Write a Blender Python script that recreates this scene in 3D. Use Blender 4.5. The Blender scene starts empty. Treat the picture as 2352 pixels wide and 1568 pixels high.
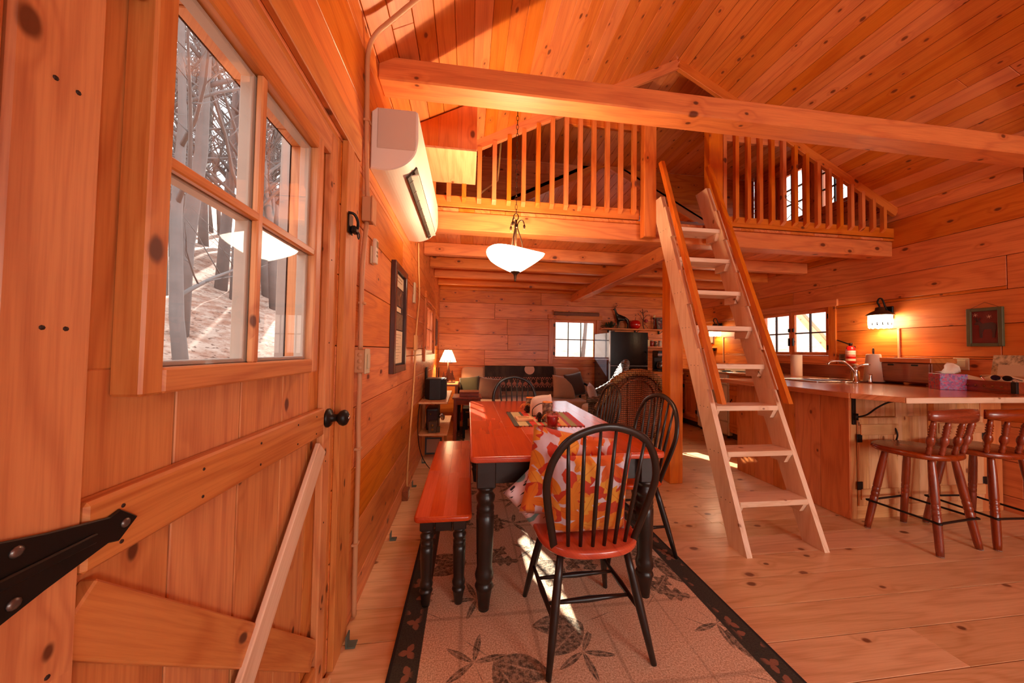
import bpy, bmesh, math, random
from mathutils import Vector, Matrix, Euler
RN = random.Random(11)
SC = bpy.context.scene
COL = SC.collection
PI = math.pi
rad = math.radians
# ------------------------------------------------------------------ camera
def cam_setup():
    ya, pi_, ro = rad(7.48), rad(1.615), rad(0.9)
    fw = Vector((math.sin(ya)*math.cos(pi_), math.cos(ya)*math.cos(pi_), math.sin(pi_)))
    rt = Vector((math.cos(ya), -math.sin(ya), 0))
    up = rt.cross(fw)
    r2 = rt*math.cos(ro)+up*math.sin(ro)
    u2 = -rt*math.sin(ro)+up*math.cos(ro)
    cd = bpy.data.cameras.new('camera')
    cd.sensor_width = 36.0
    cd.lens = 765.0/2352.0*36.0
    cd.clip_start = 0.02
    co = bpy.data.objects.new('camera', cd)
    m = Matrix((r2, u2, -fw)).transposed().to_4x4()
    m.translation = Vector((0, 0, 1.28))
    co.matrix_world = m
    COL.objects.link(co)
    SC.camera = co
cam_setup()
SC.view_settings.view_transform = 'Standard'
SC.view_settings.look = 'None'
SC.view_settings.gamma = 1.0
SC.view_settings.use_curve_mapping = False
SC.view_settings.exposure = 0.5
try:
    SC.cycles.use_denoising = True
    SC.cycles.use_adaptive_sampling = True
    SC.cycles.adaptive_threshold = 0.05
    SC.cycles.max_bounces = 7
    SC.cycles.diffuse_bounces = 4
    SC.cycles.glossy_bounces = 3
    SC.cycles.transmission_bounces = 6
    SC.cycles.transparent_max_bounces = 12
    SC.cycles.sample_clamp_indirect = 6.0
    SC.cycles.caustics_reflective = False
    SC.cycles.caustics_refractive = False
except Exception:
    pass
# ------------------------------------------------------------------ world, sun, daylight
W = bpy.data.worlds.new('sky')
SC.world = W
W.use_nodes = True
_b = W.node_tree.nodes['Background']
_b.inputs[0].default_value = (0.92, 0.96, 1.0, 1)
_b.inputs[1].default_value = 2.0
def add_sun():
    l = bpy.data.lights.new('sun', 'SUN')
    l.energy = 20.0
    l.angle = rad(0.6)
    l.color = (1.0, 0.93, 0.82)
    o = bpy.data.objects.new('sun', l)
    d = Vector((0.36, -0.93, -0.5)).normalized()
    o.rotation_euler = d.to_track_quat('-Z', 'Y').to_euler()
    o.location = (-3, 9, 6)
    COL.objects.link(o)
add_sun()
def area(name, loc, target, sx, sy, power, col):
    l = bpy.data.lights.new(name, 'AREA')
    l.shape = 'RECTANGLE'
    l.size, l.size_y = sx, sy
    l.energy = power
    l.color = col
    o = bpy.data.objects.new(name, l)
    o.location = loc
    d = (Vector(target)-Vector(loc)).normalized()
    o.rotation_euler = d.to_track_quat('-Z', 'Z').to_euler()
    COL.objects.link(o)
    return o
# area lights added outside the unseen front windows to fill the room as daylight
area('front_daylight_fill', (3.3, -3.32, 1.45), (3.3, 5, 1.45), 1.7, 1.5, 110, (1.0, 0.93, 0.86))
area('front_daylight_fill', (0.9, -3.32, 1.45), (0.9, 5, 1.45), 1.7, 1.5, 25, (1.0, 0.93, 0.86))
# ------------------------------------------------------------------ materials
def C(r, g, b):
    f = lambda c: (c/255/12.92) if c/255 <= 0.04045 else ((c/255+0.055)/1.055)**2.4
    return (f(r), f(g), f(b), 1.0)
class NT:
    def __init__(s, name):
        s.m = bpy.data.materials.new(name)
        s.m.use_nodes = True
        s.t = s.m.node_tree
        s.t.nodes.clear()
        s.out = s.t.nodes.new('ShaderNodeOutputMaterial')
    def set(s, sock, v):
        if isinstance(v, bpy.types.NodeSocket):
            s.t.links.new(v, sock)
        elif isinstance(v, bpy.types.Node):
            s.t.links.new(v.outputs[0], sock)
        else:
            if hasattr(sock.default_value, '__len__') and not isinstance(v, (int, float)):
                v = tuple(v)
                n = len(sock.default_value)
                v = (v+(1.0,))[:n] if len(v) < n else v[:n]
            sock.default_value = v
    def n(s, typ, ins=None, **pr):
        x = s.t.nodes.new('ShaderNode'+typ)
        for k, v in pr.items():
            setattr(x, k, v)
        for k, v in (ins or {}).items():
            s.set(x.inputs[k], v)
        return x
    def ma(s, op, a, b=0.0, c=0.0, clamp=False):
        x = s.n('Math', operation=op)
        x.use_clamp = clamp
        s.set(x.inputs[0], a); s.set(x.inputs[1], b); s.set(x.inputs[2], c)
        return x.outputs[0]
    def mix(s, f, a, b, bt='MIX'):
        x = s.n('Mix', data_type='RGBA', blend_type=bt)
        s.set(x.inputs[0], f); s.set(x.inputs[6], a); s.set(x.inputs[7], b)
        return x.outputs[2]
    def mr(s, v, a, b, c=0.0, d=1.0, sm=True):
        x = s.n('MapRange', interpolation_type='SMOOTHSTEP' if sm else 'LINEAR')
        for i, q in enumerate((v, a, b, c, d)):
            s.set(x.inputs[i], q)
        return x.outputs[0]
    def xyz(s, v):
        return s.n('SeparateXYZ', {0: v}).outputs
    def vec(s, x, y, z=0.0):
        return s.n('CombineXYZ', {0: x, 1: y, 2: z}).outputs[0]
    def noise(s, vec, scale=1.0, detail=2.0, rough=0.5, dist=0.0):
        return s.n('TexNoise', {'Vector': vec, 'Scale': scale, 'Detail': detail, 'Roughness': rough, 'Distortion': dist}).outputs[0]
    def ramp(s, f, stops):
        x = s.n('ValToRGB', {0: f})
        e = x.color_ramp.elements
        while len(e) < len(stops):
            e.new(0.5)
        for i, (p, c) in enumerate(stops):
            e[i].position = p; e[i].color = c
        return x.outputs[0]
    def obj(s):
        return s.n('TexCoord').outputs['Object']
    def rnd(s):
        return s.n('ObjectInfo').outputs['Random']
    def bsdf(s, col, rough=0.5, metal=0.0, **kw):
        p = s.n('BsdfPrincipled', {'Base Color': col, 'Roughness': rough, 'Metallic': metal})
        for k, v in kw.items():
            s.set(p.inputs[k.replace('_', ' ')], v)
        s.t.links.new(p.outputs[0], s.out.inputs[0])
        return p
    def bump(s, p, h, strength=0.2, dist=0.01):
        b = s.n('Bump', {'Strength': strength, 'Distance': dist, 'Height': h})
        s.t.links.new(b.outputs[0], p.inputs['Normal'])
_mats = {}
WOODS = {  # light, dark, knot, roughness, coat, knot share, knot scale, ring count, brightness spread
 'wall':  (C(224,130,62), C(188,88,36), C(96,38,16), 0.48, 0.12, 0.46, 5.4, 7.0, 0.20),
 'ceil':  (C(218,128,62), C(190,94,42), C(110,48,22), 0.45, 0.10, 0.48, 6.8, 6.0, 0.18),
 'beam':  (C(226,130,58), C(194,92,36), C(92,38,18), 0.45, 0.12, 0.35, 4.6, 6.0, 0.12),
 'floor': (C(232,188,142), C(200,148,100), C(112,58,30), 0.36, 0.25, 0.5, 4.8, 8.0, 0.22),
 'door':  (C(224,150,88), C(188,104,56), C(90,38,18), 0.46, 0.12, 0.4, 6.2, 9.0, 0.12),
 'pale':  (C(244,212,182), C(222,178,140), C(146,92,58), 0.55, 0.0, 0.35, 6.0, 7.0, 0.12),
 'cab':   (C(224,136,72), C(190,96,44), C(104,44,20), 0.42, 0.15, 0.30, 4.2, 7.0, 0.20),
 'cabl':  (C(234,176,122), C(204,136,84), C(128,66,34), 0.42, 0.15, 0.45, 6.0, 6.0, 0.12),
 'red':   (C(206,72,22), C(176,50,14), C(120,30,10), 0.22, 0.45, 0.0, 4.0, 5.0, 0.16),
 'stool': (C(150,62,30), C(104,36,16), C(70,24,12), 0.28, 0.4, 0.0, 4.0, 9.0, 0.06),
 'brown': (C(150,78,40), C(112,52,26), C(70,30,14), 0.35, 0.25, 0.1, 4.0, 8.0, 0.10),
 'ctop':  (C(214,136,84), C(172,94,52), C(104,48,24), 0.22, 0.5, 0.12, 3.0, 9.0, 0.08),
 'outlog':(C(112,44,30), C(76,26,18), C(40,16,10), 0.7, 0.0, 0.3, 4.0, 6.0, 0.15),
}
def wood(kind, ax='Y'):
    key = (kind, ax)
    if key in _mats:
        return _mats[key]
    li, dk, kn, ro, coat, share, ks, rings, spread = WOODS[kind]
    s = NT('wood_%s_%s' % (kind, ax))
    r = s.rnd()
    x, y, z = s.xyz(s.obj())
    L = {'X': x, 'Y': y, 'Z': z}[ax]
    o = [q for k, q in (('X', x), ('Y', y), ('Z', z)) if k != ax]
    A = s.ma('ADD', o[0], o[1])
    L = s.ma('MULTIPLY_ADD', r, 37.0, L)
    A = s.ma('MULTIPLY_ADD', r, 23.7, A)
    big = s.noise(s.vec(s.ma('MULTIPLY', L, 0.85), s.ma('MULTIPLY', A, 6.0), s.ma('MULTIPLY', r, 9.0)), 1.0, 2.0, 0.45)
    phase = s.ma('MULTIPLY', big, rings)
    col0 = None
    km = None
    if share > 0:
        v2 = s.vec(s.ma('MULTIPLY', L, 0.62), A, 0.0)
        vo = s.n('TexVoronoi', {'Vector': v2, 'Scale': ks, 'Randomness': 1.0}, voronoi_dimensions='2D')
        keep = s.ma('LESS_THAN', s.xyz(vo.outputs['Color'])[0], share)
        wob = s.noise(v2, ks*9, 1.0)
        d = s.ma('MULTIPLY_ADD', wob, 0.03, vo.outputs['Distance'])
        size = s.ma('MULTIPLY_ADD', s.xyz(vo.outputs['Color'])[1], 0.05, 0.045)
        core = s.ma('MULTIPLY', s.mr(d, s.ma('MULTIPLY', size, 0.75), s.ma('MULTIPLY', size, 1.35), 1.0, 0.0), keep)
        halo = s.ma('MULTIPLY', s.mr(d, 0.03, 0.28, 1.0, 0.0), keep)
        phase = s.ma('MULTIPLY_ADD', halo, 0.9, phase)
        km = (core, halo)
    sn = s.ma('SINE', s.ma('MULTIPLY', phase, 6.283))
    line = s.ma('POWER', s.ma('MULTIPLY_ADD', sn, 0.5, 0.5), 2.5)
    fine = s.noise(s.vec(s.ma('MULTIPLY', L, 5.0), s.ma('MULTIPLY', A, 150.0), 0.0), 1.0, 3.0, 0.6)
    f = s.ma('MULTIPLY_ADD', line, 0.45, s.ma('MULTIPLY', s.mr(fine, 0.35, 0.75), 0.45), clamp=True)
    col = s.mix(f, li, dk)
    patch = s.noise(s.vec(s.ma('MULTIPLY', L, 1.3), s.ma('MULTIPLY', A, 2.0), r), 1.0, 1.0)
    val = s.ma('ADD', s.ma('MULTIPLY_ADD', r, spread, 1.0-spread*0.5), s.ma('MULTIPLY_ADD', patch, 0.24, -0.12))
    col = s.n('HueSaturation', {'Hue': 0.5, 'Saturation': s.ma('MULTIPLY_ADD', r, -0.12, 1.06), 'Value': val, 'Color': col}).outputs[0]
    if km:
        col = s.mix(s.ma('MULTIPLY', km[1], 0.35), col, dk)
        col = s.mix(s.ma('MULTIPLY', km[0], 0.9), col, kn)
    p = s.bsdf(col, s.ma('MULTIPLY_ADD', fine, 0.15, ro-0.07))
    p.inputs['Coat Weight'].default_value = coat
    p.inputs['Coat Roughness'].default_value = 0.18
    _mats[key] = s.m
    return s.m
def plain(name, col, rough=0.5, metal=0.0, var=0.0, vs=8.0, bumps=0.0, bs=60.0, **kw):
    if name in _mats:
        return _mats[name]
    s = NT(name)
    c = col
    if var > 0:
        nz = s.noise(s.obj(), vs, 3.0)
        c = s.mix(nz, tuple(q*(1-var) for q in col[:3])+(1,), tuple(min(1, q*(1+var)) for q in col[:3])+(1,))
    p = s.bsdf(c, rough, metal, **kw)
    if bumps > 0:
        s.bump(p, s.noise(s.obj(), bs, 2.0), bumps, 0.005)
    _mats[name] = s.m
    return s.m
def emit(name, col, strength):
    if name in _mats:
        return _mats[name]
    s = NT(name)
    e = s.n('Emission', {'Color': col, 'Strength': strength})
    s.t.links.new(e.outputs[0], s.out.inputs[0])
    _mats[name] = s.m
    return s.m
def glassmat(name='window_glass', refl=1.0):
    if name in _mats:
        return _mats[name]
    s = NT(name)
    t = s.n('BsdfTransparent', {'Color': (0.97, 0.98, 0.98, 1)})
    g = s.n('BsdfGlossy', {'Color': (1, 1, 1, 1), 'Roughness': 0.02})
    fr = s.n('Fresnel', {'IOR': 1.45})
    front = s.ma('SUBTRACT', 1.0, s.n('NewGeometry').outputs['Backfacing'])
    mx = s.n('MixShader', {0: s.ma('MULTIPLY', s.ma('MULTIPLY', fr.outputs[0], front), refl), 1: t, 2: g})
    s.t.links.new(mx.outputs[0], s.out.inputs[0])
    _mats[name] = s.m
    return s.m
def MB(name, *a, **k):
    return plain(name, *a, **k)
BLACK = plain('black_metal', C(26,22,20), 0.42, 0.3)
DARKP = plain('black_paint', C(34,23,18), 0.36, 0.0, 0.15, 20, Coat_Weight=0.12, Coat_Roughness=0.15)
WHITEP = plain('white_plastic', C(232,226,214), 0.35)
IVORY = plain('ivory_plastic', C(214,196,160), 0.45)
CHROME = plain('chrome', C(220,218,214), 0.12, 1.0)
BRONZE = plain('bronze', C(74,52,36), 0.38, 0.7)
GLASS = glassmat()
GAP = plain('joint_shadow', C(44,20,10), 0.9)
# ------------------------------------------------------------------ mesh helpers
def wm(o):
    m = o.matrix_basis.copy()
    if o.parent:
        m = wm(o.parent) @ o.matrix_parent_inverse @ m
    return m
def attach(o, parent):
    if parent is not None:
        o.parent = parent
        o.matrix_parent_inverse = wm(parent).inverted()
def tag(o, label=None, cat=None, group=None, kind=None):
    if label: o['label'] = label
    if cat: o['category'] = cat
    if group: o['group'] = group
    if kind: o['kind'] = kind
    return o
def link(name, me, mat, parent=None, mw=None):
    o = bpy.data.objects.new(name, me)
    if mat is not None and not me.materials:
        me.materials.append(mat)
    COL.objects.link(o)
    if mw is not None:
        o.matrix_basis = mw
    attach(o, parent)
    return o
def empty(name, loc, label=None, cat=None, group=None, kind=None, rz=0.0):
    o = bpy.data.objects.new(name, None)
    o.empty_display_size = 0.05
    o.location = loc
    o.rotation_euler = (0, 0, rz)
    o.matrix_basis = Matrix.Translation(loc) @ Matrix.Rotation(rz, 4, 'Z')
    COL.objects.link(o)
    return tag(o, label, cat, group, kind)
def mesh(name, vs, fs, smooth=False):
    me = bpy.data.meshes.new(name)
    me.from_pydata([tuple(v) for v in vs], [], fs)
    me.update()
    if smooth:
        me.polygons.foreach_set('use_smooth', [True]*len(me.polygons))
    return me
_boxes = {}
def boxmesh(dx, dy, dz, bev, mat, seg=1):
    k = (round(dx, 4), round(dy, 4), round(dz, 4), bev, mat.name if mat else '', seg)
    if k in _boxes:
        return _boxes[k]
    bm = bmesh.new()
    bmesh.ops.create_cube(bm, size=1.0)
    bmesh.ops.scale(bm, vec=(dx, dy, dz), verts=bm.verts)
    if bev > 0:
        b = min(bev, dx*0.45, dy*0.45, dz*0.45)
        bmesh.ops.bevel(bm, geom=bm.edges[:], offset=b, segments=seg, affect='EDGES', profile=0.6)
    me = bpy.data.meshes.new('block')
    bm.to_mesh(me); bm.free()
    if seg > 1:
        me.polygons.foreach_set('use_smooth', [True]*len(me.polygons))
    if mat: me.materials.append(mat)
    _boxes[k] = me
    return me
def box(name, c, d, mat, parent=None, rot=None, bev=0.003, seg=1):
    m = Matrix.Translation(c)
    if rot is not None:
        m = m @ (rot if isinstance(rot, Matrix) else Euler(rot).to_matrix()).to_4x4()
    return link(name, boxmesh(d[0], d[1], d[2], bev, mat, seg), mat, parent, m)
def bx(name, x0, x1, y0, y1, z0, z1, mat, parent=None, bev=0.003, seg=1):
    return box(name, ((x0+x1)/2, (y0+y1)/2, (z0+z1)/2), (abs(x1-x0), abs(y1-y0), abs(z1-z0)), mat, parent, None, bev, seg)
def bar(name, p0, p1, w, t, mat, parent=None, upv=(0, 0, 1), bev=0.003, ext=0.0):
    """a board from p0 to p1, local X along it, width w along the side direction, thickness t along upv"""
    p0, p1 = Vector(p0), Vector(p1)
    d = (p1-p0); L = d.length+2*ext; d.normalize()
    u = Vector(upv); u = (u-d*u.dot(d)).normalized()
    sd = u.cross(d)
    m = Matrix((d, sd, u)).transposed().to_4x4()
    m.translation = (p0+p1)/2
    return link(name, boxmesh(L, w, t, bev, mat), mat, parent, m)
def ring_mesh(name, rings, closed_ends=True, smooth=True, loop=False):
    n = len(rings[0]); vs = [v for r in rings for v in r]; fs = []
    m = len(rings)
    for i in range(m if loop else m-1):
        a, b = i*n, ((i+1) % m)*n
        for j in range(n):
            k = (j+1) % n
            fs.append((a+j, a+k, b+k, b+j))
    if closed_ends and not loop:
        fs.append(tuple(range(n-1, -1, -1)))
        fs.append(tuple((m-1)*n+j for j in range(n)))
    me = mesh(name, vs, fs, smooth)
    return me
def lathe(name, prof, mat, parent=None, p0=(0, 0, 0), p1=None, seg=18, cap=True):
    """profile [(along, radius)] turned round the axis p0->p1 (along in metres from p0)"""
    p0 = Vector(p0); d = (Vector(p1)-p0).normalized() if p1 is not None else Vector((0, 0, 1))
    q = d.to_track_quat('Z', 'Y').to_matrix().to_4x4()
    rings = [[(r*math.cos(2*PI*j/seg), r*math.sin(2*PI*j/seg), a) for j in range(seg)] for a, r in prof]
    me = ring_mesh(name, rings, cap)
    return link(name, me, mat, parent, Matrix.Translation(p0) @ q)
def tube_rings(pts, rs, seg=8, loop=False):
    pts = [Vector(p) for p in pts]
    if not hasattr(rs, '__len__'): rs = [rs]*len(pts)
    rings = []; n = len(pts); prev = None
    for i, p in enumerate(pts):
        if loop: t = pts[(i+1) % n]-pts[i-1]
        else: t = pts[min(i+1, n-1)]-pts[max(i-1, 0)]
        if t.length < 1e-9: t = Vector((0, 0, 1))
        t.normalize()
        if prev is None:
            a = Vector((0, 0, 1)) if abs(t.z) < 0.9 else Vector((1, 0, 0))
            u = (a-t*a.dot(t)).normalized()
        else:
            u = prev-t*prev.dot(t)
            u = u.normalized() if u.length > 1e-6 else prev
        prev = u; w = t.cross(u)
        rings.append([p+(u*math.cos(2*PI*j/seg)+w*math.sin(2*PI*j/seg))*rs[i] for j in range(seg)])
    return rings
def tube(name, pts, rs, mat, parent=None, seg=8, loop=False, org=None):
    org = Vector(org) if org is not None else Vector(pts[0])
    rings = [[v-org for v in r] for r in tube_rings(pts, rs, seg, loop)]
    return link(name, ring_mesh(name, rings, True, True, loop), mat, parent, Matrix.Translation(org))
def spline(pts, n=6, closed=False):
    pts = [Vector(p) for p in pts]; out = []; m = len(pts)
    for i in range(m if closed else m-1):
        g = (lambda k: pts[k % m]) if closed else (lambda k: pts[max(0, min(m-1, k))])
        p0, p1, p2, p3 = g(i-1), g(i), g(i+1), g(i+2)
        for j in range(n):
            t = j/n
            out.append(0.5*((2*p1)+(p2-p0)*t+(2*p0-5*p1+4*p2-p3)*t*t+(3*p1-p0-3*p2+p3)*t**3))
    if not closed: out.append(pts[-1])
    return out
def extrude(name, poly, h, mat, parent=None, mw=None, bev=0.0, smooth=False, seg=1):
    """flat polygon in local XY pushed up by h along local Z"""
    bm = bmesh.new()
    vs = [bm.verts.new((p[0], p[1], 0)) for p in poly]
    f = bm.faces.new(vs)
    r = bmesh.ops.extrude_face_region(bm, geom=[f])
    up = [g for g in r['geom'] if isinstance(g, bmesh.types.BMVert)]
    bmesh.ops.translate(bm, vec=(0, 0, h), verts=up)
    bmesh.ops.recalc_face_normals(bm, faces=bm.faces)
    if bev > 0:
        ed = [e for e in bm.edges if abs(e.verts[0].co.z-e.verts[1].co.z) < 1e-6]
        bmesh.ops.bevel(bm, geom=ed, offset=bev, segments=seg, affect='EDGES', profile=0.5)
    me = bpy.data.meshes.new(name)
    bm.to_mesh(me); bm.free()
    if smooth:
        me.polygons.foreach_set('use_smooth', [True]*len(me.polygons))
    return link(name, me, mat, parent, mw if mw is not None else Matrix.Identity(4))
def frame_mat(origin, xd, yd):
    x = Vector(xd).normalized(); y = Vector(yd); y = (y-x*y.dot(x)).normalized(); z = x.cross(y)
    m = Matrix((x, y, z)).transposed().to_4x4(); m.translation = Vector(origin)
    return m
def joinmesh(name, parts, mat, parent=None, mw=None, smooth=False):
    """several (verts, faces) as one mesh part"""
    vs, fs = [], []
    for v, f in parts:
        b = len(vs); vs += [tuple(q) for q in v]; fs += [tuple(b+i for i in q) for q in f]
    return link(name, mesh(name, vs, fs, smooth), mat, parent, mw)
def bxv(x0, x1, y0, y1, z0, z1):
    v = [(x, y, z) for z in (z0, z1) for y in (y0, y1) for x in (x0, x1)]
    return v, [(0, 2, 3, 1), (4, 5, 7, 6), (0, 1, 5, 4), (2, 6, 7, 3), (0, 4, 6, 2), (1, 3, 7, 5)]
def tubev(pts, rs, seg=6):
    r = tube_rings(pts, rs, seg); n = seg
    v = [q for k in r for q in k]; f = []
    for i in range(len(r)-1):
        for j in range(n):
            k = (j+1) % n
            f.append((i*n+j, i*n+k, (i+1)*n+k, (i+1)*n+j))
    f.append(tuple(range(n-1, -1, -1))); f.append(tuple((len(r)-1)*n+j for j in range(n)))
    return v, f
def pillow(name, w, h, t, mat, parent, mw, pinch=0.06, n=14):
    vs, fs = [], []
    for s_ in (1, -1):
        for i in range(n+1):
            for j in range(n+1):
                u, v = 2*i/n-1, 2*j/n-1
                e = (max(0, 1-abs(u)**2.6)*max(0, 1-abs(v)**2.6))**0.55
                px = u*(1-pinch*(1-abs(v)**2)*abs(u)**3)
                py = v*(1-pinch*(1-abs(u)**2)*abs(v)**3)
                wr = 0.06*math.sin(5*u+3*v)*e*(1-e)
                vs.append((px*w/2, py*h/2, s_*t/2*(e+wr)))
    m = (n+1)*(n+1)
    for k in range(2):
        for i in range(n):
            for j in range(n):
                a = k*m+i*(n+1)+j
                q = (a, a+n+1, a+n+2, a+1)
                fs.append(q if k == 0 else q[::-1])
    me = mesh(name, vs, fs, True)
    bm = bmesh.new(); bm.from_mesh(me); bmesh.ops.remove_doubles(bm, verts=bm.verts, dist=1e-5); bm.to_mesh(me); bm.free()
    me.polygons.foreach_set('use_smooth', [True]*len(me.polygons))
    return link(name, me, mat, parent, mw)
def dup(root, mw, label=None, group=None):
    """copy of a thing with copies of its parts and sub-parts"""
    r = root.copy(); COL.objects.link(r); r.matrix_basis = mw
    if label: r['label'] = label
    if group: r['group'] = group
    for ch in list(root.children):
        c = ch.copy(); COL.objects.link(c); c.parent = r; c.matrix_parent_inverse = ch.matrix_parent_inverse.copy()
        for g in list(ch.children):
            d = g.copy(); COL.objects.link(d); d.parent = c; d.matrix_parent_inverse = g.matrix_parent_inverse.copy()
    return r
# ================================================================== the shell
XL, XR, YB, YF = -0.53, 4.52, 6.2, -3.2
XM, ZR, SL, ZW = 1.995, 4.17, 0.515, 2.87
YLO, YDO = 3.0, 4.75           # loft edge, back of the dormers
ZD = 4.075                     # dormer ceiling
ROWS = [-0.16+0.29*k for k in range(16)]
def roofz(x):
    return ZR-SL*abs(x-XM)
def sub_rects(rect, holes):
    out = [rect]
    for (a, b, c, d) in holes:
        nxt = []
        for (u0, u1, z0, z1) in out:
            if b <= u0 or a >= u1 or d <= z0 or c >= z1:
                nxt.append((u0, u1, z0, z1)); continue
            if c > z0: nxt.append((u0, u1, z0, c))
            if d < z1: nxt.append((u0, u1, d, z1))
            m0, m1 = max(z0, c), min(z1, d)
            if a > u0: nxt.append((u0, a, m0, m1))
            if b < u1: nxt.append((b, u1, m0, m1))
        out = nxt
    return [r for r in out if r[1]-r[0] > 0.004 and r[3]-r[2] > 0.004]
def wall(name, plane, c, sgn, u0, u1, z0, z1, holes, backmat, seed, joint=2.3, kind='wall', th=0.13):
    """plank wall: inner face at coordinate c on X or Y, room on the side sgn"""
    rn = random.Random(seed)
    parts = []
    for (a, b, d, e) in sub_rects((u0, u1, z0, z1), holes):
        lo, hi = sorted((c-sgn*0.024, c-sgn*th))
        parts.append(bxv(lo, hi, a, b, d, e) if plane == 'X' else bxv(a, b, lo, hi, d, e))
    w = tag(joinmesh(name, parts, backmat), kind='structure')
    for k in range(len(ROWS)-1):
        za, zb = max(ROWS[k], z0), min(ROWS[k+1], z1)
        if zb-za < 0.01: continue
        cuts = [u0]
        x = u0+rn.uniform(0.5, joint)
        while x < u1-0.4:
            cuts.append(x); x += rn.uniform(joint*0.8, joint*1.7)
        cuts.append(u1)
        for i in range(len(cuts)-1):
            for (a, b, d, e) in sub_rects((cuts[i], cuts[i+1], za, zb), holes):
                g = 0.002; t = 0.024+rn.uniform(-0.0015, 0.0015)
                lo, hi = sorted((c, c-sgn*t))
                if plane == 'X': bx('plank', lo, hi, a+g, b-g, d+g, e-g, wood(kind, 'Y'), w, 0.0022)
                else: bx('plank', a+g, b-g, lo, hi, d+g, e-g, wood(kind, 'X'), w, 0.0022)
    return w
OUTW = plain('outer_boards', C(96,40,26), 0.8)
H_DOOR = (0.425, 1.425, -0.02, 2.13)
H_W1 = (4.18, 5.20, 1.22, 1.90)
H_W2 = (1.60, 2.47, 1.13, 1.90)
H_W3 = (3.64, 4.66, 1.27, 1.90)
H_W4 = [(3.38, 3.78, 3.16, 3.93), (3.93, 4.36, 3.16, 3.93)]
wl = wall('wall_left', 'X', XL, 1, YF, YB, -0.02, ZW+0.02, [H_DOOR, H_W1], OUTW, 3)
wr = wall('wall_right', 'X', XR, -1, YF, YB, -0.02, ZW+0.02, [H_W3], OUTW, 5)
wb = wall('wall_back', 'Y', YB, -1, XL-0.13, XR+0.13, -0.02, ZW, [H_W2], OUTW, 8)
H_F = [(0.1, 1.7, 0.75, 2.15), (2.5, 4.1, 0.75, 2.15)]
wf = wall('wall_front', 'Y', YF, 1, XL-0.13, XR+0.13, -0.02, ZW, H_F, OUTW, 9)
wdr = wall('wall_dormer', 'X', XR, -1, YLO, YDO, ZW+0.02, ZD+0.01, H_W4, OUTW, 12)
wdl = wall('wall_dormer', 'X', XL, 1, YLO, YDO, ZW+0.02, ZD+0.01, H_W4, OUTW, 13)
tag(joinmesh('ridge_seal', [bxv(XM-0.16, XM+0.16, YF-0.1, YLO, ZR+0.012, ZR+0.1), bxv(XM-0.16, XM+0.16, YDO, YB+0.1, ZR+0.012, ZR+0.1), bxv(XL-0.3, XL+0.02, YF-0.1, YB+0.1, ZW+0.02, ZW+0.16), bxv(XR-0.02, XR+0.3, YF-0.1, YB+0.1, ZW+0.02, ZW+0.16)][:2], OUTW), kind='structure')  # unseen cap added over the ridge gap to keep sky light out
def clip(poly, f):
    out = []
    for i in range(len(poly)):
        a, b = poly[i], poly[(i+1) % len(poly)]
        fa, fb = f(a), f(b)
        if fa >= 0: out.append(a)
        if (fa >= 0) != (fb >= 0):
            t = fa/(fa-fb); out.append((a[0]+(b[0]-a[0])*t, a[1]+(b[1]-a[1])*t))
    return out
def plank_poly(name, parent, poly, y, ydir, kind):
    """horizontal planks filling the XZ polygon, face at y, thickness away from -ydir"""
    for k in range(len(ROWS)-1):
        za, zb = ROWS[k]+0.001, ROWS[k+1]-0.001
        q = clip(clip(poly, lambda p: p[1]-za), lambda p: zb-p[1])
        if len(q) < 3: continue
        cx = sum(p[0] for p in q)/len(q); cz = sum(p[1] for p in q)/len(q)
        area_ = abs(sum(q[i][0]*q[(i+1) % len(q)][1]-q[(i+1) % len(q)][0]*q[i][1] for i in range(len(q))))/2
        if area_ < 0.004: continue
        vs = [(p[0]-cx, 0, p[1]-cz) for p in q]+[(p[0]-cx, ydir*0.024, p[1]-cz) for p in q]
        n = len(q)
        fs = [tuple(range(n)), tuple(range(2*n-1, n-1, -1))]+[(i, i+n, (i+1) % n+n, (i+1) % n) for i in range(n)]
        me = mesh('plank', vs, fs)
        bm = bmesh.new(); bm.from_mesh(me); bmesh.ops.recalc_face_normals(bm, faces=bm.faces); bm.to_mesh(me); bm.free()
        link('plank', me, wood(kind, 'X'), parent, Matrix.Translation((cx, y, cz)))
# gable end above the back wall, and the same over the front wall
for nm, y, dr in (('wall_gable_back', YB, 1), ('wall_gable_front', YF, -1)):
    tri = [(XL, ZW), (XR, ZW), (XM, ZR)]
    hole = (XM-0.42, XM+0.42, ZW+0.03, ZW+0.74)
    vs = [(x, y+dr*0.03, z) for x, z in tri]+[(x, y+dr*0.13, z) for x, z in tri]
    pcs = [[(XL, ZW), (hole[0], ZW), (hole[0], roofz(hole[0]))], [(XR, ZW), (hole[1], ZW), (hole[1], roofz(hole[1]))][::-1], [(hole[0], hole[3]), (hole[1], hole[3]), (hole[1], roofz(hole[1])), (XM, ZR), (hole[0], roofz(hole[0]))], [(hole[0], ZW), (hole[1], ZW), (hole[1], hole[2]), (hole[0], hole[2])]]
    prt = []
    for pc in pcs:
        k_ = len(pc)
        prt.append(([(x, y+dr*0.03, z) for x, z in pc]+[(x, y+dr*0.13, z) for x, z in pc], [tuple(range(k_)), tuple(range(2*k_-1, k_-1, -1))]+[(i, i+k_, (i+1) % k_+k_, (i+1) % k_) for i in range(k_)]))
    g = tag(joinmesh(nm, prt, OUTW), kind='structure')
    for pc in pcs[:3]: plank_poly('plank', g, pc, y, dr, 'wall')
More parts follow.
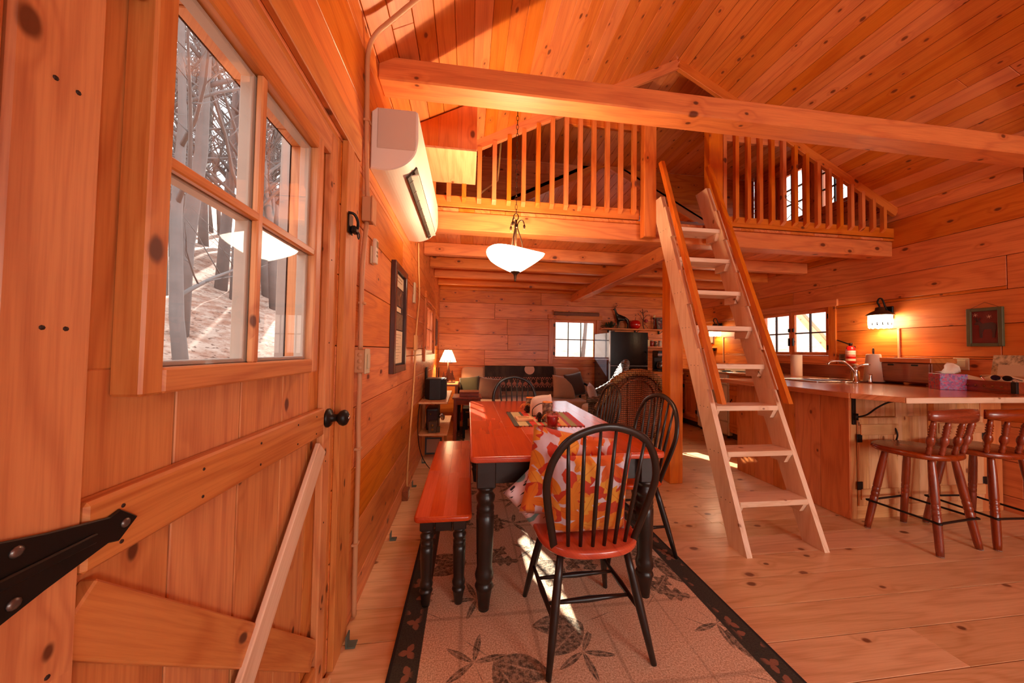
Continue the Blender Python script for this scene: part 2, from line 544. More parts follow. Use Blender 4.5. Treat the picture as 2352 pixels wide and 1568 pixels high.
# dormer cheeks behind (facing the viewer) and closing pieces over the loft edge
for sg, nm in ((-1, 'wall_cheek_left'), (1, 'wall_cheek_right')):
    xe = XL if sg < 0 else XR
    tri = [(XM, ZD), (xe, ZD), (xe, ZW)]
    if sg > 0: tri = tri[::-1]
    tri = [(XM+sg*(ZR-ZD)/SL, ZD), (xe, ZD), (xe, ZW)]
    for y in (YDO+0.03, YLO-0.012):
        nn = nm if y > 4 else nm.replace('cheek', 'header')
        vs = [(x, y, z) for x, z in tri]+[(x, y+0.02, z) for x, z in tri]
        g = tag(link(nn, mesh(nn, vs, [(0, 1, 2), (5, 4, 3), (0, 3, 4, 1), (1, 4, 5, 2), (2, 5, 3, 0)]), GAP), kind='structure')
        if y > 4: plank_poly('plank', g, tri, YDO, 1, 'wall')
# floor: wide boards running across the room
fl = tag(joinmesh('floor', [bxv(XL-0.13, XR+0.13, YF-0.13, YB+0.13, -0.12, -0.021)], GAP), kind='structure')
y = YF; k = 0
while y < YB-0.001:
    w_ = 0.198
    y1 = min(y+w_, YB)
    j = XL+RN.uniform(1.2, 3.9)
    for a, b in ((XL, j), (j, XR)):
        bx('plank', a+0.001, b-0.001, y+0.0016, y1-0.0016, -0.022, 0.0, wood('floor', 'X'), fl, 0.001)
    y = y1; k += 1
# ceiling: narrow matched boards along the house, two slopes and the flat dormer bays
def slope_boards(name, sg, y0, y1, split, seed):
    rn = random.Random(seed)
    xe = XL if sg < 0 else XR
    L = math.hypot(xe-XM, ZR-ZW)
    d = Vector((sg*math.cos(math.atan(SL)), 0, -math.sin(math.atan(SL))))
    nrm = Vector((d.z*sg, 0, -d.x*sg))
    if nrm.z > 0: nrm = -nrm       # towards the room
    w_ = 0.118
    nb = int(L/w_+0.999)
    up = -nrm
    p = [(XM, y0), (XM, y1)]
    a0, a1 = Vector((XM, y0, ZR)), Vector((XM, y1, ZR))
    e0, e1 = a0+d*(L+0.12), a1+d*(L+0.12)
    off, o2 = up*0.02, up*0.07
    vs = [a0+off, a1+off, e1+off, e0+off, a0+o2, a1+o2, e1+o2, e0+o2]
    cl = tag(link(name, mesh(name, vs, [(0, 1, 2, 3), (7, 6, 5, 4), (0, 4, 5, 1), (1, 5, 6, 2), (2, 6, 7, 3), (3, 7, 4, 0)]), OUTW), kind='structure')
    for i in range(nb):
        s0 = i*w_; s1 = min((i+1)*w_, L+0.02)
        c = Vector((XM, 0, ZR))+d*((s0+s1)/2)+up*0.009
        cuts = [y0]
        if split:
            cuts.append(rn.uniform(y0+1.0, y1-1.0))
        cuts.append(y1)
        for q in range(len(cuts)-1):
            ya, yb = cuts[q]+0.0006, cuts[q+1]-0.0006
            m = Matrix((d, Vector((0, 1, 0)), d.cross(Vector((0, 1, 0))))).transposed().to_4x4()
            m.translation = Vector((c.x, (ya+yb)/2, c.z))
            link('board', boxmesh(s1-s0-0.0026, yb-ya, 0.018, 0.0025, wood('ceil', 'Y')), None, cl, m)
    return cl
slope_boards('ceiling', -1, YF, YLO, True, 1)
slope_boards('ceiling', 1, YF, YLO, True, 2)
slope_boards('ceiling', -1, YDO, YB, False, 3)
slope_boards('ceiling', 1, YDO, YB, False, 4)
cd_ = tag(joinmesh('ceiling_dormer', [bxv(XL-0.13, XR+0.13, YLO-0.02, YDO+0.05, ZD+0.018, ZD+0.08)], OUTW), kind='structure')
x = XL
while x < XR-0.001:
    x1 = min(x+0.118, XR)
    bx('board', x+0.0006, x1-0.0006, YLO, YDO, ZD, ZD+0.018, wood('ceil', 'Y'), cd_, 0.0045)
    x = x1
# rake boards where the loft bays begin and end
n = 1
for y in (YLO-0.03, YDO-0.03):
    for sg in (-1, 1):
        xe = XL if sg < 0 else XR
        hgt = 0.105
        p0 = Vector((XM, y, ZR-0.044)); p1 = Vector((xe, y, ZW-0.044))
        up = Vector((0, 1, 0))
        t = tag(bar('trim_%d' % n, p0, p1, hgt*0.9, 0.038, wood('beam', 'X'), None, (0, 1, 0)), kind='structure')
        n += 1
# ------------------------------------------------------------------ windows
def window(num, plane, c, sgn, rect, cols, rows, sashes=1, casing=0.085, wkind='wall', muntin_mat=None, depth=0.13, case=True, label=None):
    u0, u1, z0, z1 = rect
    nm = 'window_%d' % num
    def B(name, a, b, d, e, near, far, mat, parent, bev=0.003):
        lo, hi = sorted((c+sgn*near, c+sgn*far))
        if plane == 'X': return bx(name, lo, hi, a, b, d, e, mat, parent, bev)
        return bx(name, a, b, lo, hi, d, e, mat, parent, bev)
    base = ((c, (u0+u1)/2, z0) if plane == 'X' else ((u0+u1)/2, c, z0))
    w = empty(nm, base, kind='structure')
    H = 'Y' if plane == 'X' else 'X'
    if case:
        B('casing', u0-casing, u0, z0-casing, z1, 0.022, 0, wood(wkind, 'Z'), w)
        B('casing', u1, u1+casing, z0-casing, z1, 0.022, 0, wood(wkind, 'Z'), w)
        B('casing', u0-casing-0.02, u1+casing+0.02, z1, z1+casing, 0.026, 0, wood(wkind, H), w)
        B('casing', u0, u1, z0-casing, z0, 0.022, 0, wood(wkind, H), w)
    # jambs through the wall
    B('jamb', u0-0.001, u0+0.014, z0, z1, -0.002, -depth, wood(wkind, 'Z'), w)
    B('jamb', u1-0.014, u1+0.001, z0, z1, -0.002, -depth, wood(wkind, 'Z'), w)
    B('jamb', u0, u1, z1-0.014, z1+0.001, -0.002, -depth, wood(wkind, H), w)
    B('jamb', u0, u1, z0-0.001, z0+0.014, -0.002, -depth, wood(wkind, H), w)
    sw = (u1-u0-0.03)/sashes
    mm = muntin_mat or wood(wkind, 'Z')
    for q in range(sashes):
        a, b = u0+0.015+q*sw, u0+0.015+(q+1)*sw
        d, e = z0+0.015, z1-0.015
        f = 0.042
        B('stile', a, a+f, d, e, -0.012, -0.047, wood(wkind, 'Z'), w)
        B('stile', b-f, b, d, e, -0.012, -0.047, wood(wkind, 'Z'), w)
        B('sash_rail', a+f, b-f, d, d+f, -0.012, -0.047, wood(wkind, H), w)
        B('sash_rail', a+f, b-f, e-f, e, -0.012, -0.047, wood(wkind, H), w)
        ga, gb, gd, ge = a+f, b-f, d+f, e-f
        for i in range(1, cols):
            x = ga+(gb-ga)*i/cols
            B('muntin', x-0.009, x+0.009, gd, ge, -0.018, -0.044, mm, w, 0.002)
        for j in range(1, rows):
            z = gd+(ge-gd)*j/rows
            B('muntin', ga, gb, z-0.009, z+0.009, -0.0185, -0.0435, mm, w, 0.002)
        for i in range(cols):
            for j in range(rows):
                B('pane', ga+(gb-ga)*i/cols+0.0005, ga+(gb-ga)*(i+1)/cols-0.0005, gd+(ge-gd)*j/rows+0.0005, gd+(ge-gd)*(j+1)/rows-0.0005, -0.029, -0.032, GLASS, w, 0.0)
        for z in (d+0.1, e-0.1):   # black hinges
            uu = a if q == 0 else b
            B('hinge', uu-0.022, uu+0.022, z-0.03, z+0.03, -0.004, -0.012, BLACK, w, 0.001)
    if sashes == 2:
        um = (u0+u1)/2
        for sg in (-1, 1):
            B('latch', um+sg*0.03-0.012, um+sg*0.03+0.012, (z0+z1)/2+0.02, (z0+z1)/2+0.07, 0.004, -0.012, BLACK, w, 0.002)
            B('pull', um+sg*0.03-0.007, um+sg*0.03+0.007, z0+0.14, z0+0.25, 0.012, -0.012, BLACK, w, 0.003)
    return w
DKM = plain('dark_muntin', C(60,40,30), 0.5)
window(1, 'X', XL, 1, H_W1, 3, 2)
w2 = window(2, 'Y', YB, -1, H_W2, 3, 2, muntin_mat=DKM)
bx('blind_roll', 1.6, 2.5, YB-0.075, YB-0.027, 1.97, 2.03, plain('rolled_blind', C(120,72,52), 0.7), w2, 0.012, 2)
bx('head_shelf', 1.58, 2.5, YB-0.09, YB-0.001, 2.04, 2.065, wood('wall', 'X'), w2)
window(3, 'X', XR, -1, H_W3, 2, 2, sashes=2, muntin_mat=DKM)
window(4, 'X', XR, -1, H_W4[0], 2, 3, casing=0.06, muntin_mat=DKM)
window(5, 'X', XR, -1, H_W4[1], 2, 3, casing=0.06, muntin_mat=DKM)
window(6, 'Y', YF, 1, H_F[0], 2, 2, sashes=2)
window(7, 'Y', YF, 1, H_F[1], 2, 2, sashes=2)
window(8, 'X', XL, 1, H_W4[0], 2, 3, casing=0.06, muntin_mat=DKM)  # unseen left dormer window, added to bring light into the loft
window(9, 'X', XL, 1, H_W4[1], 2, 3, casing=0.06, muntin_mat=DKM)  # second unseen dormer window, added for loft light
window(10, 'Y', YB, -1, (XM-0.42, XM+0.42, ZW+0.03, ZW+0.74), 3, 2, casing=0.05, muntin_mat=DKM)
window(11, 'Y', YF, 1, (XM-0.42, XM+0.42, ZW+0.03, ZW+0.74), 3, 2, casing=0.05, muntin_mat=DKM)
# ------------------------------------------------------------------ the plank door beside the viewer
def build_door():
    d = empty('door_1', (XL, 0.92, 0), kind='structure')
    D = lambda name, y0, y1, z0, z1, x0, x1, ax, bev=0.003, par=None: bx(name, x0, x1, y0, y1, z0, z1, wood('door', ax), par or d, bev)
    ys = [0.447, 0.56, 0.725, 0.912, 1.10, 1.27, 1.395]
    for i in range(6):
        a, b = ys[i]+0.002, ys[i+1]-0.002
        for (u0, u1, z0, z1) in sub_rects((a, b, 0.015, 2.105), [(0.641, 1.186, 1.242, 1.955)]):
            D('board', u0, u1, z0, z1, -0.60, -0.558, 'Z', 0.0018)
    bx('back_sheet', -0.604, -0.601, 0.449, 0.6405, 0.016, 2.104, GAP, d, 0); bx('back_sheet', -0.604, -0.601, 1.1865, 1.394, 0.016, 2.104, GAP, d, 0); bx('back_sheet', -0.604, -0.601, 0.6405, 1.1865, 0.016, 1.2415, GAP, d, 0); bx('back_sheet', -0.604, -0.601, 0.6405, 1.1865, 1.9555, 2.104, GAP, d, 0)
    D('stile', 0.447, 0.548, 0.015, 2.105, -0.558, -0.530, 'Z', 0.005)
    D('stile', 1.335, 1.395, 0.015, 2.105, -0.558, -0.530, 'Z', 0.005)
    D('rail', 0.549, 1.334, 0.955, 1.055, -0.558, -0.528, 'Y', 0.005)
    D('rail', 0.549, 1.334, 2.02, 2.105, -0.558, -0.530, 'Y', 0.005)
    D('rail', 0.549, 1.334, 0.015, 0.115, -0.558, -0.530, 'Y', 0.005)
    bar('brace', (-0.546, 0.545, 0.905), (-0.546, 1.325, 0.16), 0.086, 0.024, wood('door', 'X'), d, (1, 0, 0), 0.003)
    bar('brace', (-0.531, 1.318, 0.915), (-0.531, 0.66, 0.145), 0.075, 0.016, wood('pale', 'X'), d, (1, 0, 0), 0.003)
    # window in the upper half
    gx, cf = -0.534, -0.512
    D('window_casing', 0.600, 0.641, 1.198, 2.0, -0.558, cf, 'Z', 0.004)
    D('window_casing', 1.186, 1.226, 1.198, 2.0, -0.558, cf, 'Z', 0.004)
    D('window_casing', 0.641, 1.186, 1.198, 1.242, -0.558, cf, 'Y', 0.004)
    D('window_casing', 0.641, 1.186, 1.955, 2.0, -0.558, cf, 'Y', 0.004)
    D('muntin', 0.883, 0.903, 1.242, 1.955, gx+0.0015, cf-0.004, 'Z', 0.003)
    D('muntin', 0.641, 1.186, 1.588, 1.610, gx+0.0015, cf-0.0045, 'Y', 0.003)
    grey = plain('weathered_sash', C(196,180,166), 0.6, 0, 0.15, 12)
    for (a, b) in ((0.642, 0.652), (0.878, 0.908), (1.172, 1.185)):
        bx('outer_stop', -0.566, gx-0.0025, a, b, 1.243, 1.954, grey, d, 0.002)
    for (a, b) in ((1.243, 1.252), (1.585, 1.613), (1.944, 1.954)):
        bx('outer_stop', -0.565, gx-0.003, 0.642, 1.185, a, b, grey, d, 0.002)
    for (a, b) in ((0.641, 0.893), (0.893, 1.186)):
        for (z0, z1) in ((1.242, 1.599), (1.599, 1.955)):
            bx('pane', gx-0.0015, gx+0.0015, a+0.0005, b-0.0005, z0+0.0005, z1-0.0005, GLASS, d, 0.0)
    # strap hinges
    for zc in (1.005, 1.86):
        poly = [(0.405, -0.052), (0.452, -0.05), (0.50, -0.036), (0.575, -0.019), (0.590, -0.024), (0.618, 0.0), (0.590, 0.024), (0.575, 0.019), (0.50, 0.036), (0.452, 0.05), (0.405, 0.052)]
        xo = -0.5275 if zc < 1.5 else -0.5295
        h = extrude('strap_hinge', [(p[0], p[1]) for p in poly], 0.006, BLACK, d, frame_mat((xo, 0, zc), (0, 1, 0), (0, 0, 1)), 0.0015)
        bar('rib', (xo+0.008, 0.45, zc), (xo+0.008, 0.555, zc), 0.014, 0.006, BLACK, h, (1, 0, 0), 0.002)
        sc = plain('screw_head', C(120,112,108), 0.35, 0.8)
        for (yy, zz) in ((0.470, 0.03), (0.470, -0.03), (0.545, 0.0), (0.597, 0.0)):
            lathe('screw', [(0.0, 0.007), (0.002, 0.007), (0.004, 0.004), (0.0042, 0.0015)], sc, h, (xo+0.0055, yy, zc+zz), (xo+1, yy, zc+zz), 10)
        bx('pin_plate', xo, xo+0.006, 0.36, 0.405, zc-0.10, zc+0.10, BLACK, h, 0.001)
    # nail heads along rails and stiles
    nail = plain('nail_head', C(52,26,16), 0.6)
    for (yy, zz) in [(0.60, 1.03), (0.60, 0.975), (0.76, 1.03), (0.76, 0.975), (0.95, 1.03), (0.95, 0.975), (1.14, 1.035), (1.14, 0.975), (1.27, 1.035), (1.27, 0.975)]:
        lathe('nail', [(0, 0.0035), (0.0015, 0.003)], nail, d, (-0.5285, yy, zz), (0, yy, zz), 7)
    for yy in (0.49, 0.515, 1.36):
        for zz in (0.3, 0.62, 0.85, 1.3, 1.62, 1.92):
            lathe('nail', [(0, 0.0035), (0.0015, 0.003)], nail, d, (-0.5305, yy, zz), (0, yy, zz), 7)
    # knob
    kb = lathe('door_knob', [(0.0, 0.036), (0.006, 0.036), (0.012, 0.031), (0.016, 0.016), (0.034, 0.013), (0.040, 0.018), (0.048, 0.027), (0.060, 0.031), (0.070, 0.027), (0.076, 0.016), (0.078, 0.002)], BLACK, d, (-0.53, 1.366, 1.012), (1, 1.366, 1.012), 20)
    lathe('key_rose', [(0, 0.008), (0.003, 0.008), (0.004, 0.004)], CHROME, kb, (-0.4525, 1.366, 1.012), (1, 1.366, 1.012), 12)
    # frame boards round the opening
    t = tag(bx('trim_5', XL, XL+0.024, 1.43, 1.51, 0.0, 2.14, wood('door', 'Z')), kind='structure')
    t = tag(bx('trim_6', XL, XL+0.018, 1.513, 1.60, 0.0, 2.14, wood('door', 'Z')), kind='structure')
    t = tag(bx('trim_7', XL, XL+0.024, 0.33, 1.60, 2.142, 2.255, wood('door', 'Y')), kind='structure')
    t = tag(bx('trim_8', XL, XL+0.024, 0.33, 0.42, 0.0, 2.14, wood('door', 'Z')), kind='structure')
    tag(bx('trim_9', -0.66, -0.532, 1.398, 1.428, 0.0, 2.13, wood('door', 'Z')), kind='structure')
    tag(bx('trim_10', -0.66, -0.532, 0.42, 0.444, 0.0, 2.13, wood('door', 'Z')), kind='structure')
    tag(bx('trim_11', -0.66, -0.532, 0.444, 1.398, 2.108, 2.14, wood('door', 'Y')), kind='structure')
    tag(bx('trim_12', -0.66, -0.50, 0.444, 1.398, -0.02, 0.013, wood('floor', 'Y')), kind='structure')
build_door()
# ------------------------------------------------------------------ timbers
tb = tag(bx('tie_beam', XL, XR, 1.90, 2.05, 2.79, 2.925, wood('beam', 'X'), None, 0.008), 'long square pine tie beam spanning the room below the ceiling', 'beam')
lp = empty('loft_platform', (XM, 4.6, 2.36), 'pine loft platform of joists and floor boards over the sitting area', 'loft')
bx('front_beam', XL+0.002, XR-0.002, 3.0, 3.14, 2.36, 2.522, wood('beam', 'X'), lp, 0.006)
for y in (3.95, 4.55, 5.14, 5.73):
    bx('joist', XL+0.002, XR-0.002, y-0.045, y+0.045, 2.385, 2.522, wood('beam', 'X'), lp, 0.005)
bx('ledger', XL+0.002, XR-0.002, 6.12, 6.198, 2.385, 2.522, wood('beam', 'X'), lp, 0.004)
x = XL+0.002
while x < XR-0.01:
    x1 = min(x+0.1403, XR-0.002)
    bx('deck_board', x+0.0008, x1-0.0008, 2.985, 6.198, 2.524, 2.548, wood('wall', 'Y'), lp, 0.002)
    x = x1
tag(bx('girder', 1.95, 2.09, 3.06, 6.198, 2.236, 2.383, wood('beam', 'Y'), None, 0.006), 'long pine girder running back under the loft joists to the wall', 'beam')
tag(bx('support_post', 1.985, 2.125, 3.07, 3.21, 0.0, 2.235, wood('beam', 'Z'), None, 0.006), 'square pine post standing behind the ladder, carrying the loft', 'post')
def railing(x0, x1, post, first, label):
    r = empty('loft_railing', ((x0+x1)/2, 3.0, 2.55), label, 'railing', 'loft railings')
    bm_ = wood('beam', 'X'); bz = wood('beam', 'Z')
    bx('bottom_rail', x0, x1, 2.985, 3.022, 2.56, 2.66, bm_, r)
    # the level top rail runs out where it meets the rake board
    zt = 3.475
    if x0 < XM: t0, t1 = XM-(ZR-0.11-zt)/SL, x1
    else: t0, t1 = x0, XM+(ZR-0.11-zt)/SL
    bx('top_rail', t0, t1, 2.985, 3.022, 3.425, 3.51, bm_, r)
    x = first
    stp = 0.1335
    while x < x1-0.03 and x > x0+0.0:
        top = min(3.49, roofz(x)-0.075)
        if not (x0 < XM and x < 0.0):
            top = top
        else:
            top = min(top, 2.765)
        if top > 2.68:
            w_, d_ = 0.038, 0.036
            poly = [(-w_/2, 0), (0, -0.0), (w_/2, 0)]
            vs, fs = bxv(-w_/2, w_/2, -d_/2, d_/2, 0.0, top-2.60)
            for q in (0, 1): vs[q] = (vs[q][0], vs[q][1], vs[q][2]+0.03)   # bevelled foot
            o = link('baluster', mesh('baluster', vs, fs), bz, r, Matrix.Translation((x, 2.965, 2.60)))
        x += stp
    bx('newel', post[0], post[1], 2.90, 2.983, 2.37, 3.56, bz, r, 0.006)
    return r
railing(XL, 1.61, (1.612, 1.735), -0.463, 'pine loft railing to the left of the ladder')
railing(2.43, XR, (2.285, 2.428), 2.488, 'pine loft railing to the right of the ladder')
# boxed chase in the corner under the left slope
bc = empty('boxed_chase', (-0.25, 2.7, 2.76), 'boxed pine chase hanging under the sloped ceiling beside the wall air conditioner', 'box')
for i in range(4):
    a = XL+i*(0.565/4); b = a+0.565/4-0.0008
    vs = [(a, 2.46, 2.775), (b, 2.46, 2.775), (b, 2.46, roofz(b)-0.012), (a, 2.46, roofz(a)-0.012)]
    vs += [(x, 2.482, z) for x, _, z in vs]
    cx = (a+b)/2
    link('front_board', mesh('front_board', [(v[0]-cx, v[1], v[2]) for v in vs], [(0, 1, 2, 3), (7, 6, 5, 4), (0, 4, 5, 1), (1, 5, 6, 2), (2, 6, 7, 3), (3, 7, 4, 0)]), wood('beam', 'Z'), bc, Matrix.Translation((cx, 0, 0)))
vs = [(0.012, 2.483, 2.775), (0.034, 2.483, 2.775), (0.034, 2.955, 2.775), (0.012, 2.955, 2.775), (0.012, 2.483, roofz(0.012)-0.013), (0.034, 2.483, roofz(0.034)-0.013), (0.034, 2.955, roofz(0.034)-0.013), (0.012, 2.955, roofz(0.012)-0.013)]
link('side_board', mesh('side_board', vs, [(0, 3, 2, 1), (4, 5, 6, 7), (0, 1, 5, 4), (1, 2, 6, 5), (2, 3, 7, 6), (3, 0, 4, 7)]), wood('beam', 'Y'), bc)
bx('bottom_board', XL, 0.036, 2.455, 2.957, 2.755, 2.774, wood('cabl', 'Y'), bc)  # paler wood than the sides: lamplight on the underside put into the colour
# ================================================================== dining corner
def leafmask(s, uv, scale, amp, lobes, size, seed=0.0, rot=True):
    """scattered leaf outlines: returns (mask, random, vein)"""
    v = s.n('VectorMath', {0: uv, 1: (seed, seed*1.7, 0)}, operation='ADD').outputs[0]
    vo = s.n('TexVoronoi', {'Vector': v, 'Scale': scale, 'Randomness': 0.75}, voronoi_dimensions='2D')
    sc = s.n('VectorMath', {0: vo.outputs['Position']}, operation='SCALE'); sc.inputs['Scale'].default_value = 1.0
    d = s.n('VectorMath', {0: v, 1: sc.outputs[0]}, operation='SUBTRACT').outputs[0]
    dx, dy, _ = s.xyz(d)
    rr, rg, rb = s.xyz(vo.outputs['Color'])
    th = s.ma('ADD', s.ma('ARCTAN2', dy, dx), s.ma('MULTIPLY', rr, 6.28))
    r = s.ma('MULTIPLY', s.ma('SQRT', s.ma('ADD', s.ma('MULTIPLY', dx, dx), s.ma('MULTIPLY', dy, dy))), scale)
    lob = s.ma('POWER', s.ma('ABSOLUTE', s.ma('COSINE', s.ma('MULTIPLY', th, lobes/2.0))), 1.6)
    small = s.ma('MULTIPLY', s.ma('ABSOLUTE', s.ma('COSINE', s.ma('MULTIPLY', th, lobes*1.5))), 0.12)
    edge = s.ma('MULTIPLY', s.ma('ADD', s.ma('MULTIPLY_ADD', lob, amp, 1.0-amp), small), size)
    mask = s.mr(s.ma('SUBTRACT', edge, r), 0.0, 0.03)
    vein = s.mr(s.ma('ABSOLUTE', s.ma('SINE', s.ma('MULTIPLY', th, lobes/2.0))), 0.0, 0.10, 1.0, 0.0)
    return mask, rg, vein
def cells(s, uv, scale, seed, rnds=0.75):
    v = s.n('VectorMath', {0: uv, 1: (seed, seed*1.7, 0)}, operation='ADD').outputs[0]
    vo = s.n('TexVoronoi', {'Vector': v, 'Scale': scale, 'Randomness': rnds}, voronoi_dimensions='2D')
    d = s.n('VectorMath', {0: v, 1: vo.outputs['Position']}, operation='SUBTRACT').outputs[0]
    dx, dy, _ = s.xyz(d)
    rr, rg, rb = s.xyz(vo.outputs['Color'])
    return s.ma('MULTIPLY', dx, scale), s.ma('MULTIPLY', dy, scale), rr, rg, rb
def leaf2(s, dx, dy, ang, L, W_, lob, start=0.0, amp=0.35):
    c, n_ = s.ma('COSINE', ang), s.ma('SINE', ang)
    u = s.ma('MULTIPLY_ADD', s.ma('ADD', s.ma('MULTIPLY', dx, c), s.ma('MULTIPLY', dy, n_)), 1.0/L, start)
    v = s.ma('DIVIDE', s.ma('SUBTRACT', s.ma('MULTIPLY', dy, c), s.ma('MULTIPLY', dx, n_)), L)
    uu = s.ma('MINIMUM', s.ma('MAXIMUM', u, 0.0), 1.0)
    w = s.ma('MULTIPLY', s.ma('POWER', s.ma('MAXIMUM', s.ma('SINE', s.ma('MULTIPLY', uu, 3.1416)), 0.0), 0.8), W_)
    w = s.ma('MULTIPLY', w, s.ma('MULTIPLY_ADD', s.ma('SINE', s.ma('MULTIPLY', uu, lob)), amp, 1.0))
    av = s.ma('ABSOLUTE', v)
    m = s.mr(s.ma('SUBTRACT', w, av), 0.0, 0.02)
    rib = s.mr(av, 0.0, 0.025, 1.0, 0.0)
    return m, rib
def leaf_fabric():
    s = NT('maple_leaf_fabric')
    uv = s.vec(*s.xyz(s.obj())[:2])
    nz = s.noise(uv, 30, 2)
    col = s.mix(nz, C(236,222,226), C(214,190,204))
    pal = [(0.0, C(206,30,20)), (0.34, C(196,36,22)), (0.42, C(226,96,24)), (0.7, C(236,140,30)), (1.0, C(222,84,24))]
    gold = [(0.0, C(236,150,36)), (0.5, C(240,170,60)), (1.0, C(224,110,30))]
    dx, dy, rr, rg, rb = cells(s, uv, 9.0, 2.2)
    m, rib = leaf2(s, dx, dy, s.ma('MULTIPLY', rr, 6.28), 0.95, 0.26, 0.0, 0.45)
    c = s.mix(s.ma('MULTIPLY', rib, 0.5), s.ramp(rg, gold), C(176,70,24))
    col = s.mix(m, col, c)
    for (sc, amp, lo, sz, sd) in ((5.5, 0.66, 5, 0.62, 0.3), (6.5, 0.66, 5, 0.5, 4.1)):
        m, r, v = leafmask(s, uv, sc, amp, lo, sz, sd)
        m = s.ma('MULTIPLY', m, s.ma('LESS_THAN', r, 0.8))
        c = s.ramp(r, pal)
        c = s.mix(s.ma('MULTIPLY', v, 0.3), c, C(150,40,20))
        c = s.mix(s.ma('MULTIPLY', nz, 0.15), c, C(244,176,60))
        col = s.mix(m, col, c)
    dx, dy, rr, rg, rb = cells(s, uv, 7.0, 9.1)
    m, rib = leaf2(s, dx, dy, s.ma('MULTIPLY', rr, 6.28), 0.8, 0.27, 24.0, 0.45, 0.4)
    m = s.ma('MULTIPLY', m, s.ma('LESS_THAN', rg, 0.6))
    c = s.mix(s.ma('MULTIPLY', rib, 0.5), s.ramp(rb, gold), C(176,70,24))
    col = s.mix(m, col, c)
    p = s.bsdf(col, 0.75)
    p.inputs['Sheen Weight'].default_value = 0.1
    return s.m
LEAF = leaf_fabric()
def birch_fabric():
    s = NT('birch_print_fabric')
    uv = s.xyz(s.obj())
    nz = s.noise(s.vec(s.ma('MULTIPLY', uv[0], 14), s.ma('MULTIPLY', uv[1], 60), 0), 1, 2)
    col = s.mix(s.mr(nz, 0.58, 0.62), C(232,212,216), C(30,30,36))
    n2 = s.noise(s.vec(s.ma('MULTIPLY', uv[0], 9), s.ma('MULTIPLY', uv[1], 22), 3), 1, 1)
    col = s.mix(s.mr(n2, 0.6, 0.63), col, C(120,176,180))
    s.bsdf(col, 0.8)
    return s.m
def rug_mat(w, l, name):
    s = NT(name)
    x, y, z = s.xyz(s.obj())
    uv = s.vec(x, y)
    pile = s.noise(uv, 150, 3, 0.7)
    base = s.mix(s.noise(uv, 5, 3), C(250,226,194), C(238,208,174))
    base = s.mix(s.mr(pile, 0.35, 0.65), base, C(196,156,120))
    green = s.mix(s.mr(pile, 0.3, 0.7), C(70,66,54), C(48,46,40))
    wob = s.n('VectorMath', {0: uv, 1: s.n('TexNoise', {'Vector': uv, 'Scale': 14.0}).outputs['Color']}, operation='ADD').outputs[0]
    col = base
    mott = s.ma('MULTIPLY_ADD', s.mr(s.noise(uv, 45, 3, 0.7), 0.35, 0.65), 0.5, 0.42)
    for (sc, sd, den, L, Wd, lob, n_, spread) in ((2.3, 0.4, 0.62, 0.40, 0.24, 22.0, 3, 1.05), (1.9, 3.3, 0.55, 0.46, 0.26, 0.0, 2, 0.7), (2.9, 6.4, 0.5, 0.42, 0.11, 0.0, 4, 1.2)):
        dx, dy, rr, rg, rb = cells(s, uv, sc, sd, 0.6)
        base_a = s.ma('MULTIPLY', rr, 6.28)
        allm = None
        for k in range(n_):
            a = s.ma('ADD', base_a, (k-(n_-1)/2)*spread)
            m, rib = leaf2(s, dx, dy, a, L, Wd, lob, 0.02)
            m = s.ma('MULTIPLY', m, s.ma('MULTIPLY_ADD', rib, -0.55, 1.0))
            allm = m if allm is None else s.ma('MAXIMUM', allm, m)
        stem, _ = leaf2(s, dx, dy, s.ma('ADD', base_a, 3.1416), 0.38, 0.02, 0.0)
        allm = s.ma('MAXIMUM', allm, stem)
        allm = s.ma('MULTIPLY', s.ma('MULTIPLY', allm, s.ma('LESS_THAN', rg, den)), mott)
        col = s.mix(allm, col, green)
    # fold lines left from rolling
    for q, per, off in ((x, 0.33, 0.1), (y, 0.40, 0.05)):
        f = s.ma('ABSOLUTE', s.ma('SUBTRACT', s.ma('FRACT', s.ma('ADD', s.ma('DIVIDE', q, per), off+10.0)), 0.5))
        f = s.ma('ADD', f, s.ma('MULTIPLY_ADD', s.noise(uv, 3, 1), 0.08, -0.04))
        col = s.mix(s.mr(f, 0.0, 0.035, 0.34, 0.0), col, C(120,84,58))
    # border band with small leaf sprigs
    ex = s.ma('SUBTRACT', w/2, s.ma('ABSOLUTE', x)); ey = s.ma('SUBTRACT', l/2, s.ma('ABSOLUTE', y))
    e = s.ma('MINIMUM', ex, ey)
    band = s.mr(e, 0.118, 0.122, 1.0, 0.0)
    bc = green
    m, r, v = leafmask(s, uv, 9.0, 0.7, 3, 0.34, 1.2)
    m = s.ma('MULTIPLY', m, s.mr(s.ma('ABSOLUTE', s.ma('SUBTRACT', e, 0.06)), 0.02, 0.045, 1.0, 0.0))
    bc = s.mix(s.ma('MULTIPLY', m, 0.7), bc, C(170,112,84))
    bc = s.mix(s.mr(e, 0.012, 0.016, 1.0, 0.0), bc, C(34,30,28))
    col = s.mix(band, col, bc)
    p = s.bsdf(col, 0.95)
    s.bump(p, pile, 0.5, 0.006)
    return s.m
def rug(cx, cy, w, l, name, label):
    o = box('rug', (cx, cy, 0.0065), (w, l, 0.012), rug_mat(w, l, name), None, None, 0.004, 2)
    tag(o, label, 'rug')
rug(0.52, 2.25, 1.62, 3.3, 'rug_pile', 'tan area rug with leaf sprigs and a dark green border under the dining table')
rug(1.0, 5.05, 2.3, 1.2, 'rug_pile_back', 'leaf patterned rug lying in front of the sofa')
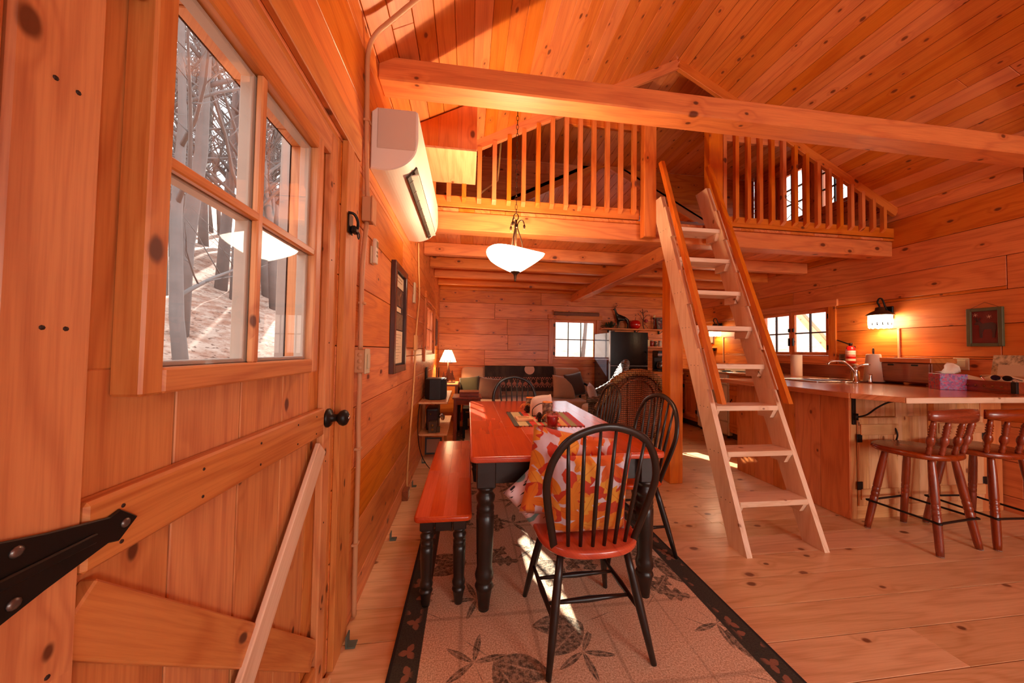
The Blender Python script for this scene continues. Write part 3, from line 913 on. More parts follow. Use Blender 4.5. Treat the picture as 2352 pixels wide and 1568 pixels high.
LEGP = [(0.0, 0.026), (0.02, 0.028), (0.05, 0.031), (0.10, 0.040), (0.115, 0.046), (0.13, 0.040), (0.135, 0.036), (0.15, 0.043), (0.17, 0.046), (0.19, 0.041), (0.21, 0.037),
        (0.30, 0.041), (0.42, 0.044), (0.455, 0.044), (0.46, 0.039), (0.468, 0.044), (0.476, 0.039), (0.484, 0.044), (0.50, 0.043), (0.515, 0.036), (0.53, 0.045), (0.55, 0.047), (0.565, 0.036), (0.575, 0.034), (0.585, 0.043), (0.60, 0.044)]
def rounded(x0, x1, y0, y1, r, n=6):
    out = []
    for cx, cy, a0 in ((x1-r, y1-r, 0), (x0+r, y1-r, 90), (x0+r, y0+r, 180), (x1-r, y0+r, 270)):
        for i in range(n+1):
            a = rad(a0+90*i/n); out.append((cx+r*math.cos(a), cy+r*math.sin(a)))
    return out
def staves(parent, x0, x1, y0, y1, z, rows, seed, lo=0.35, hi=0.7):
    rn = random.Random(seed)
    w_ = (x1-x0)/rows
    for i in range(rows):
        y = y0
        while y < y1-0.01:
            e = min(y+rn.uniform(lo, hi), y1)
            if y1-e < 0.12: e = y1
            bx('stave', x0+i*w_+0.0002, x0+(i+1)*w_-0.0002, y+0.0002, e-0.0002, z-0.003, z, wood('red', 'Y'), parent, 0.0004)
            y = e
def turned_table(name, x0, x1, y0, y1, ztop, legs, legr, legh, apron, label, cat, rows, seed, th=0.03, corner=0.035):
    t = empty(name, ((x0+x1)/2, (y0+y1)/2, 0), label, cat)
    top = extrude('tabletop' if cat == 'table' else 'seat', rounded(x0, x1, y0, y1, corner), th-0.0005, wood('red', 'Y'), t, Matrix.Translation((0, 0, ztop-th)), 0.009, True, 3)
    ed = 0.010
    staves(t, x0+ed, x1-ed, y0+ed, y1-ed, ztop+0.0007, rows, seed)
    f = legh/0.60
    for lx, ly in legs:
        lg = lathe('leg', [(a*f, r*legr) for a, r in LEGP], DARKP, t, (lx, ly, 0.0), None, 20)
        b = 0.046*legr
        bx('leg_block', lx-b, lx+b, ly-b, ly+b, legh, ztop-th, DARKP, lg, 0.004)
    (ax0, ay0), (ax1, ay1) = legs[0], legs[-1]
    za, zb = ztop-th-apron, ztop-th-0.001
    for lx in (ax0, ax1): bx('apron', lx-0.011, lx+0.011, ay0+0.04, ay1-0.04, za, zb, DARKP, t, 0.002)
    for ly in (ay0, ay1): bx('apron', ax0+0.04, ax1-0.04, ly-0.011, ly+0.011, za, zb, DARKP, t, 0.002)
    return t
ZF = 0.0125  # top of the rug
turned_table('dining_table', 0.02, 1.02, 1.60, 3.36, 0.76, [(0.10, 1.675), (0.94, 1.675), (0.10, 3.285), (0.94, 3.285)], 1.0, 0.60, 0.12, 'long dining table with glossy orange red top and black turned legs', 'table', 9, 4).location.z += 0.0
turned_table('dining_bench', -0.245, 0.035, 1.66, 3.03, 0.46, [(-0.185, 1.73), (-0.025, 1.73), (-0.185, 2.96), (-0.025, 2.96)], 0.72, 0.375, 0.07, 'dining bench with orange red seat and black turned legs beside the wall', 'bench', 4, 6, 0.028, 0.03)
for o in list(SC.objects):      # table and bench stand on the rug
    if o.name in ('dining_table', 'dining_bench'): o.matrix_basis = Matrix.Translation((0, 0, ZF)) @ o.matrix_basis
def make_chair(rootname, label):
    t = empty(rootname, (0, 0, 0), label, 'chair')
    # seat: rounded shield
    pts = []
    for i in range(40):
        a = 2*PI*i/40; c, s_ = math.cos(a), math.sin(a)
        k = 1.0/((abs(c)**2.6+abs(s_)**2.6)**(1/2.6))
        w_ = 0.225+0.012*(s_ if s_ > 0 else 0)
        pts.append((c*k*w_, s_*k*(0.205 if s_ > 0 else 0.215)+0.0))
    extrude('seat', pts, 0.036, wood('red', 'Y'), t, Matrix.Translation((0, 0, 0.43)), 0.013, True, 3)
    # bow
    def bowp(u):   # u 0..1 round the hoop
        ph = PI*u
        hx = 0.175*math.cos(ph)
        return hx
    bow = [(0.178, -0.135, 0.45), (0.198, -0.158, 0.54), (0.224, -0.19, 0.66), (0.234, -0.215, 0.755), (0.208, -0.237, 0.855), (0.14, -0.255, 0.935), (0.0, -0.265, 0.975),
           (-0.14, -0.255, 0.935), (-0.208, -0.237, 0.855), (-0.234, -0.215, 0.755), (-0.224, -0.19, 0.66), (-0.198, -0.158, 0.54), (-0.178, -0.135, 0.45)]
    bp = spline(bow, 5)
    # flat bow section
    rings = []
    for i, p in enumerate(bp):
        tg = (bp[min(i+1, len(bp)-1)]-bp[max(i-1, 0)]).normalized()
        nb = Vector((0, 1, 0.22)).normalized(); nb = (nb-tg*nb.dot(tg)).normalized(); sd = tg.cross(nb)
        rings.append([p+sd*(0.0165*math.cos(a))+nb*(0.011*math.sin(a)) for a in [2*PI*k/10 for k in range(10)]])
    link('back_bow', ring_mesh('back_bow', rings), DARKP, t)
    for i in range(6):
        xb = -0.125+0.25*i/5; xt = xb*1.30
        # height of the bow over xt
        zt = max((p for p in bp if abs(p.x-xt) < 0.035 and p.z > 0.7), key=lambda p: p.z)
        yb = -0.178+abs(xb)*0.16
        top = Vector((xt, zt.y, zt.z-0.004))
        b0 = Vector((xb, yb, 0.455))
        lathe('spindle', [(0, 0.0075), (0.15, 0.0095), (0.3, 0.0085), ((top-b0).length, 0.006)], DARKP, t, b0, top, 10)
    feet = []
    for sx in (-1, 1):
        for sy in (-1, 1):
            a = Vector((sx*0.145, sy*0.125, 0.432)); b = Vector((sx*0.222, sy*0.225, 0.0))
            L_ = (a-b).length
            lathe('leg', [(0, 0.0115), (L_*0.25, 0.0155), (L_*0.5, 0.0185), (L_*0.75, 0.0175), (L_, 0.014)], DARKP, t, b, a, 12)
            feet.append((a, b))
    def on(i, f): return feet[i][1].lerp(feet[i][0], f)
    def stret(p, q):
        L_ = (q-p).length
        lathe('stretcher', [(0, 0.007), (L_*0.3, 0.0105), (L_*0.5, 0.0135), (L_*0.7, 0.0105), (L_, 0.007)], DARKP, t, p, q, 10)
    stret(on(0, 0.42), on(1, 0.42)); stret(on(2, 0.42), on(3, 0.42))
    m0, m1 = on(0, 0.42).lerp(on(1, 0.42), 0.28), on(2, 0.42).lerp(on(3, 0.42), 0.28)
    stret(m0, m1)
    m0, m1 = on(0, 0.42).lerp(on(1, 0.42), 0.72), on(2, 0.42).lerp(on(3, 0.42), 0.72)
    stret(m0, m1)
    return t
chair = make_chair('windsor_chair', 'black bow back dining chair with orange red seat nearest, holding leaf print pillows')
T = lambda x, y, z, a: Matrix.Translation((x, y, z)) @ Matrix.Rotation(rad(a), 4, 'Z')
G = 'bow back dining chairs'
chair['group'] = G
far_c = dup(chair, T(0.52, 3.46, ZF, 180), 'black bow back dining chair at the far end of the table facing the viewer', G)
c1 = dup(chair, T(1.06, 2.92, ZF, 88), 'black bow back dining chair on the right of the table, farther from the viewer', G)
c2 = dup(chair, T(1.07, 2.16, ZF, 92), 'black bow back dining chair on the right of the table, nearer to the viewer', G)
chair.matrix_basis = T(0.545, 1.52, ZF, 2)
# pillows on the near chair
def PM(x, y, z, tilt, rz, roll=0.0):
    """pillow standing upright: local XY plane made vertical, leaning back by tilt"""
    return Matrix.Translation((x, y, z)) @ Matrix.Rotation(rad(rz), 4, 'Z') @ Matrix.Rotation(rad(90+tilt), 4, 'X') @ Matrix.Rotation(rad(roll), 4, 'Z')
tag(pillow('throw_pillow', 0.37, 0.37, 0.125, LEAF, None, PM(0.545, 1.435, 0.655, 8, 2, -1)), 'leaf print pillow in red and orange resting against the chair spindles', 'pillow', 'leaf print pillows')
tag(pillow('throw_pillow', 0.43, 0.40, 0.11, LEAF, None, PM(0.49, 1.545, 0.70, -6, 3, -11)), 'leaf print pillow in red and orange propped behind the other on the near chair', 'pillow', 'leaf print pillows')
tag(pillow('throw_pillow', 0.30, 0.30, 0.10, birch_fabric(), None, PM(0.385, 1.61, 0.585, -14, 10, 38)), 'pale pink pillow with black and teal marks at the left of the near chair', 'pillow')
# ------------------------------------------------------------------ ladder to the loft
def build_ladder():
    t = empty('loft_ladder', (2.06, 2.1, 0), 'pale pine loft ladder with wide treads and two handrails', 'ladder')
    pale = wood('pale', 'Z')
    th = 0.038
    def hexa(name, xa, xb, ya0, ya1, za, yb0, yb1, zb, mat, x2a=None, x2b=None):
        x2a = xa if x2a is None else x2a; x2b = xb if x2b is None else x2b
        vs = [(xa, ya0, za), (xb, ya0, za), (xb, ya1, za), (xa, ya1, za), (x2a, yb0, zb), (x2b, yb0, zb), (x2b, yb1, zb), (x2a, yb1, zb)]
        c = Vector((sum(v[0] for v in vs)/8, sum(v[1] for v in vs)/8, sum(v[2] for v in vs)/8))
        return link(name, mesh(name, [Vector(v)-c for v in vs], [(0, 3, 2, 1), (4, 5, 6, 7), (0, 1, 5, 4), (1, 2, 6, 5), (2, 3, 7, 6), (3, 0, 4, 7)]), mat, t, Matrix.Translation(c))
    XLb = lambda z: 1.762-0.012*z      # outer face of the left stringer at height z
    XRb = lambda z: 2.362-0.036*z
    yz = lambda z: 1.915+z/3.0
    for side in (0, 1):
        zt = 2.72 if side == 0 else 2.86
        xo0 = XLb(0) if side == 0 else XRb(0)-th
        xo1 = XLb(zt) if side == 0 else XRb(zt)-th
        hexa('stringer', xo0, xo0+th, yz(0), yz(0)+0.15, 0.0, yz(zt), yz(zt)+0.15, zt, pale, xo1, xo1+th)
        # handrail standing off the front edge on spacers
        z0, z1 = 0.93, 3.06
        hx0 = (XLb(z0) if side == 0 else XRb(z0)-th); hx1 = (XLb(z1) if side == 0 else XRb(z1)-th)
        if side == 0: hx0 += 0.012; hx1 += 0.012
        else: hx0 += 0.0; hx1 += 0.0
        hexa('handrail', hx0, hx0+0.034, yz(z0)-0.105, yz(z0)-0.058, z0, yz(z1)-0.105, yz(z1)-0.058, z1, wood('beam', 'Z'), hx1, hx1+0.034)
        for z in (1.12, 1.78, 2.4):
            xs = (XLb(z) if side == 0 else XRb(z)-th)
            hexa('spacer', xs, xs+th, yz(z)-0.056, yz(z), z-0.10, yz(z+0.3)-0.056, yz(z+0.3), z+0.2, pale)
    for k in range(1, 9):
        z = 0.30*k+0.005
        xa, xb = XLb(z)+th, XRb(z)-th
        bx('tread', xa+0.001, xb-0.001, yz(z)-0.012, yz(z)+0.15, z-0.036, z, wood('pale', 'X'), t, 0.003)
        for xs in ((xa, xa+0.032), (xb-0.032, xb)):
            vs, fs = bxv(xs[0], xs[1], yz(z)-0.002, yz(z)+0.135, z-0.095, z-0.037)
            vs[0] = (vs[0][0], vs[0][1]+0.03, vs[0][2]); vs[1] = (vs[1][0], vs[1][1]+0.03, vs[1][2])
            link('cleat', mesh('cleat', vs, fs), wood('pale', 'Y'), t)
        for sx, dr in ((XLb(z)-0.0005, -1), (XRb(z)+0.0005, 1)):
            for q in (0.03, 0.07, 0.11):
                lathe('screw', [(0, 0.0035), (0.001, 0.003)], plain('nail_head', C(52,26,16), 0.6), t, (sx, yz(z)+q, z-0.015), (sx+dr, yz(z)+q, z-0.015), 6)
build_ladder()
# ------------------------------------------------------------------ pendant lamp
def build_pendant():
    px, py = 0.338, 2.45
    t = empty('pendant_lamp', (px, py, 1.8), 'bronze pendant lamp with white glass bowl hanging over the dining table', 'lamp')
    s = NT('bowl_glass')
    d = s.n('BsdfDiffuse', {'Color': (0.9, 0.86, 0.78, 1)}); tr = s.n('BsdfTranslucent', {'Color': (0.95, 0.88, 0.76, 1)})
    mx = s.n('MixShader', {0: 0.6, 1: d, 2: tr})
    em = s.n('Emission', {'Color': (1.0, 0.86, 0.66, 1), 'Strength': 6.5})
    ad = s.n('AddShader', {0: mx, 1: em}); s.t.links.new(ad.outputs[0], s.out.inputs[0])
    rings = []
    prof = [(0.032, 1.868), (0.07, 1.888), (0.12, 1.918), (0.17, 1.950), (0.205, 1.978), (0.218, 2.0)]
    n = 48
    for r, z in prof:
        rings.append([(r*math.cos(2*PI*j/n)-0.0, r*math.sin(2*PI*j/n), z-1.8+(z-1.868)*0.18*math.sin(2*2*PI*j/n+0.6)) for j in range(n)])
    inner = [[(x*0.965, y*0.965, z+0.005) for x, y, z in r] for r in rings[::-1]]
    sh = link('glass_bowl', ring_mesh('glass_bowl', rings+inner, False), s.m, t, Matrix.Translation((px, py, 1.8)))
    lathe('finial', [(0.0, 0.003), (0.006, 0.008), (0.012, 0.006), (0.02, 0.009), (0.04, 0.0105), (0.052, 0.014), (0.062, 0.026), (0.072, 0.036), (0.078, 0.036)], BRONZE, t, (px, py, 1.797), None, 16)
    tube('stem', [(px, py, 1.875), (px, py, 2.2), (px+0.002, py, 2.26)], 0.007, BRONZE, t, 8)
    for k in range(3):
        a = rad(0+120*k)
        pr = [(0.035, 1.985), (0.046, 2.03), (0.050, 2.07), (0.040, 2.12), (0.022, 2.17), (0.012, 2.205), (0.014, 2.235), (0.030, 2.258), (0.052, 2.258), (0.062, 2.235)]
        arm = tube('arm', spline([(px+r*math.cos(a), py+r*math.sin(a), z) for r, z in pr], 4), 0.0048, BRONZE, t, 7)
        ex, ey = px+0.063*math.cos(a), py+0.063*math.sin(a)
        lathe('leaf_tip', [(0, 0.001), (0.015, 0.008), (0.03, 0.010), (0.045, 0.003)], BRONZE, arm, (ex, ey, 2.19), None, 8)
    lathe('hub', [(0, 0.012), (0.006, 0.016), (0.012, 0.012)], BRONZE, t, (px, py, 2.20), None, 12)
    loop = [(px+0.018*math.sin(a), py, 2.285+0.025*math.cos(a)) for a in [2*PI*i/16 for i in range(16)]]
    tube('top_loop', loop, 0.004, BRONZE, t, 6, True)
    parts = []
    z = 2.305; i = 0
    zc = roofz(px)-0.02
    while z < zc:
        pts = []
        for q in range(11):
            a = 2*PI*q/10
            h, w_ = 0.021*math.cos(a), 0.0085*math.sin(a)
            pts.append((w_ if i % 2 else 0, 0 if i % 2 else w_, z+0.021+h))
        parts.append(tubev(pts, 0.0021, 5)); z += 0.034; i += 1
    joinmesh('chain', parts, BRONZE, t, Matrix.Translation((px, py, 0)), True)
    lathe('ceiling_canopy', [(0, 0.012), (0.01, 0.045), (0.03, 0.055), (0.07, 0.055)], BRONZE, t, (px, py, zc-0.03), None, 18)
    for k in range(2):
        l = bpy.data.lights.new('pendant_bulb', 'POINT'); l.energy = 30; l.color = (1.0, 0.68, 0.38); l.shadow_soft_size = 0.035
        o = bpy.data.objects.new('pendant_bulb', l); o.location = (px+(-0.05 if k else 0.05), py, 1.985); COL.objects.link(o); attach(o, t)
        lathe('bulb', [(0, 0.008), (0.012, 0.011), (0.03, 0.018), (0.042, 0.016), (0.052, 0.004)], emit('bulb_glow', (1, 0.85, 0.6, 1), 6), t, (px+(-0.055 if k else 0.055), py, 1.93), None, 10)
build_pendant()
# ------------------------------------------------------------------ things on the left wall
def build_ac():
    t = empty('air_conditioner', (XL, 2.4, 2.22), 'white wall mounted air conditioner above the framed collage', 'air conditioner')
    y0, y1 = 1.80, 2.98
    P = spline([(XL+0.002, 0, 2.225), (-0.44, 0, 2.222), (-0.36, 0, 2.252), (-0.305, 0, 2.31), (-0.287, 0, 2.38), (-0.287, 0, 2.46), (-0.29, 0, 2.545)], 6)
    poly = [(p.x, p.z) for p in P]+[(-0.305, 2.555), (XL+0.03, 2.555), (XL+0.002, 2.53)]
    wp = plain('aircon_white', C(238,230,218), 0.35)
    m = frame_mat((0, y1, 0), (1, 0, 0), (0, 0, 1))
    extrude('body', poly, y1-y0, wp, t, m, 0.006)
    # side recess panel edge
    inner = [(p[0]*0.0+p[0], p[1]) for p in poly]
    bx('side_panel', XL+0.035, -0.298, y0-0.004, y0+0.004, 2.335, 2.548, plain('aircon_side', C(214,196,178), 0.45), t, 0.003)  # browner than the body: shadow on this end put into the colour
    # outlet slot and louver
    d = Vector((0.06, 0, 0.075)).normalized(); nn = Vector((0.78, 0, -0.62)).normalized()
    c = Vector((-0.335, (y0+y1)/2+0.02, 2.272))+nn*0.004
    mm = Matrix((Vector((0, 1, 0)), nn.cross(Vector((0, 1, 0))), nn)).transposed().to_4x4(); mm.translation = c
    link('outlet_slot', boxmesh(1.02, 0.085, 0.012, 0.002, plain('aircon_dark', C(58,44,34), 0.7)), None, t, mm)
    m2 = mm.copy(); m2.translation = c+nn*0.014
    lv = link('louver', boxmesh(1.0, 0.05, 0.006, 0.002, wp), None, t, m2 @ Matrix.Rotation(rad(38), 4, 'X'))
    for i in range(8):
        m3 = mm.copy(); m3.translation = c+Vector((0, -0.45+0.128*i, 0))+nn*0.004
        link('vane', boxmesh(0.004, 0.07, 0.01, 0.0, plain('aircon_vane', C(120,100,84), 0.6)), None, t, m3)
    bx('display', -0.296, -0.284, 2.80, 2.86, 2.36, 2.375, plain('aircon_led', C(190,200,190), 0.3), t, 0.001)
build_ac()
CON = plain('conduit_paint', C(206,150,106), 0.45)
cp = [(XL+0.016, 1.70, 0.012), (XL+0.016, 1.695, 0.3), (XL+0.016, 1.70, 0.75), (XL+0.014, 1.69, 0.95), (XL+0.02, 1.675, 1.10), (XL+0.02, 1.672, 1.165)]
t = empty('electrical_conduit', (XL, 1.69, 0), 'tan painted electrical conduit climbing the wall beside the door', 'conduit')
tube('lower_pipe', spline(cp, 4), 0.0115, CON, t, 10)
tube('middle_pipe', spline([(XL+0.02, 1.672, 1.275), (XL+0.014, 1.685, 1.45), (XL+0.014, 1.69, 1.7), (XL+0.02, 1.715, 1.905)], 5), 0.0115, CON, t, 10)
tube('upper_pipe', spline([(XL+0.02, 1.715, 2.025), (XL+0.014, 1.70, 2.25), (XL+0.014, 1.68, 2.6), (XL+0.016, 1.68, 2.74), (XL+0.05, 1.67, 2.82), (XL+0.14, 1.64, 2.885), (XL+0.5, 1.5, 3.09)], 5), 0.0115, CON, t, 10)
for z in (0.35, 0.8, 1.5, 2.4):
    bx('strap', XL+0.001, XL+0.03, 1.676, 1.712, z-0.006, z+0.006, CON, t, 0.002)
sb = empty('light_switch_box', (XL, 1.67, 1.22), 'tan surface light switch box on the conduit level with the door window sill', 'switch')
bx('box', XL+0.001, XL+0.048, 1.642, 1.702, 1.165, 1.275, CON, sb, 0.004)
cv = bx('cover_plate', XL+0.048, XL+0.056, 1.637, 1.707, 1.16, 1.28, IVORY, sb, 0.004)
bx('rocker', XL+0.056, XL+0.063, 1.655, 1.689, 1.185, 1.255, IVORY, cv, 0.003)
for z in (1.19, 1.22, 1.25):
    lathe('knockout', [(0, 0.011), (0.0012, 0.0105)], CON, sb, (XL+0.026, 1.6425, z), (XL+0.026, 0, z), 14)
jb = empty('junction_box', (XL, 1.72, 1.92), 'tan surface junction box on the conduit beside the air conditioner', 'box')
bx('box', XL+0.001, XL+0.046, 1.688, 1.75, 1.905, 2.025, CON, jb, 0.004)
bx('cover_plate', XL+0.046, XL+0.054, 1.682, 1.757, 1.90, 2.03, CON, jb, 0.004)
# remote in its cradle
rm = empty('air_conditioner_remote', (XL, 1.88, 1.74), 'white remote control in a wall cradle above the framed collage', 'remote')
bx('cradle', XL+0.001, XL+0.012, 1.845, 1.898, 1.735, 1.83, IVORY, rm, 0.004)
bd = bx('body', XL+0.012, XL+0.032, 1.849, 1.894, 1.738, 1.872, plain('remote_white', C(224,206,180), 0.4), rm, 0.006, 2)
bx('screen', XL+0.0315, XL+0.0335, 1.856, 1.887, 1.825, 1.86, plain('remote_screen', C(120,110,86), 0.3), bd, 0.001)
for i in range(4):
    bx('button', XL+0.0315, XL+0.034, 1.857+0.016*(i % 2), 1.867+0.016*(i % 2), 1.775+0.02*(i//2), 1.787+0.02*(i//2), plain('remote_key', C(150,120,90), 0.5), bd, 0.001)
# night latch on the door casing
la = empty('door_latch', (XL+0.02, 1.46, 1.80), 'black iron surface latch on the door casing below the conduit box', 'latch')
lx = XL+0.026
bx('plate', lx, lx+0.006, 1.44, 1.49, 1.76, 1.845, BLACK, la, 0.003)
bx('keeper', lx+0.006, lx+0.03, 1.452, 1.492, 1.765, 1.795, BLACK, la, 0.006)
tube('hook', spline([(lx+0.004, 1.435, 1.84), (lx+0.026, 1.44, 1.835), (lx+0.036, 1.455, 1.81), (lx+0.03, 1.47, 1.785)], 4), 0.006, BLACK, la, 8)
tube('ring', [(lx+0.03, 1.487+0.012*math.cos(a), 1.762+0.014*math.sin(a)) for a in [2*PI*i/12 for i in range(12)]], 0.003, BLACK, la, 6, True)
# framed collage
def framed(name, y0, y1, z0, z1, fw, dep, fm, label, cat='picture', x=XL, sg=1):
    t = empty(name, (x, (y0+y1)/2, z0), label, cat)
    def B(n, a, b, c, d, near, far, m, par=t, bev=0.003):
        lo, hi = sorted((x+sg*near, x+sg*far)); return bx(n, lo, hi, a, b, c, d, m, par, bev)
    B('frame_side', y0, y0+fw, z0, z1, 0.001, dep, fm); B('frame_side', y1-fw, y1, z0, z1, 0.001, dep, fm)
    B('frame_side', y0+fw, y1-fw, z0, z0+fw, 0.001, dep, fm); B('frame_side', y0+fw, y1-fw, z1-fw, z1, 0.001, dep, fm)
    return t, B
FR = plain('dark_brown_frame', C(70,34,26), 0.3, 0, 0.1, 10, Coat_Weight=0.3)
t, B = framed('picture_frame', 2.34, 2.79, 1.11, 1.89, 0.052, 0.034, FR, 'tall dark brown framed photo collage on the left wall')
B('mat_board', 2.392, 2.738, 1.162, 1.838, 0.001, 0.010, plain('mat_dark', C(64,44,36), 0.6), bev=0)
def photo_mat(name, c1, c2, c3, sc):
    s = NT(name)
    n1 = s.noise(s.obj(), sc, 3)
    s.bsdf(s.ramp(n1, [(0.3, c1), (0.5, c2), (0.7, c3)]), 0.4)
    return s.m
B('caption_card', 2.41, 2.72, 1.735, 1.825, 0.010, 0.0125, plain('card', C(214,190,156), 0.6), bev=0)
B('photo', 2.41, 2.72, 1.60, 1.725, 0.010, 0.0125, photo_mat('photo_a', C(112,66,40), C(60,52,48), C(150,104,70), 22), bev=0)
B('caption_card', 2.46, 2.64, 1.555, 1.588, 0.010, 0.0125, plain('card', C(214,190,156), 0.6), bev=0)
B('photo', 2.41, 2.72, 1.425, 1.545, 0.010, 0.0125, photo_mat('photo_b', C(86,84,70), C(130,100,70), C(54,46,40), 30), bev=0)
wr_ = B('letter', 2.41, 2.72, 1.175, 1.415, 0.010, 0.0125, plain('letter_paper', C(222,198,164), 0.6), bev=0)
ink = plain('faint_ink', C(150,120,92), 0.7)
for i in range(9):
    B('ink_line', 2.44, 2.44+RN.uniform(0.12, 0.24), 1.385-0.022*i, 1.388-0.022*i, 0.0125, 0.013, ink, wr_, 0)
for i in range(2):
    B('ink_line', 2.48, 2.66, 1.775+0.024*i, 1.782+0.024*i, 0.0125, 0.013, ink, wr_, 0)
# pale cord down the wall with its inline box
t = empty('hanging_cable', (XL, 3.3, 0.1), 'pale cord with an inline box running down the left wall', 'cord')
CC = plain('cord_cream', C(226,170,104), 0.5)
tube('cord', spline([(XL+0.012, 3.43, 2.352), (XL+0.012, 3.49, 2.1), (XL+0.012, 3.57, 1.83), (XL+0.012, 3.46, 1.55), (XL+0.012, 3.40, 1.36), (XL+0.012, 3.36, 1.0), (XL+0.012, 3.2, 0.5), (XL+0.012, 3.1, 0.08), (XL+0.05, 3.08, 0.01)], 6), 0.0085, CC, t, 8)
bx('inline_box', XL+0.001, XL+0.03, 3.34, 3.43, 1.27, 1.42, CC, t, 0.004)
t = empty('thermostat', (XL, 3.27, 1.72), 'small white thermostat on the left wall between the collage and the window', 'thermostat')
bx('body', XL+0.001, XL+0.022, 3.22, 3.29, 1.72, 1.80, IVORY, t, 0.004)
bx('cover', XL+0.001, XL+0.018, 3.25, 3.32, 1.79, 1.92, IVORY, t, 0.004)
t, B = framed('picture_frame', 5.42, 5.66, 1.34, 1.78, 0.03, 0.022, FR, 'small dark framed picture in the corner beyond the left window')
B('photo', 5.45, 5.63, 1.37, 1.75, 0.001, 0.008, photo_mat('photo_c', C(120,60,30), C(160,90,50), C(90,40,24), 9), bev=0)
# small metal floor clips along the foot of the left wall
gc = plain('green_grey_metal', C(96,112,104), 0.5, 0.4)
for i, (yy, lb) in enumerate(((1.55, 'small green grey bracket on the floor at the foot of the door casing'), (2.36, 'small green grey bracket on the floor beside the bench'), (3.24, 'small green grey bracket on the floor near the far end of the bench'), (3.9, 'small green grey bracket on the floor below the wall shelves'))):
    o = empty('floor_bracket', (XL+0.06, yy, 0), lb, 'bracket', 'floor brackets along the wall')
    bx('foot', XL+0.035, XL+0.075, yy-0.02, yy+0.02, 0.0, 0.006, gc, o, 0.001)
    bx('upright', XL+0.035, XL+0.041, yy-0.02, yy+0.02, 0.006, 0.05, gc, o, 0.001)
o = empty('wood_block', (XL+0.05, 2.98, 0), 'small wooden outlet block at the foot of the left wall', 'block')
bx('block', XL+0.002, XL+0.05, 2.93, 3.03, 0.0, 0.085, wood('brown', 'Y'), o, 0.004)
bx('socket', XL+0.05, XL+0.054, 2.955, 3.005, 0.02, 0.07, IVORY, o, 0.002)
# ================================================================== kitchen on the right
ZC = 1.01
ct = empty('kitchen_counter', (3.5, 2.6, 0), 'long wooden kitchen counter top with a breakfast bar overhang', 'counter')
ct.location = (3.5, 2.6, ZC-0.038); ct.matrix_basis = Matrix.Translation((3.5, 2.6, ZC-0.038))
poly = [(2.78, 3.40), (2.78, 2.10), (2.90, 1.875), (4.515, 1.875), (4.515, 4.60), (3.88, 4.60), (3.88, 3.40)]
extrude('slab', poly, 0.038, wood('ctop', 'X'), ct, Matrix.Translation((0, 0, ZC-0.038)), 0.006, False, 2)
bx('edge_strip', 2.905, 4.515, 1.866, 1.874, ZC-0.040, ZC-0.002, wood('pale', 'X'), ct, 0.002)
bar('edge_strip', (2.774, 3.39, ZC-0.02), (2.774, 2.105, ZC-0.02), 0.008, 0.036, wood('ctop', 'X'), ct, (0, 0, 1), 0.001)
def bead_door(parent, plane, c, sg, u0, u1, z0, z1, hinge_left=True, kind='cabl', nb=4, handle_z=None):
    """plank cabinet door: slab with beaded boards, two battens, pull and strap hinges"""
    def B(n, a, b, d, e, near, far, m, par, bev=0.002):
        lo, hi = sorted((c+sg*near, c+sg*far))
        return bx(n, lo, hi, a, b, d, e, m, par, bev) if plane == 'X' else bx(n, a, b, lo, hi, d, e, m, par, bev)
    H = 'Y' if plane == 'X' else 'X'
    d = B('door', u0, u1, z0, z1, 0.001, 0.010, wood(kind, 'Z'), parent)
    w_ = (u1-u0)/nb
    for i in range(nb):
        B('board', u0+i*w_+0.0012, u0+(i+1)*w_-0.0012, z0+0.001, z1-0.001, 0.010, 0.017, wood(kind, 'Z'), d, 0.004)
    for (a, b) in ((z0+0.05, z0+0.135), (z1-0.135, z1-0.05)):
        B('batten', u0+0.01, u1-0.01, a, b, 0.017, 0.030, wood(kind, H), d, 0.004)
    uh = u1-0.045 if hinge_left else u0+0.045
    zh = handle_z or (z0+z1)/2+0.08
    pts = [(0.018, zh-0.055), (0.032, zh-0.045), (0.042, zh), (0.032, zh+0.045), (0.018, zh+0.055)]
    pp = [((c+sg*q[0], uh, q[1]) if plane == 'X' else (uh, c+sg*q[0], q[1])) for q in pts]
    tube('pull', spline(pp, 4), 0.0055, BLACK, d, 7)
    for zz in (zh-0.06, zh+0.06):
        B('pull_plate', uh-0.011, uh+0.011, zz-0.014, zz+0.014, 0.017, 0.021, BLACK, d, 0.004)
    un = u0 if hinge_left else u1
    for zz in (z0+0.16, z1-0.16):
        B('hinge', un-0.02, un+0.028, zz-0.032, zz+0.032, 0.017, 0.022, BLACK, d, 0.002)
    return d
# peninsula base
pb = empty('peninsula_cabinet', (3.7, 2.9, 0), 'pine peninsula cabinet below the breakfast bar with beaded doors', 'cabinet')
bx('carcass', 3.015, 4.51, 2.30, 3.385, 0.0, ZC-0.04, wood('cab', 'Z'), pb, 0.001)
for i in range(5):
    a, b = 2.275+i*0.222, 2.275+(i+1)*0.222
    bx('side_board', 2.995, 3.014, a+0.001, b-0.001, 0.0, ZC-0.041, wood('cab', 'Z'), pb, 0.003)
def frontb(n, a, b, d, e, m, near=0.0, far=0.02): return bx(n, a, b, 2.30-far, 2.30-near, d, e, m, pb, 0.002)
frontb('face_stile', 3.015, 3.065, 0.0, ZC-0.04, wood('cabl', 'Z'))
frontb('face_stile', 3.44, 3.50, 0.0, ZC-0.04, wood('cabl', 'Z'))
frontb('face_stile', 3.755, 3.815, 0.0, ZC-0.04, wood('cab', 'Z'))
frontb('face_stile', 4.29, 4.505, 0.0, ZC-0.04, wood('cab', 'Z'))
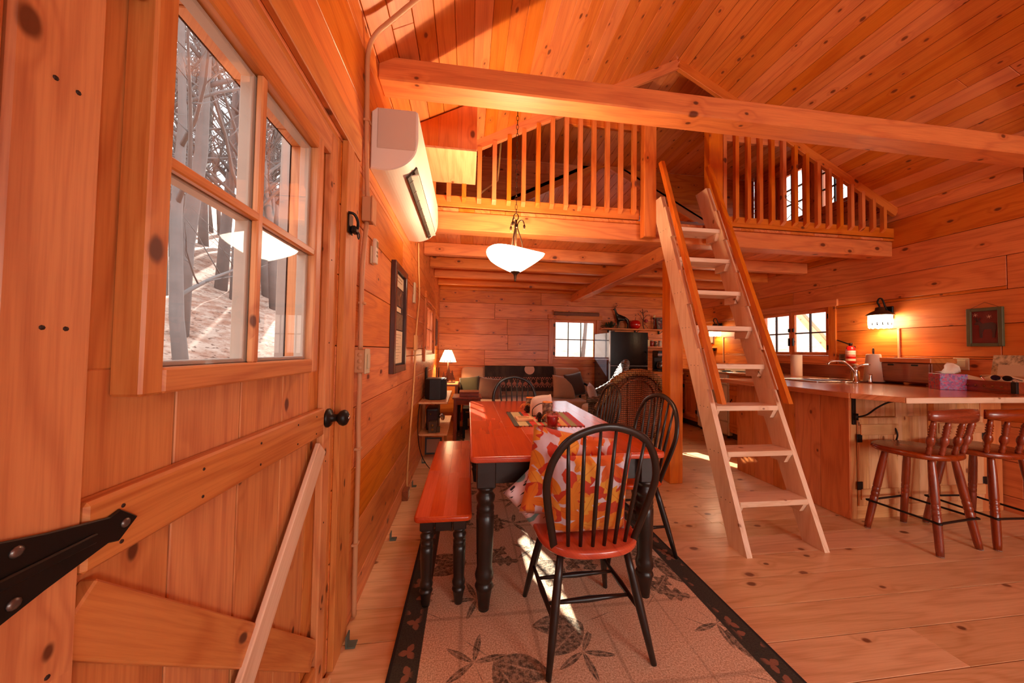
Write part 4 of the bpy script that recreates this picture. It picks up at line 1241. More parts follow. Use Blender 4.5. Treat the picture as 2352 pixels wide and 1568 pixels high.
for (a, b) in ((3.065, 3.44), (3.50, 3.755), (3.815, 4.29)):
    frontb('face_rail', a, b, 0.0, 0.10, wood('cabl', 'X'))
    for i in range(4):
        w_ = (b-a)/4
        frontb('bead_board', a+i*w_+0.001, a+(i+1)*w_-0.001, 0.80, ZC-0.04, wood('cabl', 'Z'), 0.0, 0.014)
for i in range(3):
    frontb('bead_board', 3.50+0.085*i+0.001, 3.50+0.085*(i+1)-0.001, 0.10, 0.80, wood('cabl', 'Z'), 0.0, 0.014)
bead_door(pb, 'Y', 2.283, -1, 3.068, 3.438, 0.105, 0.795, True, 'cabl', 4, 0.66)
bead_door(pb, 'Y', 2.283, -1, 3.818, 4.288, 0.105, 0.795, False, 'cabl', 5, 0.66)
# iron bracket carrying the overhang
br = empty('counter_bracket', (3.03, 2.27, 0.75), 'black scrolled iron bracket under the left end of the breakfast bar', 'bracket')
bx('back_plate', 3.02, 3.05, 2.268, 2.278, 0.74, ZC-0.045, BLACK, br, 0.002)
tube('scroll_arm', spline([(3.035, 2.262, 0.80), (3.05, 2.20, 0.83), (3.07, 2.15, 0.89), (3.10, 2.10, 0.94), (3.14, 2.05, 0.962)], 5), 0.006, BLACK, br, 8)
lathe('knuckle', [(0, 0.014), (0.05, 0.014)], BLACK, br, (3.035, 2.258, 0.78), None, 10)
# cabinets along the right wall
def wall_cab(y0, y1, label, doors, hl=True):
    t = empty('base_cabinet', (4.2, (y0+y1)/2, 0), label, 'cabinet', 'base cabinets along the right wall')
    bx('carcass', 3.955, 4.515, y0, y1, 0.10, ZC-0.04, wood('cab', 'Z'), t, 0.001)
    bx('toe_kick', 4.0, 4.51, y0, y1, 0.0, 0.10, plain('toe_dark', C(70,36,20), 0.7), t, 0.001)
    w_ = (y1-y0)/doors
    for i in range(doors):
        bead_door(t, 'X', 3.955, -1, y0+i*w_+0.004, y0+(i+1)*w_-0.004, 0.11, 0.80, hl, 'cab', 3)
        dr = bx('drawer', 3.932, 3.954, y0+i*w_+0.004, y0+(i+1)*w_-0.004, 0.81, ZC-0.045, wood('cab', 'Y'), t, 0.004)
        lathe('knob', [(0, 0.006), (0.015, 0.006), (0.02, 0.013), (0.028, 0.010)], BLACK, dr, (3.932, y0+(i+0.5)*w_, 0.88), (0, y0+(i+0.5)*w_, 0.88), 10)
    return t
wall_cab(3.40, 4.60, 'pine base cabinet along the right wall behind the peninsula', 3)
wall_cab(5.32, 6.18, 'pine base cabinet in the far right corner beyond the white range', 2)
o = empty('corner_counter', (4.2, 5.75, ZC-0.038), 'short wooden counter top in the far right corner', 'counter')
bx('slab', 3.89, 4.515, 5.31, 6.19, ZC-0.038, ZC, wood('ctop', 'Y'), o, 0.004)
bx('backsplash', 4.49, 4.515, 5.31, 6.19, ZC+0.001, 1.12, wood('brown', 'Y'), o, 0.002)
# white range
def build_range():
    t = empty('kitchen_range', (4.2, 4.96, 0), 'white kitchen range standing against the right wall behind the ladder', 'stove')
    wh = plain('enamel_white', C(236,222,204), 0.25)
    bx('body', 3.955, 4.51, 4.625, 5.295, 0.04, 0.985, wh, t, 0.006)
    bx('oven_door', 3.925, 3.954, 4.635, 5.285, 0.26, 0.80, wh, t, 0.008)
    bx('drawer', 3.928, 3.954, 4.635, 5.285, 0.06, 0.245, wh, t, 0.006)
    cpn = bx('control_panel', 3.928, 3.954, 4.635, 5.285, 0.815, 0.975, wh, t, 0.006)
    for i in range(5):
        y = 4.72+0.12*i
        lathe('knob', [(0, 0.02), (0.012, 0.02), (0.022, 0.014), (0.024, 0.003)], WHITEP, cpn, (3.928, y, 0.90), (0, y, 0.90), 14)
    tube('door_handle', [(3.925, 4.70, 0.76), (3.90, 4.705, 0.76), (3.90, 5.215, 0.76), (3.925, 5.22, 0.76)], 0.009, wh, t, 8)
    bx('cooktop', 3.94, 4.51, 4.628, 5.292, 0.985, 1.0, wh, t, 0.004)
    bx('backguard', 4.44, 4.51, 4.628, 5.292, 1.0, 1.12, wh, t, 0.01)
    for (x, y) in ((4.08, 4.8), (4.08, 5.12), (4.32, 4.8), (4.32, 5.12)):
        tube('burner', [(x+0.07*math.cos(a), y+0.07*math.sin(a), 1.006) for a in [2*PI*i/16 for i in range(16)]], 0.006, BLACK, t, 6, True)
    for (x, y) in ((3.98, 4.66), (3.98, 5.26), (4.47, 4.66), (4.47, 5.26)):
        lathe('foot', [(0, 0.018), (0.04, 0.014)], BLACK, t, (x, y, 0.0), None, 10)
    tag(bx('dish_towel', 3.868, 3.888, 5.04, 5.22, 0.22, 0.74, plain('towel_cloth', C(214,212,220), 0.9), None, 0.006, 2), 'white dish towel hanging from the range handle', 'towel')
build_range()
# back counter beside the refrigerator
t = empty('base_cabinet', (3.5, 5.9, 0), 'pine base cabinet at the back wall between refrigerator and corner', 'cabinet', 'base cabinets along the right wall')
bx('carcass', 3.20, 3.88, 5.62, 6.18, 0.0, 0.90, wood('cab', 'Z'), t, 0.001)
bead_door(t, 'Y', 5.62, -1, 3.21, 3.54, 0.08, 0.86, True, 'cab', 3)
bead_door(t, 'Y', 5.62, -1, 3.545, 3.875, 0.08, 0.86, False, 'cab', 3)
bx('top', 3.19, 3.885, 5.59, 6.19, 0.902, 0.94, wood('ctop', 'X'), t, 0.004)
def build_fridge():
    t = empty('refrigerator', (2.77, 5.8, 0), 'glossy black top freezer refrigerator beside the back window', 'refrigerator')
    side = plain('fridge_side', C(44,46,54), 0.12, 0.0, 0.1, 30, Coat_Weight=1.0, Coat_Roughness=0.06)
    fr = plain('fridge_front', C(26,16,11), 0.24, 0.0, Specular_IOR_Level=0.12)
    bx('cabinet', 2.42, 3.10, 5.50, 6.17, 0.03, 1.63, side, t, 0.008)
    for (n, z0, z1) in (('lower_door', 0.10, 1.045), ('freezer_door', 1.06, 1.635)):
        vs = []; m = 10
        P = [(2.42+0.68*i/m, 5.495-0.055-0.02*math.sin(PI*i/m)) for i in range(m+1)]+[(3.10, 5.495), (2.42, 5.495)]
        extrude(n, P[::-1], z1-z0, fr, t, Matrix.Translation((0, 0, z0)), 0.005)
    chromeg = plain('satin_trim', C(150,140,134), 0.3, 0.9)
    bx('door_trim', 2.42, 3.10, 5.445, 5.492, 1.046, 1.059, chromeg, t, 0.003)
    bx('door_edge_trim', 2.414, 2.424, 5.44, 5.495, 0.10, 1.635, chromeg, t, 0.002)
    for (z0, z1) in ((0.72, 1.0), (1.10, 1.3)):
        tube('handle', spline([(3.04, 5.42, z0), (3.04, 5.375, z0+0.03), (3.04, 5.375, z1-0.03), (3.04, 5.42, z1)], 4), 0.011, fr, t, 8)
    for z in (1.637,):
        bx('hinge_cover', 2.43, 2.50, 5.45, 5.54, z, z+0.018, side, t, 0.004)
    bx('kick_grille', 2.43, 3.09, 5.49, 5.51, 0.03, 0.095, BLACK, t, 0.003)
    for (x, y) in ((2.47, 5.56), (3.05, 5.56), (2.47, 6.1), (3.05, 6.1)):
        lathe('foot', [(0, 0.02), (0.032, 0.018)], BLACK, t, (x, y, 0), None, 8)
build_fridge()
# shelves on the back wall
ws = empty('ornament_shelf', (3.2, 6.1, 1.72), 'long pine wall shelf above the refrigerator holding ornaments', 'shelf')
bx('board', 2.52, 3.92, 5.98, 6.198, 1.715, 1.74, wood('cab', 'X'), ws, 0.004)
for x in (2.70, 3.25, 3.75):
    b = bx('bracket', x-0.01, x+0.01, 6.16, 6.196, 1.655, 1.714, BLACK, ws, 0.002)
    tube('scroll', spline([(x, 6.165, 1.66), (x, 6.12, 1.675), (x, 6.06, 1.70), (x, 6.02, 1.712)], 4), 0.006, BLACK, b, 6)
ws2 = empty('jar_shelf', (3.6, 6.1, 1.40), 'short pine wall shelf beside the refrigerator holding jars', 'shelf')
bx('board', 3.18, 3.92, 6.02, 6.198, 1.385, 1.408, wood('cab', 'X'), ws2, 0.003)
for x in (3.24, 3.86): bx('bracket', x-0.01, x+0.01, 6.05, 6.195, 1.34, 1.384, BLACK, ws2, 0.002)
ZS = 1.741
# evergreen garland sprigs
def leafy(name, loc, n, rx, ry, rz, mat, ll, lw, label, cat, seed, stemm=None):
    rn = random.Random(seed); parts = []
    for i in range(n):
        a = rn.uniform(0, 2*PI); el = rn.uniform(0.05, 1.3); r = rn.uniform(0.2, 1.0)
        c = Vector((rx*r*math.cos(a)*math.cos(el), ry*r*math.sin(a)*math.cos(el), 0.012+rz*r*math.sin(el)))
        d = Vector((math.cos(a)*math.cos(el), math.sin(a)*math.cos(el), math.sin(el)+rn.uniform(-0.2, 0.4))).normalized()
        s_ = d.cross(Vector((rn.uniform(-1, 1), rn.uniform(-1, 1), 1))).normalized()*lw
        up = d.cross(s_).normalized()*lw*0.3
        p = [c, c+d*ll*0.5+s_+up, c+d*ll, c+d*ll*0.5-s_+up]
        p = [Vector((q.x, q.y, max(q.z, 0.002))) for q in p]
        parts.append((p, [(0, 1, 2), (0, 2, 3)]))
    t = empty(name, loc, label, cat)
    joinmesh('leaves', parts, mat, t, Matrix.Translation(loc))['kind'] = 'stuff'
    tube('stem', [(loc[0]-rx*0.9, loc[1], loc[2]+0.006), (loc[0], loc[1], loc[2]+0.02), (loc[0]+rx*0.9, loc[1], loc[2]+0.008)], 0.005, stemm or wood('brown', 'X'), t, 6)
    return t
GREEN = plain('evergreen', C(52,66,38), 0.7, 0, 0.3, 30)
leafy('evergreen_sprig', (2.68, 6.10, ZS), 220, 0.15, 0.07, 0.10, GREEN, 0.05, 0.008, 'green evergreen sprig lying on the top shelf', 'plant', 21)
def skin_body(name, verts, edges, radii, mat, parent, mw, sub=2):
    me = bpy.data.meshes.new(name); me.from_pydata(verts, edges, []); me.update()
    o = link(name, me, mat, parent, mw)
    o.modifiers.new('skin', 'SKIN'); o.modifiers.new('smooth', 'SUBSURF').levels = sub
    o.modifiers['smooth'].render_levels = sub
    for i, r in enumerate(radii):
        r = r if hasattr(r, '__len__') else (r, r)
        me.skin_vertices[0].data[i].radius = r
    me.skin_vertices[0].data[0].use_root = True
    return o
# bronze deer figurine
def deer():
    t = empty('deer_figurine', (2.93, 6.10, ZS), 'dark bronze deer figurine standing on the top shelf', 'figurine')
    V = [(0, 0, 0.20), (0.06, 0, 0.205), (0.12, 0, 0.20), (-0.06, 0, 0.215), (-0.10, 0, 0.27), (-0.12, 0, 0.33), (-0.135, 0, 0.375), (-0.175, 0, 0.362),
         (-0.065, 0.025, 0.12), (-0.07, 0.025, 0.01), (-0.065, -0.025, 0.12), (-0.055, -0.025, 0.01), (0.125, 0.025, 0.13), (0.145, 0.025, 0.09), (0.13, 0.025, 0.01), (0.115, -0.025, 0.13), (0.13, -0.025, 0.09), (0.115, -0.025, 0.01), (0.155, 0, 0.17)]
    Ed = [(0, 1), (1, 2), (0, 3), (3, 4), (4, 5), (5, 6), (6, 7), (3, 8), (8, 9), (3, 10), (10, 11), (2, 12), (12, 13), (13, 14), (2, 15), (15, 16), (16, 17), (2, 18)]
    Rr = [0.045, 0.043, 0.045, 0.045, 0.028, 0.02, 0.022, 0.012, 0.016, 0.009, 0.016, 0.009, 0.022, 0.012, 0.009, 0.022, 0.012, 0.009, 0.008]
    bz = plain('dark_bronze', C(46,36,26), 0.3, 0.7)
    skin_body('body', V, Ed, Rr, bz, t, Matrix.Translation((2.93, 6.10, ZS)))
    for sg in (-1, 1):
        tube('antler', spline([(2.80, 6.10+sg*0.01, ZS+0.385), (2.80, 6.10+sg*0.03, ZS+0.42), (2.83, 6.10+sg*0.045, ZS+0.45)], 4), 0.005, bz, t, 6)
    bx('plinth', 2.82, 3.10, 6.05, 6.15, ZS, ZS+0.012, bz, t, 0.003)
deer()
# red apple jar
ap = empty('apple_jar', (3.20, 6.08, ZS), 'glossy red apple shaped jar on the top shelf', 'jar')
lathe('body', [(0.0, 0.05), (0.02, 0.082), (0.06, 0.10), (0.10, 0.103), (0.14, 0.09), (0.165, 0.06), (0.17, 0.03), (0.162, 0.012)], plain('red_glaze', C(196,20,14), 0.2, Coat_Weight=0.6), ap, (3.20, 6.08, ZS), None, 26)
tube('stem', [(3.20, 6.08, ZS+0.16), (3.205, 6.08, ZS+0.20), (3.215, 6.08, ZS+0.225)], [0.008, 0.006, 0.008], wood('brown', 'Z'), ap, 7)
# twig tree with apple
tw = empty('twig_ornament', (3.40, 6.10, ZS), 'wire twig tree ornament with leaves and a small pink apple', 'ornament')
tb_ = plain('twig_iron', C(70,40,30), 0.5, 0.3)
tube('trunk', spline([(3.40, 6.1, ZS), (3.37, 6.1, ZS+0.1), (3.385, 6.1, ZS+0.22), (3.36, 6.1, ZS+0.40)], 5), [0.009]*5+[0.008]*5+[0.006]*6, tb_, tw, 7)
lf = plain('twig_leaf', C(84,52,34), 0.5, 0.3)
for (a, b) in (((3.378, ZS+0.17), (3.26, ZS+0.31)), ((3.382, ZS+0.2), (3.49, ZS+0.3)), ((3.375, ZS+0.3), (3.45, ZS+0.37)), ((3.385, ZS+0.25), (3.31, ZS+0.36)), ((3.385, ZS+0.1), (3.45, ZS+0.05))):
    bq = tube('branch', [(a[0], 6.1, a[1]), ((a[0]+b[0])/2, 6.1, (a[1]+b[1])/2+0.012), (b[0], 6.1, b[1])], [0.005, 0.004, 0.003], tb_, tw, 6)
    for k in range(3):
        f = 0.4+0.3*k; x, z = a[0]+(b[0]-a[0])*f, a[1]+(b[1]-a[1])*f
        link('leaf', mesh('leaf', [(0, 0, 0), (0.018, 0.004, 0.01), (0.034, 0, 0.022), (0.014, -0.004, 0.02)], [(0, 1, 2, 3)]), lf, bq, Matrix.Translation((x, 6.098-0.004*k, z)) @ Matrix.Rotation(rad(70*k-40), 4, 'Y'))
lathe('apple', [(0, 0.01), (0.01, 0.032), (0.035, 0.04), (0.06, 0.03), (0.068, 0.008)], plain('pink_glaze', C(170,52,56), 0.3), tw, (3.435, 6.095, ZS+0.13), None, 14)
# candlestick and framed card
cs = empty('candlestick', (3.60, 6.09, ZS), 'dark candlestick with a short cream candle on the top shelf', 'candlestick')
lathe('stick', [(0, 0.03), (0.012, 0.03), (0.02, 0.012), (0.08, 0.010), (0.14, 0.014), (0.19, 0.01), (0.215, 0.03), (0.23, 0.032)], plain('dark_red_wood', C(70,30,26), 0.3), cs, (3.60, 6.09, ZS), None, 14)
lathe('candle', [(0, 0.022), (0.05, 0.022), (0.052, 0.004)], plain('cream_wax', C(224,190,130), 0.5), cs, (3.60, 6.09, ZS+0.23), None, 14)
fp = empty('photo_frame', (3.76, 6.12, ZS), 'grey photo frame leaning at the right end of the top shelf', 'frame')
mm = Matrix.Translation((3.77, 6.12, ZS+0.125)) @ Matrix.Rotation(rad(-10), 4, 'X')
link('frame', boxmesh(0.20, 0.016, 0.24, 0.004, plain('grey_frame', C(92,84,70), 0.5)), None, fp, mm)
link('photo', boxmesh(0.15, 0.004, 0.19, 0.0, photo_mat('photo_d', C(196,170,150), C(60,52,60), C(150,50,44), 20)), None, fp, mm @ Matrix.Translation((0, -0.0085, 0)))
# jars on the short shelf
Z2 = 1.409
jg = empty('sauce_bottle', (3.47, 6.1, Z2), 'square bottle with a cream label and red cap on the short shelf', 'bottle')
bx('body', 3.435, 3.505, 6.07, 6.13, Z2, Z2+0.13, plain('cream_label', C(220,196,140), 0.5), jg, 0.006)
lathe('neck', [(0, 0.022), (0.02, 0.014), (0.05, 0.013)], plain('dark_bottle', C(44,26,20), 0.2), jg, (3.47, 6.1, Z2+0.13), None, 12)
lathe('cap', [(0, 0.016), (0.03, 0.016)], plain('red_cap', C(176,30,22), 0.4), jg, (3.47, 6.1, Z2+0.18), None, 12)
for i, (x, c, h, lb) in enumerate(((3.56, C(150,40,26), 0.10, 'small jar of red spice on the short shelf'), (3.64, C(120,84,60), 0.085, 'small brown glass jar on the short shelf'), (3.73, C(190,170,150), 0.095, 'small clear glass jar at the right end of the short shelf'))):
    j = empty('spice_jar', (x, 6.1, Z2), lb, 'jar', 'jars on the short shelf')
    lathe('glass', [(0, 0.03), (0.005, 0.034), (h*0.8, 0.034), (h, 0.026)], plain('jar_%d' % i, c, 0.15), j, (x, 6.1, Z2), None, 14)
    lathe('lid', [(0, 0.03), (0.02, 0.03)], plain('steel_lid', C(170,160,150), 0.3, 0.8), j, (x, 6.1, Z2+h), None, 14)
# coffee maker
cm = empty('coffee_maker', (3.62, 5.95, 0.941), 'black drip coffee maker with a chrome band beside the refrigerator', 'coffee maker')
bk = plain('black_plastic', C(26,22,22), 0.3)
bx('base', 3.53, 3.71, 5.84, 6.04, 0.941, 0.975, bk, cm, 0.008)
bx('column', 3.53, 3.71, 5.98, 6.04, 0.975, 1.26, bk, cm, 0.01)
bx('head', 3.53, 3.71, 5.84, 6.04, 1.20, 1.33, bk, cm, 0.014)
bx('chrome_band', 3.528, 3.712, 5.838, 5.848, 1.23, 1.275, CHROME, cm, 0.003)
ca = lathe('carafe', [(0, 0.05), (0.01, 0.062), (0.06, 0.068), (0.11, 0.055), (0.135, 0.042), (0.15, 0.046)], plain('carafe_glass', C(66,40,28), 0.08, Coat_Weight=1.0), cm, (3.62, 5.905, 0.98), None, 20)
tube('carafe_handle', spline([(3.66, 5.86, 1.11), (3.70, 5.83, 1.10), (3.70, 5.83, 1.03), (3.67, 5.86, 1.0)], 4), 0.008, bk, ca, 7)
# ------------------------------------------------------------------ bar stools
def make_stool(label):
    t = empty('bar_stool', (0, 0, 0), label, 'stool', 'bar stools at the counter')
    sm, sx_ = wood('stool', 'Y'), wood('stool', 'X')
    sz = wood('stool', 'Z')
    pts = []
    for i in range(40):
        a = 2*PI*i/40; c, s_ = math.cos(a), math.sin(a)
        k = 1.0/((abs(c)**2.4+abs(s_)**2.4)**(1/2.4))
        pts.append((c*k*0.225, s_*k*0.205+0.015))
    extrude('seat', pts, 0.042, sm, t, Matrix.Translation((0, 0, 0.595)), 0.017, True, 3)
    # curved back rail
    arc = [(0.235*math.sin(rad(a)), -0.175-0.07*math.cos(rad(a))+0.03, 0) for a in range(-78, 79, 12)]
    rings = []
    for i, p in enumerate(arc):
        p = Vector(p); nx = Vector((p.x, p.y+0.145, 0)).normalized() if p.length else Vector((0, -1, 0))
        nx = Vector((math.sin(rad(-78+12*i))*0.5, -math.cos(rad(-78+12*i)), 0)).normalized()
        e = 0.008*math.cos(rad((-78+12*i)*2))
        rings.append([p+nx*0.014+Vector((0, 0, 0.862-e)), p+nx*0.016+Vector((0, 0, 0.90)), p+nx*0.010+Vector((0, 0, 0.938+e)), p-nx*0.010+Vector((0, 0, 0.938+e)), p-nx*0.016+Vector((0, 0, 0.90)), p-nx*0.014+Vector((0, 0, 0.862-e))])
    link('back_rail', ring_mesh('back_rail', rings), sx_, t)
    H_ = 0.24
    SP = [(0, 0.011), (0.02, 0.015), (0.035, 0.012), (0.045, 0.016), (0.055, 0.012), (0.07, 0.013), (0.085, 0.020), (0.105, 0.022), (0.125, 0.018), (0.135, 0.012), (0.145, 0.018), (0.153, 0.012), (0.163, 0.019), (0.171, 0.013), (0.181, 0.019), (0.189, 0.013), (0.199, 0.018), (0.215, 0.013), (0.245, 0.012)]
    for a in (-66, -33, 0, 33, 66):
        p1 = Vector((0.222*math.sin(rad(a)), -0.175-0.066*math.cos(rad(a))+0.03, 0.868))
        p0 = Vector((0.192*math.sin(rad(a)), -0.125-0.062*math.cos(rad(a))+0.02, 0.632))
        f = (p1-p0).length/0.245
        lathe('spindle', [(q*f, r) for q, r in SP], sz, t, p0, p1, 14)
    LP_ = [(0, 0.0175), (0.05, 0.020), (0.20, 0.022), (0.25, 0.022), (0.255, 0.019), (0.262, 0.022), (0.285, 0.022), (0.29, 0.019), (0.297, 0.022), (0.32, 0.022), (0.325, 0.019), (0.332, 0.022), (0.345, 0.0225), (0.50, 0.022), (0.60, 0.018), (0.632, 0.016)]
    ft = []
    for sx in (-1, 1):
        for sy in (-1, 1):
            b, a = Vector((sx*0.195, sy*0.185, 0.0)), Vector((sx*0.115, sy*0.115, 0.606))
            f = (a-b).length/0.632
            lg = lathe('leg', [(q*f, r) for q, r in LP_], sz, t, b, a, 14)
            lathe('glide', [(0, 0.016), (0.004, 0.019)], plain('glide_pad', C(190,176,160), 0.6), lg, b, a, 12)
            ft.append(b.lerp(a, 0.34))
    q = [ft[0], ft[2], ft[3], ft[1]]
    ringp = []
    for i in range(4):
        p = q[i]; d0 = (q[i-1]-p).normalized(); d1 = (q[(i+1) % 4]-p).normalized()
        out = (p-Vector((0, 0, p.z))).normalized()*0.028
        ringp += [p+out+d0*0.05, p+out*1.25, p+out+d1*0.05]
    tube('foot_ring', spline(ringp, 4, True), 0.0075, BLACK, t, 8, True)
    return t
st = make_stool('brown wooden bar stool with turned spindles, the one nearer the ladder')
dup(st, T(3.735, 1.985, 0, -4), 'brown wooden bar stool with turned spindles, the one nearer the right wall', 'bar stools at the counter')
st.matrix_basis = T(3.205, 2.0, 0, 6)
# ------------------------------------------------------------------ right wall: lamps, picture, counter things
def sconce(y, zt, label, power):
    t = empty('sconce_lamp', (XR, y, zt), label, 'lamp', 'iron wall lamps')
    x = XR-0.115
    bx('back_plate', XR-0.02, XR-0.001, y-0.045, y+0.045, zt+0.02, zt+0.16, BLACK, t, 0.006)
    tube('hook_arm', spline([(XR-0.015, y, zt+0.10), (XR-0.05, y, zt+0.16), (x+0.03, y, zt+0.235), (x-0.01, y, zt+0.24), (x-0.03, y, zt+0.20), (x-0.01, y, zt+0.17), (x, y, zt+0.14)], 6), 0.008, BLACK, t, 8)
    lathe('hood', [(0, 0.108), (0.004, 0.112), (0.018, 0.098), (0.045, 0.062), (0.055, 0.040), (0.085, 0.036), (0.09, 0.02)], plain('aged_bronze', C(92,66,44), 0.4, 0.6), t, (x, y, zt+0.06), None, 24)
    s = NT('lamp_glass_%d' % int(y*10))
    d = s.n('BsdfTranslucent', {'Color': (1.0, 0.9, 0.75, 1)}); em = s.n('Emission', {'Color': (1.0, 0.84, 0.6, 1), 'Strength': 10.0})
    ad = s.n('AddShader', {0: d, 1: em}); s.t.links.new(ad.outputs[0], s.out.inputs[0])
    n = 48; rings = []
    for r, z in ((0.088, zt+0.06), (0.09, zt), (0.086, zt-0.075)):
        rings.append([((r+0.004*math.cos(12*2*PI*j/n))*math.cos(2*PI*j/n), (r+0.004*math.cos(12*2*PI*j/n))*math.sin(2*PI*j/n), z-zt+(0.006*math.cos(12*2*PI*j/n) if z < zt else 0)) for j in range(n)])
    g = link('glass_shade', ring_mesh('glass_shade', rings, False), s.m, t, Matrix.Translation((x, y, zt)))
    tree = plain('tree_cutout', C(60,40,24), 0.5, 0.4)
    for k in range(6):
        a = rad(150+24*k)
        px_, py_ = x+0.0955*math.cos(a), y+0.0955*math.sin(a)
        nrm = Vector((math.cos(a), math.sin(a), 0)); sd = Vector((-nrm.y, nrm.x, 0))
        pl = [(0.0, 0.0), (0.006, 0), (0.006, 0.01), (0.016, 0.01), (0.010, 0.026), (0.013, 0.026), (0.003, 0.06)]
        extrude('tree_motif', pl, 0.001, tree, g, frame_mat((px_, py_, zt-0.06), sd, (0, 0, 1)))
    l = bpy.data.lights.new('sconce_bulb', 'POINT'); l.energy = power; l.color = (1.0, 0.66, 0.34); l.shadow_soft_size = 0.03
    o = bpy.data.objects.new('sconce_bulb', l); o.location = (x, y, zt-0.02); COL.objects.link(o); attach(o, t)
    return t
sconce(3.04, 1.665, 'iron wall lamp with ribbed glass shade between right window and picture', 12)
sconce(5.47, 1.68, 'iron wall lamp with ribbed glass shade in the far corner behind the ladder', 12)
for y, lb in ((2.955, 'tan cord channel below the nearer wall lamp'), (5.40, 'tan cord channel below the farther wall lamp')):
    o = empty('cord_channel', (XR, y, 1.0), lb, 'conduit', 'cord channels below the wall lamps')
    bx('channel', XR-0.016, XR-0.001, y-0.009, y+0.009, 1.18 if y < 4 else 1.13, 1.575, CON, o, 0.003)
    bx('end_cap', XR-0.018, XR-0.001, y-0.011, y+0.011, 1.57, 1.585, CON, o, 0.003)
GF = plain('green_wood_frame', C(84,82,50), 0.6, 0, 0.2, 14)
t, B = framed('picture_frame', 2.255, 2.465, 1.385, 1.725, 0.028, 0.026, GF, 'green framed dark red moose picture hanging on the right wall', x=XR, sg=-1)
cvs = B('panel', 2.28, 2.44, 1.41, 1.70, 0.001, 0.010, plain('dark_red_panel', C(112,34,26), 0.7, 0, 0.25, 20), bev=0)
moose = [(0.02, 0.0), (0.034, 0.0), (0.036, 0.05), (0.045, 0.075), (0.085, 0.075), (0.092, 0.04), (0.09, 0.0), (0.104, 0.0), (0.108, 0.05), (0.115, 0.085), (0.112, 0.12), (0.09, 0.135), (0.05, 0.13), (0.035, 0.125), (0.02, 0.15), (0.0, 0.145), (-0.012, 0.125), (-0.006, 0.115), (0.012, 0.118), (0.018, 0.10), (0.016, 0.06)]
grm = plain('slate_print', C(70,44,42), 0.7)
extrude('moose_shape', [(p[0]-0.05, p[1]) for p in moose], 0.003, grm, t, frame_mat((XR-0.010, 2.36, 1.46), (0, -1, 0), (0, 0, 1)))
for (a, b) in ((-0.02, 0.165), (0.0, 0.17), (0.018, 0.165)):
    bar('antler', (XR-0.012, 2.36+0.045, 1.46+0.145), (XR-0.012, 2.36+0.045+a, 1.46+b+0.015), 0.006, 0.002, grm, t, (1, 0, 0), 0)
snow = plain('snow_print', C(222,180,150), 0.7)
for (yy, zz) in ((2.415, 1.665), (2.335, 1.645)):
    for k in range(3):
        a = rad(60*k+20); bar('snow_ray', (XR-0.0115, yy-0.016*math.cos(a), zz-0.016*math.sin(a)), (XR-0.0115, yy+0.016*math.cos(a), zz+0.016*math.sin(a)), 0.0025, 0.001, snow, t, (1, 0, 0), 0)
tube('hanging_wire', [(XR-0.012, 2.28, 1.725), (XR-0.010, 2.36, 1.775), (XR-0.012, 2.44, 1.725)], 0.0015, BLACK, t, 5)
# backsplash
o = empty('backsplash', (XR-0.012, 3.7, ZC), 'dark wood backsplash strip along the counter under the right window', 'backsplash')
bx('board', XR-0.022, XR-0.001, 2.94, 4.60, ZC+0.001, 1.165, wood('brown', 'Y'), o, 0.003)
bx('cap', XR-0.03, XR-0.001, 2.94, 4.60, 1.1655, 1.18, wood('cab', 'Y'), o, 0.003)
# double sink and faucet
sk = empty('kitchen_sink', (3.8, 3.05, ZC), 'stainless steel kitchen sink set into the counter', 'sink')
steel = plain('brushed_steel', C(196,186,176), 0.25, 1.0)
for (x0, x1) in ((3.47, 3.79), (3.81, 4.13)):
    rim = rounded(x0, x1, 2.93, 3.33, 0.04)
    tube('rim', [(p[0], p[1], ZC+0.006) for p in rim], 0.007, steel, sk, 6, True)
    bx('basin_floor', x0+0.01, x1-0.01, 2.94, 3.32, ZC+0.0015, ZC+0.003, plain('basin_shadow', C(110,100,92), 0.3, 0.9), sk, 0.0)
fc = empty('kitchen_faucet', (3.98, 2.89, ZC), 'chrome kitchen faucet with a high curved spout at the sink', 'faucet')
lathe('base', [(0, 0.03), (0.012, 0.028), (0.02, 0.018), (0.11, 0.016), (0.125, 0.02), (0.15, 0.014)], CHROME, fc, (3.90, 2.90, ZC+0.001), None, 16)
tube('spout', spline([(3.90, 2.90, ZC+0.10), (3.87, 2.93, ZC+0.17), (3.83, 2.97, ZC+0.215), (3.77, 3.02, ZC+0.215), (3.745, 3.04, ZC+0.18)], 6), 0.011, CHROME, fc, 10)
tube('lever', spline([(3.90, 2.90, ZC+0.15), (3.93, 2.87, ZC+0.185), (3.985, 2.84, ZC+0.19)], 4), 0.008, CHROME, fc, 8)
lathe('sprayer', [(0, 0.018), (0.02, 0.014), (0.07, 0.012), (0.09, 0.016)], CHROME, fc, (4.03, 2.87, ZC+0.001), None, 12)
sp = empty('soap_bottle', (4.02, 3.42, ZC), 'yellow soap bottle with pump beside the sink', 'bottle')
lathe('body', [(0, 0.034), (0.01, 0.038), (0.10, 0.036), (0.13, 0.02), (0.135, 0.012)], plain('soap_yellow', C(206,150,70), 0.3), sp, (4.16, 3.10, ZC+0.001), None, 16)
lathe('pump', [(0, 0.012), (0.04, 0.008), (0.042, 0.024), (0.05, 0.024)], IVORY, sp, (4.16, 3.10, ZC+0.136), None, 12)
